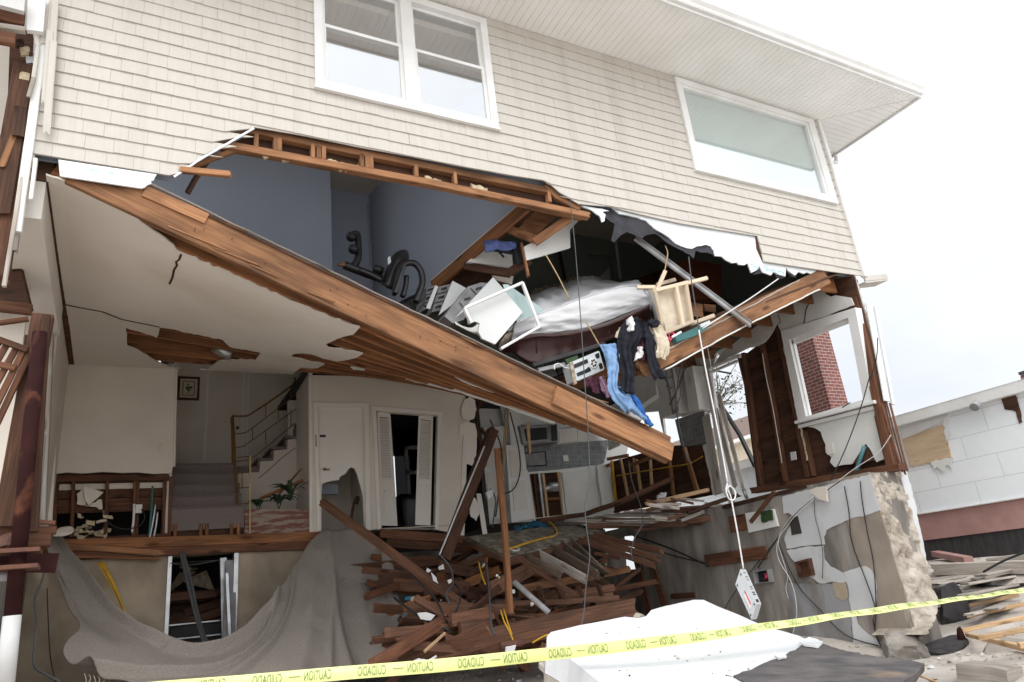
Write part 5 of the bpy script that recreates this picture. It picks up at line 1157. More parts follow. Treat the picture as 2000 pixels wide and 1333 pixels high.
bar2((907, 603), (1020, 553)); bar2((1020, 553), (1053, 639)); bar2((1053, 639), (978, 682)); bar2((907, 603), (920, 632))
PR('glass_pane', pl([(982, 556), (992, 556), (1062, 605), (1046, 618), (1020, 622), (1010, 630)], .28), .006, M['glassy'], None, label='sheet of pale teal glass standing behind the loose window frame', cat='glass sheet')
# bed
BD = T1('bed', 'bare bed with white sheet and brown leather side rail sliding down the broken floor', 'bed', (1130, 690), .8)
def wr(u, v, p): return .016 * math.sin((u * 3.1 + v * .9) * 17 + 3 * fbm(p, 2, 2)) * (.3 + fbm(p, 1.5, 2)) + .035 * fbm((u * 5 + v * 2, v * 4, 1), 1.0, 3) + .02 * math.sin((u * 1.4 + v) * 14) * v
EDGE = [(1006, 634), (1048, 614), (1090, 600), (1130, 584), (1180, 569), (1220, 559), (1248, 557)]
loft('mattress', [[aY(p, .50) for p in ((1000, 668), (1050, 655), (1100, 648), (1150, 640), (1200, 622), (1240, 606), (1263, 600))],
    [aY(p, .44) for p in ((1003, 650), (1050, 634), (1100, 622), (1150, 610), (1200, 597), (1242, 584), (1265, 580))], [aY(p, .44) for p in EDGE[:-1]] + [aY((1254, 558), .46)]], 80, 26, M['fabric'], BD, lambda u, v, p: .5 * wr(u, v, p) * (1 - v ** 4) - .02 * v ** 6, .01, linear=True)
loft('sheet_top', [[aY(p, .45) for p in EDGE], [aY((p[0] + 4, p[1] - 5), .75) for p in EDGE], [aY(p, 1.0) for p in ((1022, 612), (1052, 596), (1092, 590), (1128, 573), (1172, 563), (1210, 556), (1236, 554))],
    [aY(p, 1.5) for p in ((1030, 590), (1060, 574), (1098, 562), (1128, 549), (1160, 544), (1192, 553), (1214, 560))], [aY(p, 2.2) for p in ((1034, 580), (1066, 570), (1100, 558), (1130, 548), (1162, 545), (1190, 553), (1208, 562))]], 70, 40, M['fabric'], BD, lambda u, v, p: wr(u, v, p) * min(1, v * 6), .01)
loft('mattress_end', [[aY((1254, 558), .46), aY((1250, 557), 1.2), aY((1236, 556), 2.0)], [aY((1266, 580), .44), aY((1266, 578), 1.2), aY((1256, 576), 2.0)], [aY((1263, 602), .5), aY((1268, 606), 1.2), aY((1262, 604), 2.0)]], 16, 12, M['fabric'], BD, wr, .01)
loft('quilt', [[aY(p, 1.9) for p in ((1034, 582), (1062, 572), (1100, 566), (1130, 552), (1160, 548))], [aY(p, 2.1) for p in ((1038, 572), (1064, 563), (1092, 558), (1116, 548), (1148, 543))], [aY(p, 2.5) for p in ((1050, 572), (1074, 560), (1096, 556), (1118, 548), (1150, 545))]], 40, 14, M['quilt'], BD, lambda u, v, p: .04 * fbm(p, 7, 3), .02)
loft('mattress_end', [[aY(p, .55) for p in ((1002, 634), (1030, 622), (1052, 622))], [aY(p, .5) for p in ((990, 646), (1015, 642), (1045, 640))]], 14, 6, M['fabric'], BD, wr, .02)
loft('box_spring', [[aY(p, .62) for p in ((988, 652), (1012, 645), (1035, 642))], [aY(p, .58) for p in ((978, 668), (1004, 662), (1030, 656))], [aY(p, .64) for p in ((974, 680), (1000, 672), (1026, 664))]], 20, 10, M['quilt'], BD, lambda u, v, p: .02 * fbm(p, 9, 3), .02)
rail_t = [(1012, 657), (1048, 651), (1090, 650), (1135, 643), (1180, 631), (1225, 613), (1268, 594)]; rail_m = [(1008, 672), (1048, 664), (1090, 662), (1138, 656), (1182, 645), (1228, 628), (1272, 608)]; rail_b = [(1010, 694), (1044, 710), (1090, 697), (1122, 687), (1180, 668), (1230, 648), (1278, 630)]
loft('side_rail', [[aY(p, .42) for p in rail_t], [aY(p, .26) for p in [(a, b + 5) for a, b in rail_t]], [aY(p, .32) for p in rail_m], [aY(p, .38) for p in [((a[0] + b[0]) / 2, (a[1] + b[1]) / 2) for a, b in zip(rail_m, rail_b)]], [aY(p, .40) for p in rail_b]], 60, 22, M['leather'], BD, lambda u, v, p: .006 * math.sin(u * 60) * v, .05)
loft('end_rail', [[aY(p, y) for p, y in (((976, 680), .9), ((995, 668), .6), ((1012, 657), .42))], [aY(p, y) for p, y in (((985, 690), .9), ((1000, 690), .6), ((1014, 694), .42))]], 12, 6, M['leather'], BD, None, .04)
for u in (1048, 1122, 1190): TB('rail_seam', [aY((u, 664 - (u - 1048) * .13), .315), aY((u + 1, 690 - (u - 1048) * .17), .375)], .004, M['black'], BD, 6, 0)
LB('bed_slat', [aY((1040, 714), .30), aY((1180, 672), .30)], .05, .05, M['charcoal'], BD)
LB('bed_slat', [aY((1050, 724), .34), aY((1125, 708), .34)], .05, .05, M['graymetal'], BD)
for k, L in enumerate(([(1060, 722), (1082, 716), (1090, 734), (1072, 738)], [(1084, 712), (1108, 708), (1112, 720), (1092, 728)])): PR('dark_clutter', pl(L, .42), .08, M[['charcoal', 'rubber'][k]], None, label=['black plastic case wedged between the beam and the bed rail', 'small black box just left of the silver machine plate'][k], cat='box')
PR('green_box', pl([(1104, 702), (1128, 694), (1130, 704), (1108, 712)], .28), .12, M['leaf'], None, label='small dark green box touching the silver machine plate', cat='box')
TB('looped_cord', [aY(p, .2) for p in ((1083, 722), (1083, 714), (1092, 711), (1102, 718), (1112, 720))], .008, M['ropew'], None, label='short white cord loop beside the silver machine plate', cat='cord')
# silver machine seen from below
SV = T1('machine_base', 'silver machine turned on its side showing its perforated underside', 'appliance', (1150, 740), .2)
A_, B_, C_, D_ = (1115, 708), (1170, 685), (1181, 722), (1126, 745)
def sq(u, v): return (A_[0] + (B_[0] - A_[0]) * u + ((D_[0] - A_[0]) * (1 - u) + (C_[0] - B_[0]) * u) * v, A_[1] + (B_[1] - A_[1]) * u + ((D_[1] - A_[1]) * (1 - u) + (C_[1] - B_[1]) * u) * v)
rc = [(.04, 0), (.96, 0), (1, .06), (1, .94), (.96, 1), (.04, 1), (0, .94), (0, .06)]
PR('casing', [aY(sq(u, v), .18) for u, v in rc], .2, M['silver'], SV)
for L in ([(.06, .16), (.55, .16), (.55, .36), (.06, .36)], [(.08, .62), (.42, .62), (.5, .56), (.56, .62), (.56, .8), (.08, .8)], [(.84, .1), (.97, .1), (.97, .3), (.9, .36), (.84, .28)], [(.86, .66), (.92, .6), (.97, .66), (.97, .9), (.86, .9)]): PR('vent', [aY(sq(u, v), .174) for u, v in L], .004, M['black'], SV)
cc = [(.72 + .13 * math.cos(i * .4488), .48 + .27 * math.sin(i * .4488)) for i in range(14)]
PR('motor_ring', [aY(sq(u, v), .168) for u, v in cc], .008, M['trim'], SV)
for i in range(6): TB('screw', [aY(sq(.72 + .07 * math.cos(i * 1.047), .48 + .15 * math.sin(i * 1.047)), .172), aY(sq(.72 + .07 * math.cos(i * 1.047), .48 + .15 * math.sin(i * 1.047)), .158)], .012, M['black'], SV, 8, 0)
PR('patterned_strip', pl([(1113, 708), (1119, 706), (1127, 750), (1121, 752)], .17), .02, M['quilt'], SV)
# clothes hanging over the broken edge
def drape(name, left, right, Y, m, label, nf=4, amp=.03, seed=0, bulge=.06, cat_='clothing', nu=34, nv=70):
    g = random.Random(seed); ph = [g.uniform(0, 6.28) for _ in range(3)]
    mid = [((a[0] + b[0]) / 2, (a[1] + b[1]) / 2) for a, b in zip(resample([Vector((p[0], p[1], 0)) for p in left], 8), resample([Vector((p[0], p[1], 0)) for p in right], 8))]
    return loft(name, [[aY(p, Y) for p in left], [aY(p, Y - bulge) for p in mid], [aY(p, Y) for p in right]], nv, nu, M[m], None, lambda u, v, p: amp * math.sin(v * nf * 6.28 + ph[0] + 1.5 * math.sin(u * 4 + ph[1])) * (.3 + .7 * u) + amp * .9 * fbm(p, 5, 3) + .014 * fbm(p, 16, 3), .010, label=label, cat=cat_)
drape('blouse', [(1229, 640), (1240, 660), (1243, 690), (1246, 705)], [(1262, 636), (1268, 660), (1262, 690), (1256, 704)], -.02, 'plum', 'plum coloured cloth bunched between the dark garments', 3, .03, 3)
drape('dark_shirt', [(1219, 628), (1207, 656), (1206, 695), (1214, 725), (1213, 763)], [(1246, 618), (1254, 650), (1240, 680), (1240, 737), (1234, 770)], -.10, 'navy', 'long black garment hanging just right of the blue jeans', 3, .04, 4)
drape('dark_shirt', [(1246, 622), (1256, 655), (1261, 680), (1270, 728), (1278, 736)], [(1272, 634), (1280, 665), (1280, 695), (1299, 735), (1300, 742)], -.12, 'navy', 'black trousers hanging left of the cream garment with a loose strap', 3, .035, 5)
TB('strap', [aY(p, -.14) for p in ((1298, 738), (1303, 748), (1306, 757), (1302, 752))], .008, M['navy'], None, label='thin dark strap dangling from the black trousers', cat='strap')
drape('jeans', [(1170, 674), (1180, 695), (1186, 734), (1189, 764), (1205, 790), (1224, 800)], [(1203, 670), (1211, 695), (1209, 725), (1207, 755), (1222, 782), (1232, 802)], -.08, 'jean', 'light blue denim jeans hanging over the fallen beam', 3, .03, 6)
drape('jeans', [(1206, 755), (1214, 770), (1229, 797), (1256, 815)], [(1224, 758), (1232, 775), (1246, 800), (1264, 822)], -.04, 'jean', 'second denim leg lying along the beam below the black garment', 3, .02, 7)
drape('blue_shirt', [(1227, 768), (1236, 785), (1250, 812), (1268, 829)], [(1244, 776), (1254, 793), (1264, 815), (1276, 832)], -.02, 'royal', 'royal blue cloth lying on the beam beside the denim', 3, .02, 8)
drape('blouse', [(1166, 738), (1176, 760), (1184, 775)], [(1180, 734), (1190, 760), (1194, 778)], .06, 'lilac', 'lilac cloth hanging below the silver machine', 2, .02, 9)
drape('blouse', [(1142, 738), (1140, 752), (1152, 764)], [(1166, 735), (1170, 755), (1172, 770)], .10, 'plum', 'dark maroon cloth bunched under the silver machine', 2, .02, 10)
drape('cream_jacket', [(1264, 634), (1271, 660), (1280, 690), (1284, 699)], [(1284, 630), (1298, 650), (1306, 680), (1294, 702)], -.12, 'cream', 'cream jacket hanging from the overturned table beside black trousers', 4, .035, 11)
mb = MB(); tube_mb(mb, [aY(p, -.2) for p in ((1268, 633), (1276, 628), (1284, 630), (1282, 635), (1272, 636))], .03, 8, 4); mb.build('belt_bag', M['navy'], None, True, label='small black strap coiled on top of the cream jacket', cat='strap')
drape('white_sock', [(1221, 626), (1224, 636), (1230, 647)], [(1233, 618), (1239, 626), (1234, 646)], -.18, 'ropew', 'crumpled white cloth on top of the black garment', 2, .03, 12, nu=12, nv=16)
drape('white_shoe', [(1236, 704), (1243, 692), (1250, 676)], [(1254, 698), (1256, 690), (1252, 678)], -.16, 'ropew', 'white canvas shoe tucked between the black garments', 2, .02, 13, cat_='shoe', nu=12, nv=16)
drape('blouse', [(1203, 660), (1205, 652), (1212, 640)], [(1208, 662), (1212, 652), (1216, 642)], .0, 'cream', 'scrap of cream cloth peeking out left of the black garment', 2, .02, 14, nu=10, nv=12)
# overturned side table
TBL = T1('side_table', 'pale wooden side table overturned at the broken edge of the floor', 'table', (1310, 655), .0)
F4 = [(1274, 566), (1342, 550), (1354, 631), (1295, 655)]
def tq(u, v): return (F4[0][0] + (F4[1][0] - F4[0][0]) * u + ((F4[3][0] - F4[0][0]) * (1 - u) + (F4[2][0] - F4[1][0]) * u) * v, F4[0][1] + (F4[1][1] - F4[0][1]) * u + ((F4[3][1] - F4[0][1]) * (1 - u) + (F4[2][1] - F4[1][1]) * u) * v)
for (u0, v0, u1, v1) in ((0, .035, 1, .035), (0, .965, 1, .965), (.05, 0, .05, 1), (.95, 0, .95, 1), (.66, .03, .66, .97)): LB('frame_rail', [aY(tq(u0, v0), -.05), aY(tq(u1, v1), -.05)], .05, .05, M['palew'], TBL, up=(0, 1, 0))
PR('table_top', [aY(tq(u, v), .02) for u, v in ((.02, .02), (.98, .02), (.98, .98), (.02, .98))], .02, M['cream'], TBL)
PR('drawer_side', [aY(p, y) for p, y in (((1264, 567), .34), ((1274, 566), -.03), ((1295, 655), -.03), ((1281, 622), .34))], .02, M['paneltop'], TBL)
for L, y0, y1 in ((((1244, 562), (1280, 562)), .1, .0), (((1284, 565), (1299, 530)), -.05, -.1), (((1334, 556), (1381, 544)), .0, -.1), (((1348, 634), (1394, 617)), -.03, -.1), (((1284, 556), (1318, 547)), .3, .3)): LB('leg', [aY(L[0], y0), aY(L[1], y1)], .045, .05, M['palew'], TBL)
PR('storage_box', pl([(1319, 658), (1367, 636), (1384, 628), (1382, 641), (1358, 656), (1322, 668)], -.10), .16, M['teal'], None, label='teal plastic box under the overturned side table', cat='box')
PR('pale_card', pl([(1367, 634), (1386, 626), (1388, 631), (1370, 640)], -.11), .02, M['silver'], None, label='small pale card lying on the teal box', cat='card')
TB('pink_hanger', [aY(p, -.04) for p in ((1305, 656), (1310, 650), (1316, 652), (1312, 660), (1308, 666), (1307, 658))], .014, M['pink'], None, label='pink plastic loop beside the teal box', cat='hanger'); LB('stick', [aY((1312, 659), -.05), aY((1330, 649), -.05)], .02, .03, M['trim'], None, label='white stick next to the pink plastic loop', cat='stick')
# brown dresser with fallen drawers
DR = T1('dresser', 'dark cherry dresser standing behind the overturned side table', 'dresser', (1375, 595), 1.2)
PR('case', pl([(1328, 512), (1346, 506), (1409, 518), (1409, 590), (1345, 592), (1330, 560)], 1.2), .5, M['cherry'], DR); PR('back_panel', pl([(1336, 520), (1402, 528), (1402, 574), (1340, 574)], 1.19), .008, M['cherry'], DR); LB('base_moulding', [aY((1342, 584), 1.16), aY((1412, 584), 1.16)], .03, .05, M['cherry'], DR)
for L, lb_ in (([(1350, 592), (1372, 594), (1374, 620), (1354, 618)], 'brown drawer below the cherry dresser, next to the table legs'), ([(1375, 594), (1398, 596), (1398, 611), (1378, 608)], 'shorter brown drawer below the right end of the cherry dresser')): PR('drawer', pl(L, .8), .3, M['wood'], None, label=lb_, cat='drawer')
PR('dark_headboard', pl([(1196, 560), (1230, 548), (1330, 516), (1340, 560), (1272, 568)], 2.4), .08, M['cherry'], None, label='dark wooden headboard behind the white bed', cat='headboard')
# diagonal metal channel hanging across the opening
mb = MB(); a_, b_ = aY((1240, 466), .22), aY((1466, 636), -.10)
lumber_mb(mb, [a_, b_], .125, .012, (0, -1, .4), wob=0); s_, u_ = frame_of(b_ - a_, (0, -1, .4))
for k in (-1, 1): lumber_mb(mb, [a_ + s_ * .06 * k + u_ * .012, b_ + s_ * .06 * k + u_ * .012], .012, .03, (0, -1, .4), wob=0)
mb.build('metal_channel', M['graymetal'], None, label='long gray metal channel hanging diagonally in front of the dresser', cat='channel')
# clothes still on the closet shelf
for k, (L, m, lab) in enumerate((([(945, 470), (960, 466), (985, 470), (1005, 474), (1000, 488), (970, 486), (950, 490)], 'royal', 'blue clothes heaped on the broken closet shelf'), ([(976, 484), (984, 486), (984, 502), (978, 500)], 'navy', 'black cloth strip hanging from the closet shelf'), ([(1000, 474), (1012, 478), (1018, 512), (1008, 518)], 'navy', 'black garment hanging at the right end of the closet shelf'))):
    loft('clothes_heap', [[aY(p, .72) for p in L[:len(L) // 2 + 1]], [aY(p, .66) for p in list(reversed(L[len(L) // 2:]))]], 18, 8, M['navy'] if m == 'navy' else mat('faded_blue_cloth', (.10, .13, .30), (.06, .08, .2), 12, .95), None, lambda u, v, p: .05 * fbm(p, 8, 3), .02, label=lab, cat='clothing')
# cords hanging through the opening
def cable(L, Y, r, m, label, cat_='cable', name='hanging_cable', sm=4): return TB(name, [aY(p[:2], p[2]) if len(p) > 2 else aY(p, Y) for p in L], r, M[m], None, 6, sm, label=label, cat=cat_)
cable([(1113, 380, .0), (1116, 413, -.05), (1122, 470), (1126, 515), (1134, 620), (1141, 730), (1148, 830), (1151, 900), (1152, 945), (1143, 990), (1146, 1035), (1152, 1085), (1144, 1150), (1140, 1200), (1128, 1245), (1115, 1270), (1117, 1300), (1108, 1335)], -.35, .0055, 'greycable', 'dark grey cable hanging from the torn wall edge down past the white slab')
cable([(1066, 498), (1090, 540), (1112, 585)], .3, .008, 'tan', 'thin tan cord stretched above the bed', 'cord')
cable([(1144, 628), (1158, 652), (1171, 675)], .15, .008, 'tan', 'short tan cord running down to the blue jeans', 'cord')
cable([(1345, 502), (1352, 560), (1360, 610), (1365, 645)], -.15, .008, 'greycable', 'grey cord holding up the long white rope')
cable([(1520, 545), (1470, 580), (1420, 612), (1372, 642)], -.2, .009, 'ropew', 'straight white cord slanting over the right broken beam', 'cord')
cable([(1299, 480), (1304, 495), (1300, 520), (1298, 530)], .1, .008, 'tan', 'short tan wire above the overturned table', 'wire')
RP = cable([(1365, 645), (1378, 720), (1394, 800), (1410, 880), (1421, 945)], -.35, .0095, 'ropew', 'white rope ending in a knotted loop by the doorway', 'rope', 'white_rope')
cable([(1421, 945), (1418, 958), (1424, 975), (1434, 976), (1436, 962), (1426, 950), (1421, 956), (1427, 970), (1433, 1000), (1442, 1050), (1452, 1112)], -.38, .009, 'ropew', 'white rope loop and tail holding up the silver device', 'rope', 'white_rope', 5)
# silver device hanging on the rope
DV = T1('hanging_device', 'silver electronic box dangling from the white rope', 'device', (1475, 1205), -.4)
q0 = [(1446, 1112), (1454, 1110), (1487, 1180), (1477, 1181)]; q1 = [(1446, 1112), (1477, 1181), (1468, 1211), (1436, 1142)]; q2 = [(1477, 1181), (1488, 1180), (1482, 1208), (1468, 1211)]
yv = {(1446, 1112): -.42, (1454, 1110): -.36, (1487, 1180): -.36, (1477, 1181): -.42, (1468, 1211): -.34, (1436, 1142): -.34, (1488, 1180): -.36, (1482, 1208): -.28}
v3 = [aY(p, yv[p]) for p in ((1446, 1112), (1477, 1181), (1468, 1211), (1436, 1142))]; dp_ = aY((1487, 1180), -.30) - v3[1]
mb = MB(); mb.add(v3 + [p + dp_ for p in v3], [(0, 1, 2, 3), (4, 7, 6, 5), (0, 4, 5, 1), (1, 5, 6, 2), (2, 6, 7, 3), (3, 7, 4, 0)]); mb.build('casing', M['silver'], DV)
ax_, ay_ = v3[1] - v3[0], v3[3] - v3[0]; nn = ax_.cross(ay_).normalized(); nn = nn if nn.dot(CAM - v3[0]) > 0 else -nn
fp_ = lambda u, v, o=.004: v3[0] + ax_ * u + ay_ * v + nn * o
PR('label_sticker', [fp_(.45, .35), fp_(.85, .35), fp_(.85, .7), fp_(.45, .7)], .002, M['trim'], DV); PR('red_stripe', [fp_(.42, .4, .006), fp_(.8, .4, .006), fp_(.8, .5, .006), fp_(.42, .5, .006)], .002, M['pink'], DV)
for u, v in ((.08, .15), (.08, .85), (.92, .15), (.92, .85)): PR('rubber_foot', [fp_(u - .02, v - .05, .01), fp_(u + .02, v - .05, .01), fp_(u + .02, v + .05, .01), fp_(u - .02, v + .05, .01)], .008, M['black'], DV)
n2 = ax_.cross(dp_).normalized(); n2 = n2 if n2.dot(CAM - v3[0]) > 0 else -n2
sp_ = lambda u, v: v3[0] + ax_ * u + dp_ * v + n2 * .004
for u in (.1, .22, .3, .5, .56, .66, .72, .9): 
    e = .04 if u == .9 else .015; PR('port', [sp_(u - e, .25), sp_(u + e, .25), sp_(u + e, .7), sp_(u - e, .7)], .002, M['black'] if u > .6 else M['graymetal'], DV)

# ================================================================== SAGGING KITCHEN DECK AND THE HEAP OF LUMBER
def at(L, Y): return [aY(p[:2], p[2]) if len(p) > 2 else aY(p, Y) for p in L]
DK = thing('fallen_deck', 'tilted slab of broken kitchen floor crusted with dirt above the lumber heap', 'broken floor', tuple(aY((1030, 1090), 3.2)))
top = at([(905, 1053, 4.4), (989, 1035, 4.8), (1070, 1030, 5.0), (1142, 1030, 5.0), (1182, 1040, 4.6), (1124, 1056, 3.6), (1060, 1074, 3.2), (992, 1092, 2.9)], 0)
cen = sum(top, Vector()) / len(top); nn = newell(top); nn = nn if nn.z > 0 else -nn
flat = [p - nn * (p - cen).dot(nn) for p in top]
PR('deck_board', flat, -nn * .06, M['subfloor'], DK)
dirt = mat('grimy_mastic', (.40, .36, .28), (.09, .08, .07), 9, .95, .8, 14, c3=(.16, .13, .09), sc3=3, p3=(.45, .65))
sh_ = [cen + (p - cen) * .965 + nn * .006 for p in flat]
u0 = (sh_[2] - sh_[0]).normalized(); v0_ = nn.cross(u0); Vq, Fq = tri2d([((p - cen).dot(u0), (p - cen).dot(v0_)) for p in sh_], step=.07)
plate_map(MB(), Vq, Fq, lambda p: cen + u0 * p.x + v0_ * p.y + nn * (.014 + .03 * max(0, fbm((p.x, p.y, 2), 4, 4)) + .008 * fbm((p.x, p.y, 5), 15, 3)), lambda p: cen + u0 * p.x + v0_ * p.y + nn * .003).build('dirt_crust', dirt, DK, True)
LB('edge_joist', [aY((990, 1100), 2.88), aY((1126, 1062), 3.58), aY((1184, 1046), 4.55)], .05, .10, M['rubwood'], DK, r0=.05)
LB('edge_joist', [aY((906, 1058), 4.4), aY((992, 1098), 2.88)], .04, .07, M['rubwood'], DK)
for k, (a, b) in enumerate((((1115, 1058, 3.7), (1174, 1114, 2.6)), ((1076, 1072, 3.4), (1164, 1121, 2.3)), ((1052, 1082, 3.2), (1140, 1130, 2.2)), ((1025, 1088, 3.1), (1086, 1118, 2.4)), ((1096, 1064, 3.5), (1178, 1120, 2.5)))):
    LB('hanging_plank', at([a, b], 0), .03, .13, M['graywood' if k == 2 else 'subfloor'], DK, up=(0, -.5, 1), r1=.14)
for k, (a, b, lab) in enumerate((((1130, 1055, 3.5), (1270, 1102, 2.4), 'lowest of the three long boards jutting right from the fallen deck'), ((1145, 1048, 3.8), (1279, 1090, 2.6), 'middle of the three long boards jutting right from the fallen deck'), ((1160, 1046, 4.0), (1284, 1074, 2.7), 'uppermost of the three long boards jutting right from the fallen deck'))):
    LB('jutting_board', at([a, b], 0), .04, .09, M['rubwood'], None, r1=.15, label=lab, cat='board', group='boards jutting from the fallen deck')
# second piece of deck below the side wall
D2 = thing('fallen_deck', 'grey splintered floor boards sagging below the stripped kitchen side wall', 'broken floor', tuple(aY((1260, 1020), 4)))
for k in range(9):
    t = k / 8; a = (1092 + 150 * t, 1021 - 24 * t, 5.2 - .6 * t); b = (1250 + 150 * t, 1026 - 36 * t, 3.9 - .3 * t)
    LB('floor_board', at([a, ((a[0] + b[0]) / 2, (a[1] + b[1]) / 2 + 1, (a[2] + b[2]) / 2), b], 0), .17, .025, M['graywood' if k % 3 else 'subfloor'], D2, up=(0, -.2, 1), r1=.25, r0=.1, wob=.006)
for k, (a, b) in enumerate((((1150, 1028, 4.6), (1330, 1024, 3.6)), ((1180, 1018, 4.6), (1392, 1022, 3.4)), ((1240, 1034, 4.2), (1400, 1010, 3.2)), ((1290, 1002, 4.2), (1402, 996, 3.2)))): LB('floor_joist', at([a, b], 0), .05, .10, M['rubwood'], D2, r0=.1, r1=.2)
for k, (a, b, lab) in enumerate((((1196, 986, 4.6), (1308, 938, 3.9), 'rough brown log-like timber slanting up under the stripped cabinets'), ((1264, 985, 4.2), (1380, 958, 3.8), 'pale stick lying on the sagging floor under the doorway planks'), ((1345, 1000, 3.4), (1440, 968, 2.9), 'dark board lying against the top of the right foundation wall'))): LB('loose_board', at([a, b], 0), .10 if k == 0 else .06, .07, M[['midwood', 'pale', 'darkwood'][k]], None, r0=.06, r1=.08, label=lab, cat='board')
for k in range(18):
    g = random.Random(200 + k); c = aY((g.uniform(1290, 1400), g.uniform(975, 1020)), g.uniform(3.2, 4)); an = g.uniform(-.3, .3); L = g.uniform(.1, .35)
    LB('splinter', [c - Vector((L, .1 * an, L * an)), c + Vector((L, 0, L * an))], .03, g.uniform(.03, .07), M['graywood' if k % 2 else 'rubwood'], None, r0=.05, r1=.06, label='short splintered board on the sagging floor below the side wall', cat='board', group='splinters on the sagging kitchen floor')
loft('crumpled_sheet', [at([(1282, 972), (1290, 962), (1300, 964)], 3.9), at([(1280, 982), (1290, 974), (1304, 976)], 3.8)], 12, 6, M['papers'], None, lambda u, v, p: .06 * fbm(p, 8, 3), .01, label='crumpled pale sheet on the floor below the stripped cabinets', cat='scrap')
loft('blue_cloth', [at([(1000, 1033, 4.9), (1020, 1024, 5.2), (1045, 1020, 5.4), (1066, 1026, 5.2)], 0), at([(1010, 1040, 4.7), (1026, 1032, 4.9), (1048, 1029, 5.0), (1068, 1034, 4.9)], 0)], 30, 10, M['blueplastic'], None, lambda u, v, p: .07 * fbm(p, 6, 3), .01, label='bright blue plastic sheet lying on the dirt crusted deck', cat='plastic sheet')
cable([(992, 1074, 2.95), (1020, 1064, 3.3), (1050, 1055, 3.7), (1080, 1048, 4.1), (1088, 1040, 4.4), (1080, 1026, 4.8), (1072, 1020, 5.0)], 0, .018, 'yellow', 'yellow hose lying across the dirt crusted deck', 'hose', 'yellow_hose')
TB('ring', [aY((1006 + 9 * math.cos(i), 1073 + 3 * math.sin(i)), 3.0 + .15 * math.sin(-i)) for i in [k * .7 for k in range(10)]], .010, M['papers'], None, label='white plastic ring beside the yellow hose', cat='ring')

def LL(label, L, w_, h_, m, cat_='board', r0=.04, r1=.06, up=(0, 0, 1), group=None, name='broken_board', **k): return LB(name, at(L, 0), w_, h_, M[m], None, up, r0, r1, label=label, cat=cat_, group=group, **k)
LL('large brown beam lying across the front of the lumber heap', [(905, 1262, 2.0), (1060, 1226, 2.0), (1234, 1190, 2.1)], .13, .27, 'rubwood', 'beam', .03, .08, name='fallen_beam')
LL('long brown board resting behind the large fallen beam', [(800, 1185, 2.6), (900, 1188, 2.5), (1000, 1192, 2.4)], .06, .13, 'rubwood')
LL('long board behind the upright pale stud in the heap', [(968, 1180, 2.7), (1100, 1176, 2.5), (1205, 1168, 2.4)], .05, .07, 'rubwood')
LL('square brown post poking left out of the heap over the carpet', [(757, 1236, 1.7), (840, 1230, 1.9), (905, 1226, 2.2)], .11, .10, 'rubwood', 'post', 0, .05)
LL('splintered reddish board slanting onto the carpet', [(728, 1300, 1.2), (790, 1262, 1.5), (862, 1215, 2.0)], .08, .12, 'midwood')
LL('pale wooden stud standing upright in the lumber heap', [(971, 878, 1.6), (985, 1030, 1.65), (996, 1196, 1.7)], .07, .065, 'joist', 'stud', .02, .02, (0, 1, 0), name='upright_stud')
LL('dark leaning post with a white edge right of the louvered doors', [(962, 842, 4.0), (915, 965, 3.9), (868, 1090, 3.8)], .16, .17, 'darkwood', 'post', .03, .06, (0, 1, 0), name='leaning_post')
LB('leaning_strip', at([(946, 872, 3.88), (858, 1084, 3.72)], 0), .02, .03, M['papers'], None, (0, 1, 0), label='thin white strip along the left edge of the dark leaning post', cat='strip')
LL('long brown stud sliding from the broken door down into the heap', [(630, 982, 4.3), (740, 1062, 3.6), (862, 1152, 2.9), (930, 1200, 2.5)], .10, .09, 'rubwood', 'stud', .03, .04, (0, -1, 1), name='sliding_stud')
LL('wide plank end with a clean cut in front of the large fallen beam', [(882, 1212, 1.9), (960, 1198, 2.1)], .06, .15, 'rubwood'); LL('short squared block resting on the left end of the large beam', [(898, 1230, 1.85), (955, 1222, 1.95)], .06, .17, 'rubwood', 'block', .0, .03)
LL('brown plank slanting behind the upright pale stud', [(958, 1152, 2.6), (1060, 1098, 3.2)], .05, .20, 'rubwood')
LL('narrow plank falling right from under the fallen deck', [(1014, 1090, 2.8), (1118, 1160, 2.0)], .05, .07, 'rubwood', r1=.15)
LL('long pale plank beneath the row of hanging deck boards', [(1020, 1150, 3.0), (1150, 1128, 3.0), (1226, 1112, 3.4)], .06, .10, 'wood')
LL('thick round edged timber below the hanging deck boards', [(1098, 1166, 2.7), (1196, 1148, 2.8)], .10, .10, 'rubwood', 'timber', .02, .0)
LL('thick timber just under the round edged one in the heap', [(1100, 1176, 2.6), (1194, 1162, 2.7)], .09, .07, 'rubwood', 'timber', .02, .0)
for k, (a, b) in enumerate((((1092, 1150), (1104, 1172)), ((1128, 1146), (1140, 1168)), ((1168, 1144), (1178, 1170)), ((1052, 1146), (1062, 1176)))): LL('short dark crosspiece on the thick timbers of the heap', [(*a, 2.55), (*b, 2.5)], .05, .06, 'darkwood', 'crosspiece', .0, .01, group='crosspieces in the heap', name='crosspiece')
LL('thin batten leaning against the front of the large beam', [(855, 1288, 1.3), (980, 1256, 1.6), (1180, 1214, 2.0)], .03, .035, 'midwood', 'batten', name='batten'); LL('thin batten crossing the carpet edge beneath the heap', [(830, 1272, 1.4), (868, 1238, 1.7)], .02, .03, 'pale', 'batten', name='batten')
LL('dark end of a broken stud between carpet and beam', [(812, 1262, 1.8), (905, 1268, 1.7)], .06, .10, 'rubwood')
TB('black_pipe', at([(1004, 1137, 1.9), (1072, 1197, 1.6)], 0), .035, M['graymetal'], None, 10, 0, label='dark grey pipe slanting across the lumber heap', cat='pipe')
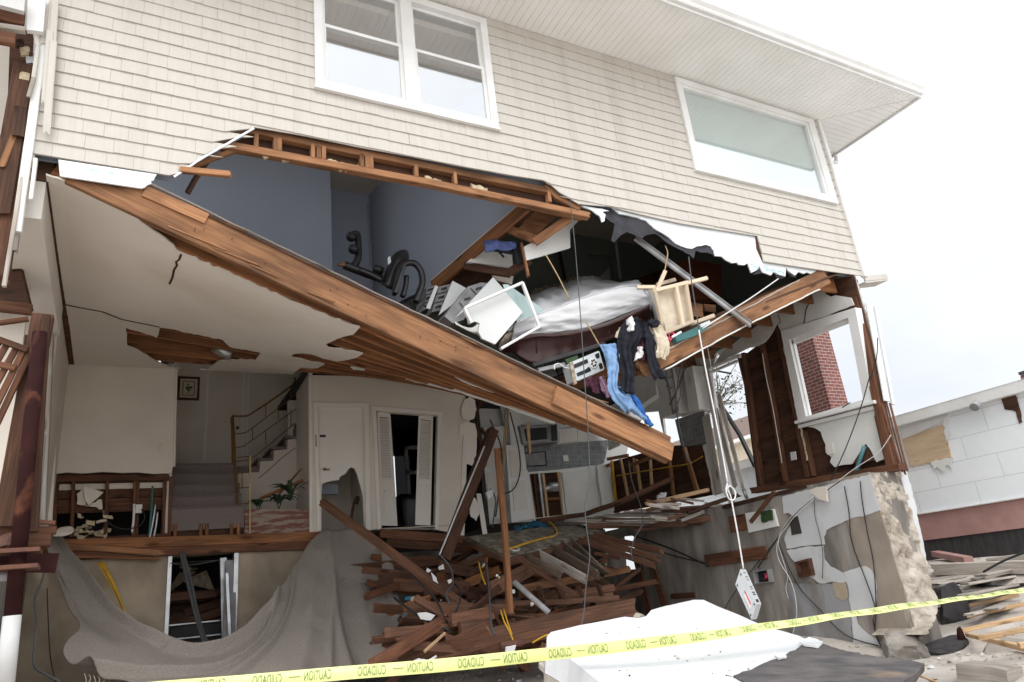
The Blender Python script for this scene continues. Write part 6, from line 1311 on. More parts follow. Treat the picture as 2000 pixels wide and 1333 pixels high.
TB('iron_bar', at([(978, 1262, 1.3), (1020, 1255, 1.35)], 0), .04, M['iron'], None, 8, 0, label='rusty iron bar below the left end of the large beam', cat='bar')
g = random.Random(21)
for k in range(175):
    px_ = g.uniform(775, 1190); py_ = g.uniform(1085, 1280)
    if px_ > 1100 and py_ > 1225: continue
    t = (py_ - 1085) / 195; Yd = 4.6 - 2.6 * t + g.uniform(-.2, .6); c = aY((px_, py_), Yd)
    an = g.gauss(0, .28); yaw = g.gauss(0, .55); L = g.uniform(.4, 1.0) if k < 70 else g.uniform(.08, .4)
    d = Vector((math.cos(yaw) * math.cos(an), math.sin(yaw), math.sin(an))) * L
    if (c - d).x < 2.9: d *= .5; 
    wide = g.random() < .45
    LB('broken_board', [c - d, c + d], .025 if wide else g.uniform(.04, .06), g.uniform(.10, .19) if wide else g.uniform(.05, .10), M[['rubwood', 'rubwood', 'midwood', 'darkwood', 'rubwood', 'joist'][k % 6]], None, (g.uniform(-.5, .5), g.uniform(-1.0, .2), 1), g.uniform(0, .12), g.uniform(0, .14), label='broken brown board jumbled in the basement lumber heap', cat='board', group='broken boards in the lumber heap')
for k, (L, Y_, m) in enumerate((([(815, 1198), (832, 1196), (850, 1202), (842, 1212), (822, 1210)], 2.0, 'papers'), ([(842, 1118), (852, 1128), (856, 1140), (846, 1134)], 2.6, 'papers'), ([(856, 1108), (866, 1102), (868, 1112), (858, 1114)], 3.2, 'papers'), ([(800, 1294), (818, 1286), (838, 1290), (824, 1302), (804, 1304)], 1.2, 'papers'), ([(838, 1288), (852, 1280), (856, 1290), (842, 1296)], 1.3, 'papers'), ([(988, 1264), (1008, 1260), (1004, 1274), (988, 1276)], 1.1, 'papers'), ([(1170, 1215), (1210, 1210), (1212, 1216), (1174, 1220)], 2.0, 'papers'), ([(1080, 1115), (1100, 1114), (1102, 1118), (1082, 1119)], 2.9, 'papers'), ([(1056, 1106), (1072, 1108), (1070, 1124), (1054, 1124)], 3.2, 'blueplastic'), ([(792, 1166), (806, 1164), (804, 1172), (790, 1172)], 2.9, 'blueplastic'))):
    lab = ['torn white card lying in the middle of the heap', 'white scrap caught on the sliding stud', 'small white scrap in the dark gap below the leaning post', 'white torn sheet at the edge of the carpet', 'smaller white scrap right of the torn sheet by the carpet', 'square white block below the rusty iron bar', 'white strip on the right end of the thin batten', 'white sliver under the hanging deck boards', 'blue scrap under the fallen deck', 'dark blue scrap beside the top of the carpet edge'][k]
    PR('scrap', pl(rag(L, .8, 5, 300 + k), Y_), .01, M[m], None, label=lab, cat='scrap')
for k, (L, lab) in enumerate((([(860, 1085, 3), (880, 1110, 2.9), (884, 1140, 2.6), (872, 1160, 2.4), (878, 1180, 2.2)], 'grey wire looping beside the dark leaning post'), ([(950, 1100, 2.8), (955, 1150, 2.4), (958, 1190, 2.0), (960, 1225, 1.7), (968, 1240, 1.6)], 'grey cable running down over the large fallen beam'))): cable(L, 0, .014, 'greycable', lab)
for k, (L, lab) in enumerate((([(935, 1098, 2.7), (940, 1120, 2.5), (948, 1142, 2.3)], 'short yellow wire hanging below the fallen deck'), ([(978, 1192, 1.8), (985, 1215, 1.6), (996, 1236, 1.5), (1006, 1262, 1.3)], 'yellow wire dangling over the front of the large beam'), ([(1040, 1256, 1.4), (1060, 1244, 1.4), (1076, 1240, 1.4), (1086, 1252, 1.4)], 'yellow wire arched on the ground below the large beam'), ([(984, 1190, 1.8), (992, 1218, 1.6), (1000, 1240, 1.5)], 'second yellow wire beside the dangling one on the beam'))): cable(L, 0, .009, 'yellow', lab, 'wire', 'yellow_wire')
cable([(800, 1120, 2.9), (850, 1170, 2.4), (876, 1215, 2.0), (900, 1160, 2.4), (870, 1125, 2.9)], 0, .012, 'rubber', 'black cable snaking through the middle of the lumber heap'); cable([(770, 1168, 2.8), (820, 1205, 2.2), (878, 1232, 1.9)], 0, .016, 'rubber', 'black cable sloping from the carpet edge into the heap')
for k, L in enumerate(([(957, 820, 4.6), (980, 880, 4.4), (974, 960, 4.2), (968, 1010, 4.2)], [(990, 795, 4.8), (984, 860, 4.6), (978, 940, 4.4), (980, 1020, 4.2)], [(993, 800, 4.8), (986, 880, 4.6), (982, 960, 4.5), (988, 1030, 4.3)], [(996, 806, 4.8), (1012, 870, 4.7), (1016, 920, 4.7), (1004, 955, 4.6), (984, 965, 4.5)], [(958, 955, 4.4), (968, 975, 4.3), (966, 1000, 4.3), (962, 1030, 4.3)])):
    cable(L, 0, .012, ['rubber', 'tan', 'tan', 'rubber', 'greycable'][k], ['thin black wire hanging left of the pantry doors', 'tan wire hanging beside the upright stud', 'second tan wire hanging next to the first beside the stud', 'black cable looping in front of the crooked pantry door', 'grey wire with loops hanging above the deck edge'][k], 'wire')
PR('socket_box', pl([(950, 962), (962, 956), (964, 970), (954, 976)], 4.3), .05, M['silver'], None, label='small white socket box dangling on grey wires', cat='socket')
PR('hanging_board', pl([(1028, 825), (1034, 824), (1038, 885), (1034, 887)], 4.6), .03, M['pale'], None, label='thin pale stick hanging in front of the microwave', cat='stick')
for k, L in enumerate(([(1290, 985), (1302, 1040)], [(1262, 990), (1266, 1005)])): pass
for a, b, lab in (((1240, 1078), (1268, 1196), 'dark board leaning on the right foundation wall behind the deck'), ((1268, 1090), (1304, 1196), 'second dark board leaning on the right foundation wall')): LB('leaning_board', [aX(a, XF - .06), aX(b, XF - .22)], .05, .16, M['midwood'], None, (0, 1, 0), .02, .04, label=lab, cat='board')
def wx(L, r, m, label, off=.06): return TB('wall_cable', [aX(p, XF - off) for p in L], r * .68, M[m], None, 6, 4, label=label, cat='cable')
wx([(1236, 1046), (1310, 1072), (1384, 1106)], .022, 'rubber', 'black cable drooping along the damp foundation wall', .12)
wx([(1238, 1062), (1316, 1086), (1380, 1100)], .018, 'rubber', 'lower black cable drooping along the damp foundation wall', .12)
wx([(1649, 950), (1658, 1000), (1664, 1060), (1690, 1130), (1710, 1190), (1709, 1230), (1720, 1262)], .012, 'rubber', 'black cable hanging down the middle of the painted foundation wall')
wx([(1680, 940), (1684, 980), (1694, 1040), (1706, 1100), (1711, 1180), (1706, 1215), (1716, 1255)], .012, 'rubber', 'black cable hanging beside the broken end of the foundation wall')
wx([(1590, 975), (1592, 1010), (1600, 1040), (1607, 1080), (1606, 1130)], .008, 'greycable', 'thin grey wire on the white painted patch of wall')
wx([(1590, 975), (1560, 1000), (1535, 1030), (1522, 1050), (1517, 1075), (1524, 1100), (1542, 1130), (1552, 1160), (1556, 1200), (1548, 1240)], .008, 'ropew', 'pale wire running down from the pipes past the junction box', .14)
wx([(1588, 970), (1562, 992), (1530, 1030), (1520, 1060), (1528, 1090), (1538, 1125), (1535, 1150), (1540, 1170)], .006, 'ropew', 'second pale wire twisted with the first on the foundation wall', .12)
wx([(1640, 940), (1600, 968), (1570, 990), (1545, 1015), (1520, 1050), (1480, 1110)], .014, 'rubber', 'bundle of dark cables sagging from the teal pipe', .10)
wx([(1520, 1060), (1556, 1140), (1600, 1190), (1650, 1240), (1716, 1262)], .010, 'rubber', 'dark cable slanting down to the foot of the foundation wall', .03)
wx([(1520, 1050), (1440, 1150), (1415, 1190)], .007, 'rubber', 'thin dark wire crossing the damp wall behind the silver device', .03)
wx([(1700, 730), (1680, 800), (1650, 880), (1622, 940)], .010, 'rubber', 'dark wire hanging in front of the side window frame', .62); wx([(1714, 660), (1712, 700), (1700, 740)], .010, 'rubber', 'short dark wire dangling on the corner post', .75)
wx([(1740, 850), (1715, 885), (1670, 915), (1630, 945), (1590, 975)], .007, 'ropew', 'white wire drooping from the corner post to the pipes', .55)
PR('plaster_scrap', [aX(p, XF - .12) for p in rag([(1580, 958), (1594, 952), (1614, 952), (1616, 980), (1600, 976), (1590, 968)], 1, 6, 8)], .03, M['plaster'], None, label='chunk of pale plaster stuck on the top of the foundation wall', cat='plaster chunk')
LB('loose_board', [aX((1512, 962), XF - .3), aX((1468, 1018), XF - .2)], .06, .05, M['midwood'], None, r0=.03, r1=.05, label='short brown stick leaning on the meter board', cat='stick')

# ================================================================== CARPET DRAPED OVER THE BASEMENT WALL
def cdisp(u, v, p):
    d = 0
    for (c0, c1, wd, a) in ((.62, .40, .016, .16), (.70, .52, .016, .15), (.66, .47, .03, .08), (.84, .86, .014, .07), (.92, .93, .02, .07), (.35, .30, .05, .07), (.77, .72, .03, .05), (.88, .80, .012, .05), (.12, .10, .02, .05), (.07, .05, .015, .04)):
        c = c0 + (c1 - c0) * v; d += a * math.exp(-((u - c) / wd) ** 2) * (.35 + .65 * v)
    return d + .02 * fbm(p, 2.2, 3) + .13 * math.exp(-((v - .04) / .05) ** 2) * (1 if u < .62 else .0)
tp = [(84, 1036, 4.9), (110, 1062, 4.7), (150, 1112, 4.3), (200, 1180, 3.9), (262, 1232, 3.6), (330, 1266, 3.4), (400, 1272, 3.4), (470, 1246, 3.6), (530, 1180, 4.0), (580, 1100, 4.6), (622, 1042, 5.02), (660, 1036, 5.02), (708, 1037, 5.0), (742, 1066, 4.8), (762, 1082, 4.7)]
m1 = [(83, 1040, 4.8), (104, 1080, 4.5), (140, 1160, 3.9), (185, 1226, 3.5), (250, 1270, 3.2), (330, 1298, 3.0), (410, 1302, 3.0), (490, 1274, 3.2), (560, 1210, 3.7), (612, 1140, 4.2), (650, 1090, 4.6), (682, 1090, 4.7), (716, 1100, 4.7), (746, 1115, 4.6), (768, 1130, 4.5)]
m2 = [(83, 1044, 4.8), (110, 1102, 4.4), (146, 1184, 3.7), (176, 1250, 3.2), (235, 1302, 2.8), (330, 1330, 2.6), (420, 1338, 2.6), (510, 1312, 2.8), (590, 1270, 3.2), (640, 1230, 3.6), (676, 1200, 3.9), (706, 1190, 4.0), (734, 1190, 4.0), (756, 1190, 4.0), (776, 1190, 3.9)]
m3 = [(82, 1048, 4.8), (106, 1112, 4.3), (132, 1182, 3.7), (150, 1226, 3.3), (122, 1284, 2.9), (210, 1328, 2.5), (320, 1368, 2.2), (430, 1380, 2.2), (530, 1366, 2.4), (610, 1350, 2.7), (665, 1330, 3.0), (700, 1310, 3.2), (730, 1290, 3.3), (752, 1275, 3.3), (772, 1260, 3.4), (786, 1246, 3.5)]
loft('carpet', [at(tp, 0), at(m1, 0), at(m2, 0), at(m3, 0)], 200, 80, M['carpet'], None, cdisp, .014, label='taupe carpet torn loose and draped over the basement wall below the doors', cat='carpet')
loft('carpet_strip', [at([(744, 1062, 4.72), (752, 1060, 4.70), (760, 1070, 4.66), (764, 1080, 4.66)], 0), at([(748, 1130, 4.4), (760, 1130, 4.35), (770, 1134, 4.32), (776, 1140, 4.3)], 0), at([(768, 1206, 3.85), (774, 1206, 3.8), (780, 1204, 3.78), (783, 1200, 3.76)], 0)], 20, 30, M['carpet'], None, lambda u, v, p: .03 * fbm(p, 4, 3), .02, label='narrow folded carpet strip hanging at the right edge of the draped carpet', cat='carpet')
for k in range(6):
    g = random.Random(k); x_ = 165 + 9 * k; TB('carpet_thread', at([(x_, 1316 + k * 2, 2.6), (x_ + 3, 1326 + k, 2.55), (x_ + g.uniform(-4, 4), 1336, 2.5)], 0), .004, M['cream'], None, 4, 3, label='pale thread hanging from the lower edge of the carpet', cat='thread', group='threads hanging from the carpet edge')
# cords over the left basement wall
for k in range(4): cable([(192 + 2 * k, 1100, 5.0), (206 + 2 * k, 1126, 4.95), (226 + k, 1160, 4.9), (246, 1204, 4.85)], 0, .011, 'yellow', 'yellow cable of the bundle hanging on the left concrete wall', 'cable', 'yellow_cable') if k < 1 else cable([(192 + 3 * k, 1101 - k, 5.0), (210 + 2 * k, 1126, 4.93), (228 + k, 1160, 4.88), (246, 1204, 4.85)], 0, .011, 'yellow', 'yellow cable of the bundle hanging on the left concrete wall', 'cable', 'yellow_cable')
for o_ in col.objects:
    if o_.name.startswith('yellow_cable') and o_.get('category'): o_['group'] = 'yellow cable bundle'
cable([(55, 1072, 3.0), (76, 1090, 2.9), (87, 1108, 2.8), (80, 1140, 2.6), (68, 1172, 2.5), (72, 1220, 2.3), (66, 1295, 2.1), (90, 1318, 2.0), (118, 1332, 1.9)], 0, .012, 'greycable', 'grey cable looping down beside the red steel column')
cable([(45, 1150, 2.9), (38, 1200, 2.6), (34, 1240, 2.5)], 0, .006, 'greycable', 'thin grey wire behind the red steel column', 'wire'); cable([(92, 1150, 4.5), (94, 1210, 4.3), (98, 1280, 4.1), (108, 1333, 3.9)], 0, .006, 'rubber', 'thin black wire hanging down the left concrete wall', 'wire')
for k, L in enumerate(([(352, 1078, 5.0), (362, 1120, 4.9), (376, 1180, 4.7), (390, 1230, 4.5), (404, 1268, 4.3)], [(358, 1080, 5.0), (372, 1130, 4.9), (384, 1190, 4.7), (398, 1240, 4.5), (412, 1266, 4.3)], [(356, 1082, 5.0), (366, 1126, 4.92), (380, 1190, 4.72), (396, 1250, 4.4), (410, 1270, 4.3)])): cable(L, 0, .022, 'greycable', 'grey conduit of the bundle hanging in front of the basement doorway', 'conduit', 'hanging_conduit')['group'] = 'conduits in front of the basement doorway'
cable([(333, 1100, 5.1), (370, 1104, 5.0), (430, 1094, 5.1)], 0, .008, 'greycable', 'thin grey wire sagging across the top of the basement doorway', 'wire')

# ================================================================== LEFT EDGE : torn wing, column
SC = thing('steel_column', 'dark red steel column with a white painted foot at the left edge', 'column', tuple(aY((15, 1330), -.15)))
def colx(a, b, r, m, nm='shaft'): return TB(nm, [aY(a, -.15), aY(b, -.15)], r, M[m], SC, 20, 0)
colx((78, 650), (24, 1205), .052, 'primer'); colx((24, 1203), (9, 1345), .056, 'white', 'painted_foot')
for y in (1078, 1110):
    p = aY((34 if y == 1078 else 30, y), -.15); mb = MB(); box(mb, (p.x - .16, p.y - .12, p.z - .014), (p.x + .14, p.y + .12, p.z + .014)); mb.build('flange', M['iron'], SC)
LB('steel_beam', [aY((-60, 1098), .1), aY((112, 1100), .1)], .02, .14, M['primer'], None, label='dark red steel beam behind the column at the left edge', cat='steel beam'); LB('steel_beam', [aY((-60, 1085), .02), aY((28, 1086), .02)], .10, .015, M['primer'], None, label='dark red steel flange plate left of the column', cat='steel plate'); LB('angle_iron', [aY((-40, 1130), -.1), aY((30, 1128), -.1)], .04, .05, M['graymetal'], None, label='short grey angle iron fixed to the column foot', cat='angle iron')
TB('grey_conduit', [aY((83, 850), .2), aY((67, 1064), .2)], .025, M['metal'], None, 10, 0, label='bare grey metal conduit right of the red steel column', cat='conduit')
WG = thing('torn_wing', 'torn open side wing of the house with bare studs at the left edge', 'building', (-2.2, 1.5, 2.1))
WS = lambda nm, L, Y_, t, m: PR(nm, pl(L, Y_), t, M[m], WG)
BX('wing_floor', (-4.5, .3, 2.0), (-.95, 5, 2.1), M['midwood'], WG)
LB('floor_edge', [aY((-80, 1040), .2), aY((110, 1036), .2)], .05, .06, M['midwood'], WG); LB('floor_edge', [aY((-80, 1060), .2), aY((100, 1054), .2)], .06, .10, M['midwood'], WG); LB('floor_edge', [aY((-30, 1010), .1), aY((108, 1022), .1)], .03, .03, M['iron'], WG)
PR('wing_back_wall', [(-4.5, 1.6, 2.1), (-.95, 1.6, 2.1), (-.95, 1.6, 4.5), (-4.5, 1.6, 4.5)], .08, M['plaster'], WG)
LB('wing_stud', [aY((84, 618), .06), aY((10, 1030), .06)], .15, .12, M['darkwood'], WG, up=(0, 1, 0)); LB('wing_stud', [aY((80, 622), .26), aY((-4, 1010), .26)], .05, .08, M['midwood'], WG, up=(0, 1, 0)); LB('wing_stud', [aY((92, 620), -.02), aY((66, 1040), -.02)], .05, .10, M['darkwood'], WG, up=(0, 1, 0))
for c, m in (((55, 792), 'graymetal'), ((16, 972), 'metal')):
    p = aY(c, .18); bx = BX('outlet_box', (p.x - .05, p.y - .03, p.z - .07), (p.x + .05, p.y + .05, p.z + .07), M[m], WG); BX('socket', (p.x - .018, p.y - .036, p.z + .01), (p.x + .018, p.y - .031, p.z + .045), M['black'], bx); BX('socket', (p.x - .018, p.y - .036, p.z - .045), (p.x + .018, p.y - .031, p.z - .01), M['black'], bx)
TB('armored_cable', [aY(p, .15) for p in ((72, 700), (62, 760), (54, 800), (46, 850), (30, 900), (6, 930))], .010, M['greycable'], WG)
p = aY((66, 792), .16); BX('switch_plate', (p.x - .02, p.y - .02, p.z - .06), (p.x + .02, p.y, p.z + .06), M['white'], WG)
# white soffit box of the wing and the torn framing above it
BX('header_box', (-1.28, .16, 4.45), (-.765, 3.05, 4.82), M['doorp'], WG)
LB('white_trim', [aY((70, 312), -.05), aY((60, 392), -.08)], .03, .05, M['doorp'], WG, up=(0, -1, 0)); LB('white_trim', [aY((62, 230), .0), aY((46, 330), -.03), aY((8, 560), -.1)], .03, .035, M['graywood'], WG, up=(0, -1, 0))
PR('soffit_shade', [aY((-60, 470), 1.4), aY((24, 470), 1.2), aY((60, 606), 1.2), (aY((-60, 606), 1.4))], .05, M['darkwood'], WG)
LB('ceiling_joist', [aY((-60, 592), 1.0), aY((62, 606), 1.0)], .06, .10, M['midwood'], WG); LB('ceiling_joist', [aY((-60, 640), .9), aY((56, 624), .9)], .05, .04, M['midwood'], WG)
PR('wing_plaster', [aY(p, 1.5) for p in ((-40, 80), (20, 80), (18, 160), (14, 220), (4, 260), (-40, 300))], .05, M['plaster'], WG)
for a, b, w_, m in (((48, 130), (2, 400), .16, 'darkwood'), ((60, 190), (8, 320), .05, 'wood'), ((70, 110), (64, 330), .03, 'graywood'), ((62, 210), (28, 480), .05, 'graywood'), ((44, 190), (36, 260), .1, 'darkwood'), ((32, 260), (-10, 540), .2, 'midwood')): LB('torn_stud', [aY(a, .1), aY(b, .02)], w_, .08, M[m], WG, up=(0, 1, 0), r1=.12)
for a, b, m, w_ in (((-60, 16), (48, 38), 'midwood', .16), ((-60, 44), (50, 60), 'graywood', .05), ((-60, 62), (30, 80), 'midwood', .12)): LB('rafter', [aY(a, -.1), aY(b, -.1)], .06, w_, M[m], WG)
PR('wing_cladding', [aY(p, -.14) for p in ((54, -10), (90, -10), (84, 62), (52, 58))], .05, M['trim'], WG); PR('wing_fascia', [aY(p, -.3) for p in ((-60, -30), (52, -30), (46, 22), (-60, -6))], .05, M['white'], WG)
for k, (a, b) in enumerate((((100, 10), (88, 60)), ((104, 0), (92, 130)), ((108, 0), (96, 190)), ((98, 60), (90, 170)), ((104, 80), (94, 220)))): LB('siding_splinter', [aY(a, -.06 - .01 * k), aY(b, -.06 - .008 * k)], .06, .012, M['siding'], WG, up=(0, -1, 0), r1=.3)
for a, b in (((68, 62), (74, 90)), ((74, 90), (66, 152)), ((66, 152), (56, 190))): LB('white_sliver', [aY(a, -.08), aY(b, -.08)], .035, .02, M['whitewood'], WG, up=(0, -1, 0))
for k in range(7): c = (36 + (k % 3) * 12, 82 + k * 17); PR('insulation_scrap', pl(rag([(c[0] - 9, c[1] - 8), (c[0] + 10, c[1] - 6), (c[0] + 8, c[1] + 9), (c[0] - 8, c[1] + 8)], 2.5, 5, 80 + k), .05 + .01 * (k % 4)), .03, M[['darkwood', 'insul', 'metal', 'darkwood', 'insul', 'graywood', 'darkwood'][k]], WG)
PR('cavity_board', pl([(20, 60), (66, 60), (60, 200), (30, 280), (10, 330)], .22), .03, M['darkwood'], WG)
# lath frame leaning into the wing
LF = thing('lath_frame', 'brown slatted wooden frame leaning in the torn left wing', 'frame', tuple(aY((0, 850), -.05)))
for k, (a, b) in enumerate((((50, 676), (-40, 860)), ((58, 690), (-30, 880)), ((34, 676), (-50, 830)), ((16, 668), (-60, 800)), ((0, 664), (-70, 780)))): LB('slat', [aY(a, -.05), aY(b, -.05)], .045, .03, M['midwood'], LF, up=(0, -1, 0))
LB('cross_bar', [aY((-40, 650), -.08), aY((54, 684), -.08)], .05, .03, M['midwood'], LF, up=(0, -1, 0)); LB('cross_bar', [aY((-60, 700), -.08), aY((30, 720), -.08)], .05, .03, M['midwood'], LF, up=(0, -1, 0))
chunk('rust_lump', tuple(aY((16, 1062), .0)), (.10, .08, .09), M['iron'], 3, None, label='lump of rusted iron beside the column head', cat='iron lump')
loft('pale_bag', [at([(103, 1040), (116, 1030), (132, 1028), (145, 1034)], 4.7), at([(104, 1046), (118, 1048), (134, 1044), (143, 1038)], 4.6)], 16, 8, M['ceiling'], None, lambda u, v, p: .03 * fbm(p, 6, 3), .02, label='pale plaster piece lying on the left end of the rim beam', cat='plaster chunk')

# ================================================================== FOREGROUND : white slab, tape
PA, PB_, PC_ = aD((1068, 1242), 4.6), aD((1355, 1172), 6.6), aD((1600, 1333), 4.2)
pn = (PB_ - PA).cross(PC_ - PA).normalized(); pn = pn if pn.z > 0 else -pn
sl = lambda p: aP(p, PA, pn)
SB = thing('white_roof_slab', 'big white slab tipped on the ground in front of the house', 'slab', tuple(sl((1350, 1290))))
slp = [(1068, 1244), (1076, 1235), (1130, 1222), (1190, 1211), (1220, 1205), (1246, 1208), (1262, 1204), (1272, 1192), (1300, 1184), (1355, 1172), (1374, 1172), (1400, 1184), (1440, 1200), (1490, 1222), (1560, 1242), (1586, 1256), (1600, 1262), (1540, 1290), (1500, 1330), (1480, 1420), (1290, 1420), (1170, 1332), (1112, 1286), (1069, 1264)]
top = [sl(p) for p in rag(slp, .35, 12, 12)]
prism(MB(), top, -pn * .15).build('slab_body', M['slabwhite'], SB)
prism(MB(), [p - pn * .153 for p in top], -pn * .05).build('slab_underside', M['whitewood'], SB)
fl = [(1420, 1420), (1470, 1345), (1432, 1324), (1450, 1316), (1468, 1312), (1490, 1300), (1520, 1290), (1536, 1282), (1560, 1268), (1572, 1258), (1590, 1254), (1640, 1272), (1700, 1284), (1760, 1290), (1806, 1300), (1790, 1320), (1740, 1350), (1700, 1420)]
prism(MB(), [sl(p) + pn * .012 for p in rag(fl, 1.6, 7, 13)], -pn * .05).build('torn_felt', M['felt'], SB)
for k, L in enumerate(([(1560, 1262), (1580, 1252), (1608, 1262), (1598, 1272), (1570, 1268)], [(1512, 1290), (1530, 1284), (1536, 1292), (1520, 1296)])): prism(MB(), [sl(p) + pn * .03 for p in rag(L, 1, 5, 14 + k)], -pn * .012).build('white_flap', M['slabwhite'], SB)
for k in range(26):
    g = random.Random(500 + k); c = (g.uniform(1180, 1480), g.uniform(1225, 1325)); r_ = g.uniform(.8, 3.2)
    prism(MB(), [sl((c[0] + r_ * g.uniform(.5, 1.5) * math.cos(a), c[1] + r_ * .45 * g.uniform(.5, 1.5) * math.sin(a))) + pn * .003 for a in [i * .9 for i in range(7)]], -pn * .002).build('dirt_spot', M['insul' if k % 3 else 'charcoal'], SB)
edge = [(1066, 1244), (1068, 1296), (1112, 1340), (1088, 1340), (1062, 1302)]
chunk('stone', tuple(sl((1264, 1203)) + Vector((0, .1, -.02))), (.07, .06, .06), M['concrough'], 9, None, label='small stone at the back notch of the white slab', cat='stone')
LB('split_board', at([(1060, 1300, -1.3), (1110, 1345, -1.8)], 0), .06, .05, M['whitewood'], None, label='painted board edge under the left corner of the white slab', cat='board')
# caution tape, printed side away from the camera
tpx = [(230, 1352, 3.4), (300, 1346, 3.42), (450, 1334, 3.46), (600, 1321, 3.5), (750, 1309, 3.57), (900, 1296, 3.66), (1050, 1280, 3.8), (1200, 1264, 4.0), (1350, 1246, 4.3), (1500, 1224, 4.75), (1625, 1205, 5.15), (1750, 1187, 5.6), (1875, 1170, 6.2), (2000, 1153, 6.9), (2060, 1145, 7.2)]
ctr = cat([aD(p[:2], p[2]) for p in tpx], 10); TW = .064
def twist(x): return .22 + .10 * math.sin(x * 2.1) + .05 * math.sin(x * 5.3 + 1) + .35 * max(0, min(2.2, x - 2.6))
Ls = [0]
for a, b in zip(ctr[:-1], ctr[1:]): Ls.append(Ls[-1] + (b - a).length)
def tape_pt(s, v, off=0.0, sag=True):
    j = 0
    while j < len(Ls) - 2 and Ls[j + 1] < s: j += 1
    t = (s - Ls[j]) / max(1e-9, Ls[j + 1] - Ls[j]); p = ctr[j].lerp(ctr[j + 1], t); d = (ctr[j + 1] - ctr[j]).normalized()
    up = Vector((0, 0, 1)); up = (up - d * up.dot(d)).normalized(); n = d.cross(up); n = n if n.dot(CAM - p) > 0 else -n
    a = twist(s); u2 = up * math.cos(a) - n * math.sin(a); n2 = n * math.cos(a) + up * math.sin(a)
    bow = .006 * math.cos(v * 3.1) + .004 * math.sin(s * 7)
    return p + u2 * (v * TW) + n2 * (bow + off)
CT = thing('caution_tape', 'yellow caution tape stretched across the foreground, lettering seen reversed', 'tape', tuple(ctr[40]))
S_ = Ls[-1]; NS = int(S_ / .04); NV = 7; mb = MB()
V = [tape_pt(S_ * i / NS, j / (NV - 1) - .5) for i in range(NS + 1) for j in range(NV)]
mb.add(V, [[i * NV + j, (i + 1) * NV + j, (i + 1) * NV + j + 1, i * NV + j + 1] for i in range(NS) for j in range(NV - 1)]); mb.build('tape_strip', M['tapey'], CT, True)
words = {wd: text_mesh(wd) for wd in ('CAUTION', 'CUIDADO')}; s = .12
def put(word, s0, length, hfrac):
    Vt, Ft = words[word]; x0 = min(v.x for v in Vt); x1 = max(v.x for v in Vt); y1 = max(v.y for v in Vt); y0 = min(v.y for v in Vt)
    obj('printed_word', [tape_pt(min(S_, s0 + length * (1 - (v.x - x0) / (x1 - x0))), ((v.y - y0) / (y1 - y0) - .5) * hfrac, .004) for v in Vt], Ft, M['ink'], CT)
def dash(s0):
    mb = MB()
    for k in range(6): mb.add([tape_pt(s0 + .009 * k + a, (b + .03 * (k % 2)) * .1, .004) for a, b in ((0, -.3), (.010, -.3), (.010, .3), (0, .3))], [(0, 1, 2, 3)])
    mb.build('printed_mark', M['ink'], CT)
while s < S_ - .5:
    put('CUIDADO', s, .138, .70); dash(s + .172); put('CAUTION', s + .245, .130, .70); s += .50

# ================================================================== GROUND CLUTTER AND NEIGHBOURS
def gz(px, h=0):
    q = aZ(px, h); return q
for k, (a, b, lab) in enumerate((((1836, 1196, .10), (1990, 1162, .10), 'farthest of the pale pine battens laid out on the grey ground'), ((1888, 1204, .12), (2040, 1172, .12), 'second pale pine batten from the back on the grey ground'), ((1880, 1232, .14), (2050, 1196, .14), 'thickest pale pine batten with a rusty end on the grey ground'), ((1918, 1246, .16), (2060, 1218, .16), 'pale pine batten in front of the rusty ended one'), ((1890, 1240, .08), (2040, 1276, .08), 'pale board lying crosswise under the battens'), ((1990, 1262, .14), (2080, 1252, .14), 'short pale batten at the right picture edge'))):
    LB('pine_batten', [aG(a[:2], a[2]), aG(b[:2], b[2])], .055, .05, M['pale'], None, label=lab, cat='batten', group='pale battens on the ground')
LB('thin_stick', [aG((1762, 1306), .04), aG((1835, 1335), .04)], .02, .015, M['pale'], None, r0=.05, label='thin splintered stick on the ground right of the torn felt', cat='stick')
LB('weathered_plank', [aG((1834, 1076), .10), aG((2060, 1060), .10)], 1.0, .07, M['graywood'], None, label='wide grey plank platform in front of the neighbouring house', cat='plank'); LB('weathered_timber', [aG((1836, 1112), .10), aG((2060, 1106), .10)], .25, .18, M['graywood'], None, r0=.1, label='heavy weathered timber lying behind the black hose', cat='timber')
LB('weathered_timber', [aG((1828, 1082), .12), aG((1892, 1094), .10)], .14, .10, M['brickred'], None, r0=.1, label='short reddish timber at the foot of the broken wall', cat='timber'); LB('weathered_timber', [aG((1935, 1098), .10), aG((2040, 1084), .10)], .3, .12, M['graywood'], None, label='grey beam end beneath the plank platform', cat='timber')
for k in range(22):
    g = random.Random(700 + k); c = aG((g.uniform(1840, 2010), g.uniform(1115, 1200)), .03); L = g.uniform(.4, 1.4)
    LB('gray_board', [c - Vector((L, g.uniform(-.1, .1), 0)), c + Vector((L, g.uniform(-.1, .1), g.uniform(0, .05)))], g.uniform(.12, .22), .03, M['graywood'], None, r0=.1, r1=.1, label='grey weathered deck board strewn on the ground right of the house', cat='board', group='weathered boards strewn on the ground')
chunk('concrete_chunk', tuple(aG((1852, 1185), .2)), (.24, .25, .42), M['charcoal'], 11, None, label='dark broken concrete chunk leaning at the outer wall foot', cat='concrete chunk'); chunk('concrete_chunk', tuple(aG((1838, 1262), .04)), (.42, .3, .13), M['charcoal'], 12, None, label='flat dark concrete chunk on the ground beside the wall corner', cat='concrete chunk')
chunk('concrete_chunk', tuple(aG((1960, 1268), .0)), (.5, .35, .16), M['graywood'], 14, None, label='grey slab fragment under the crossing battens', cat='concrete chunk')
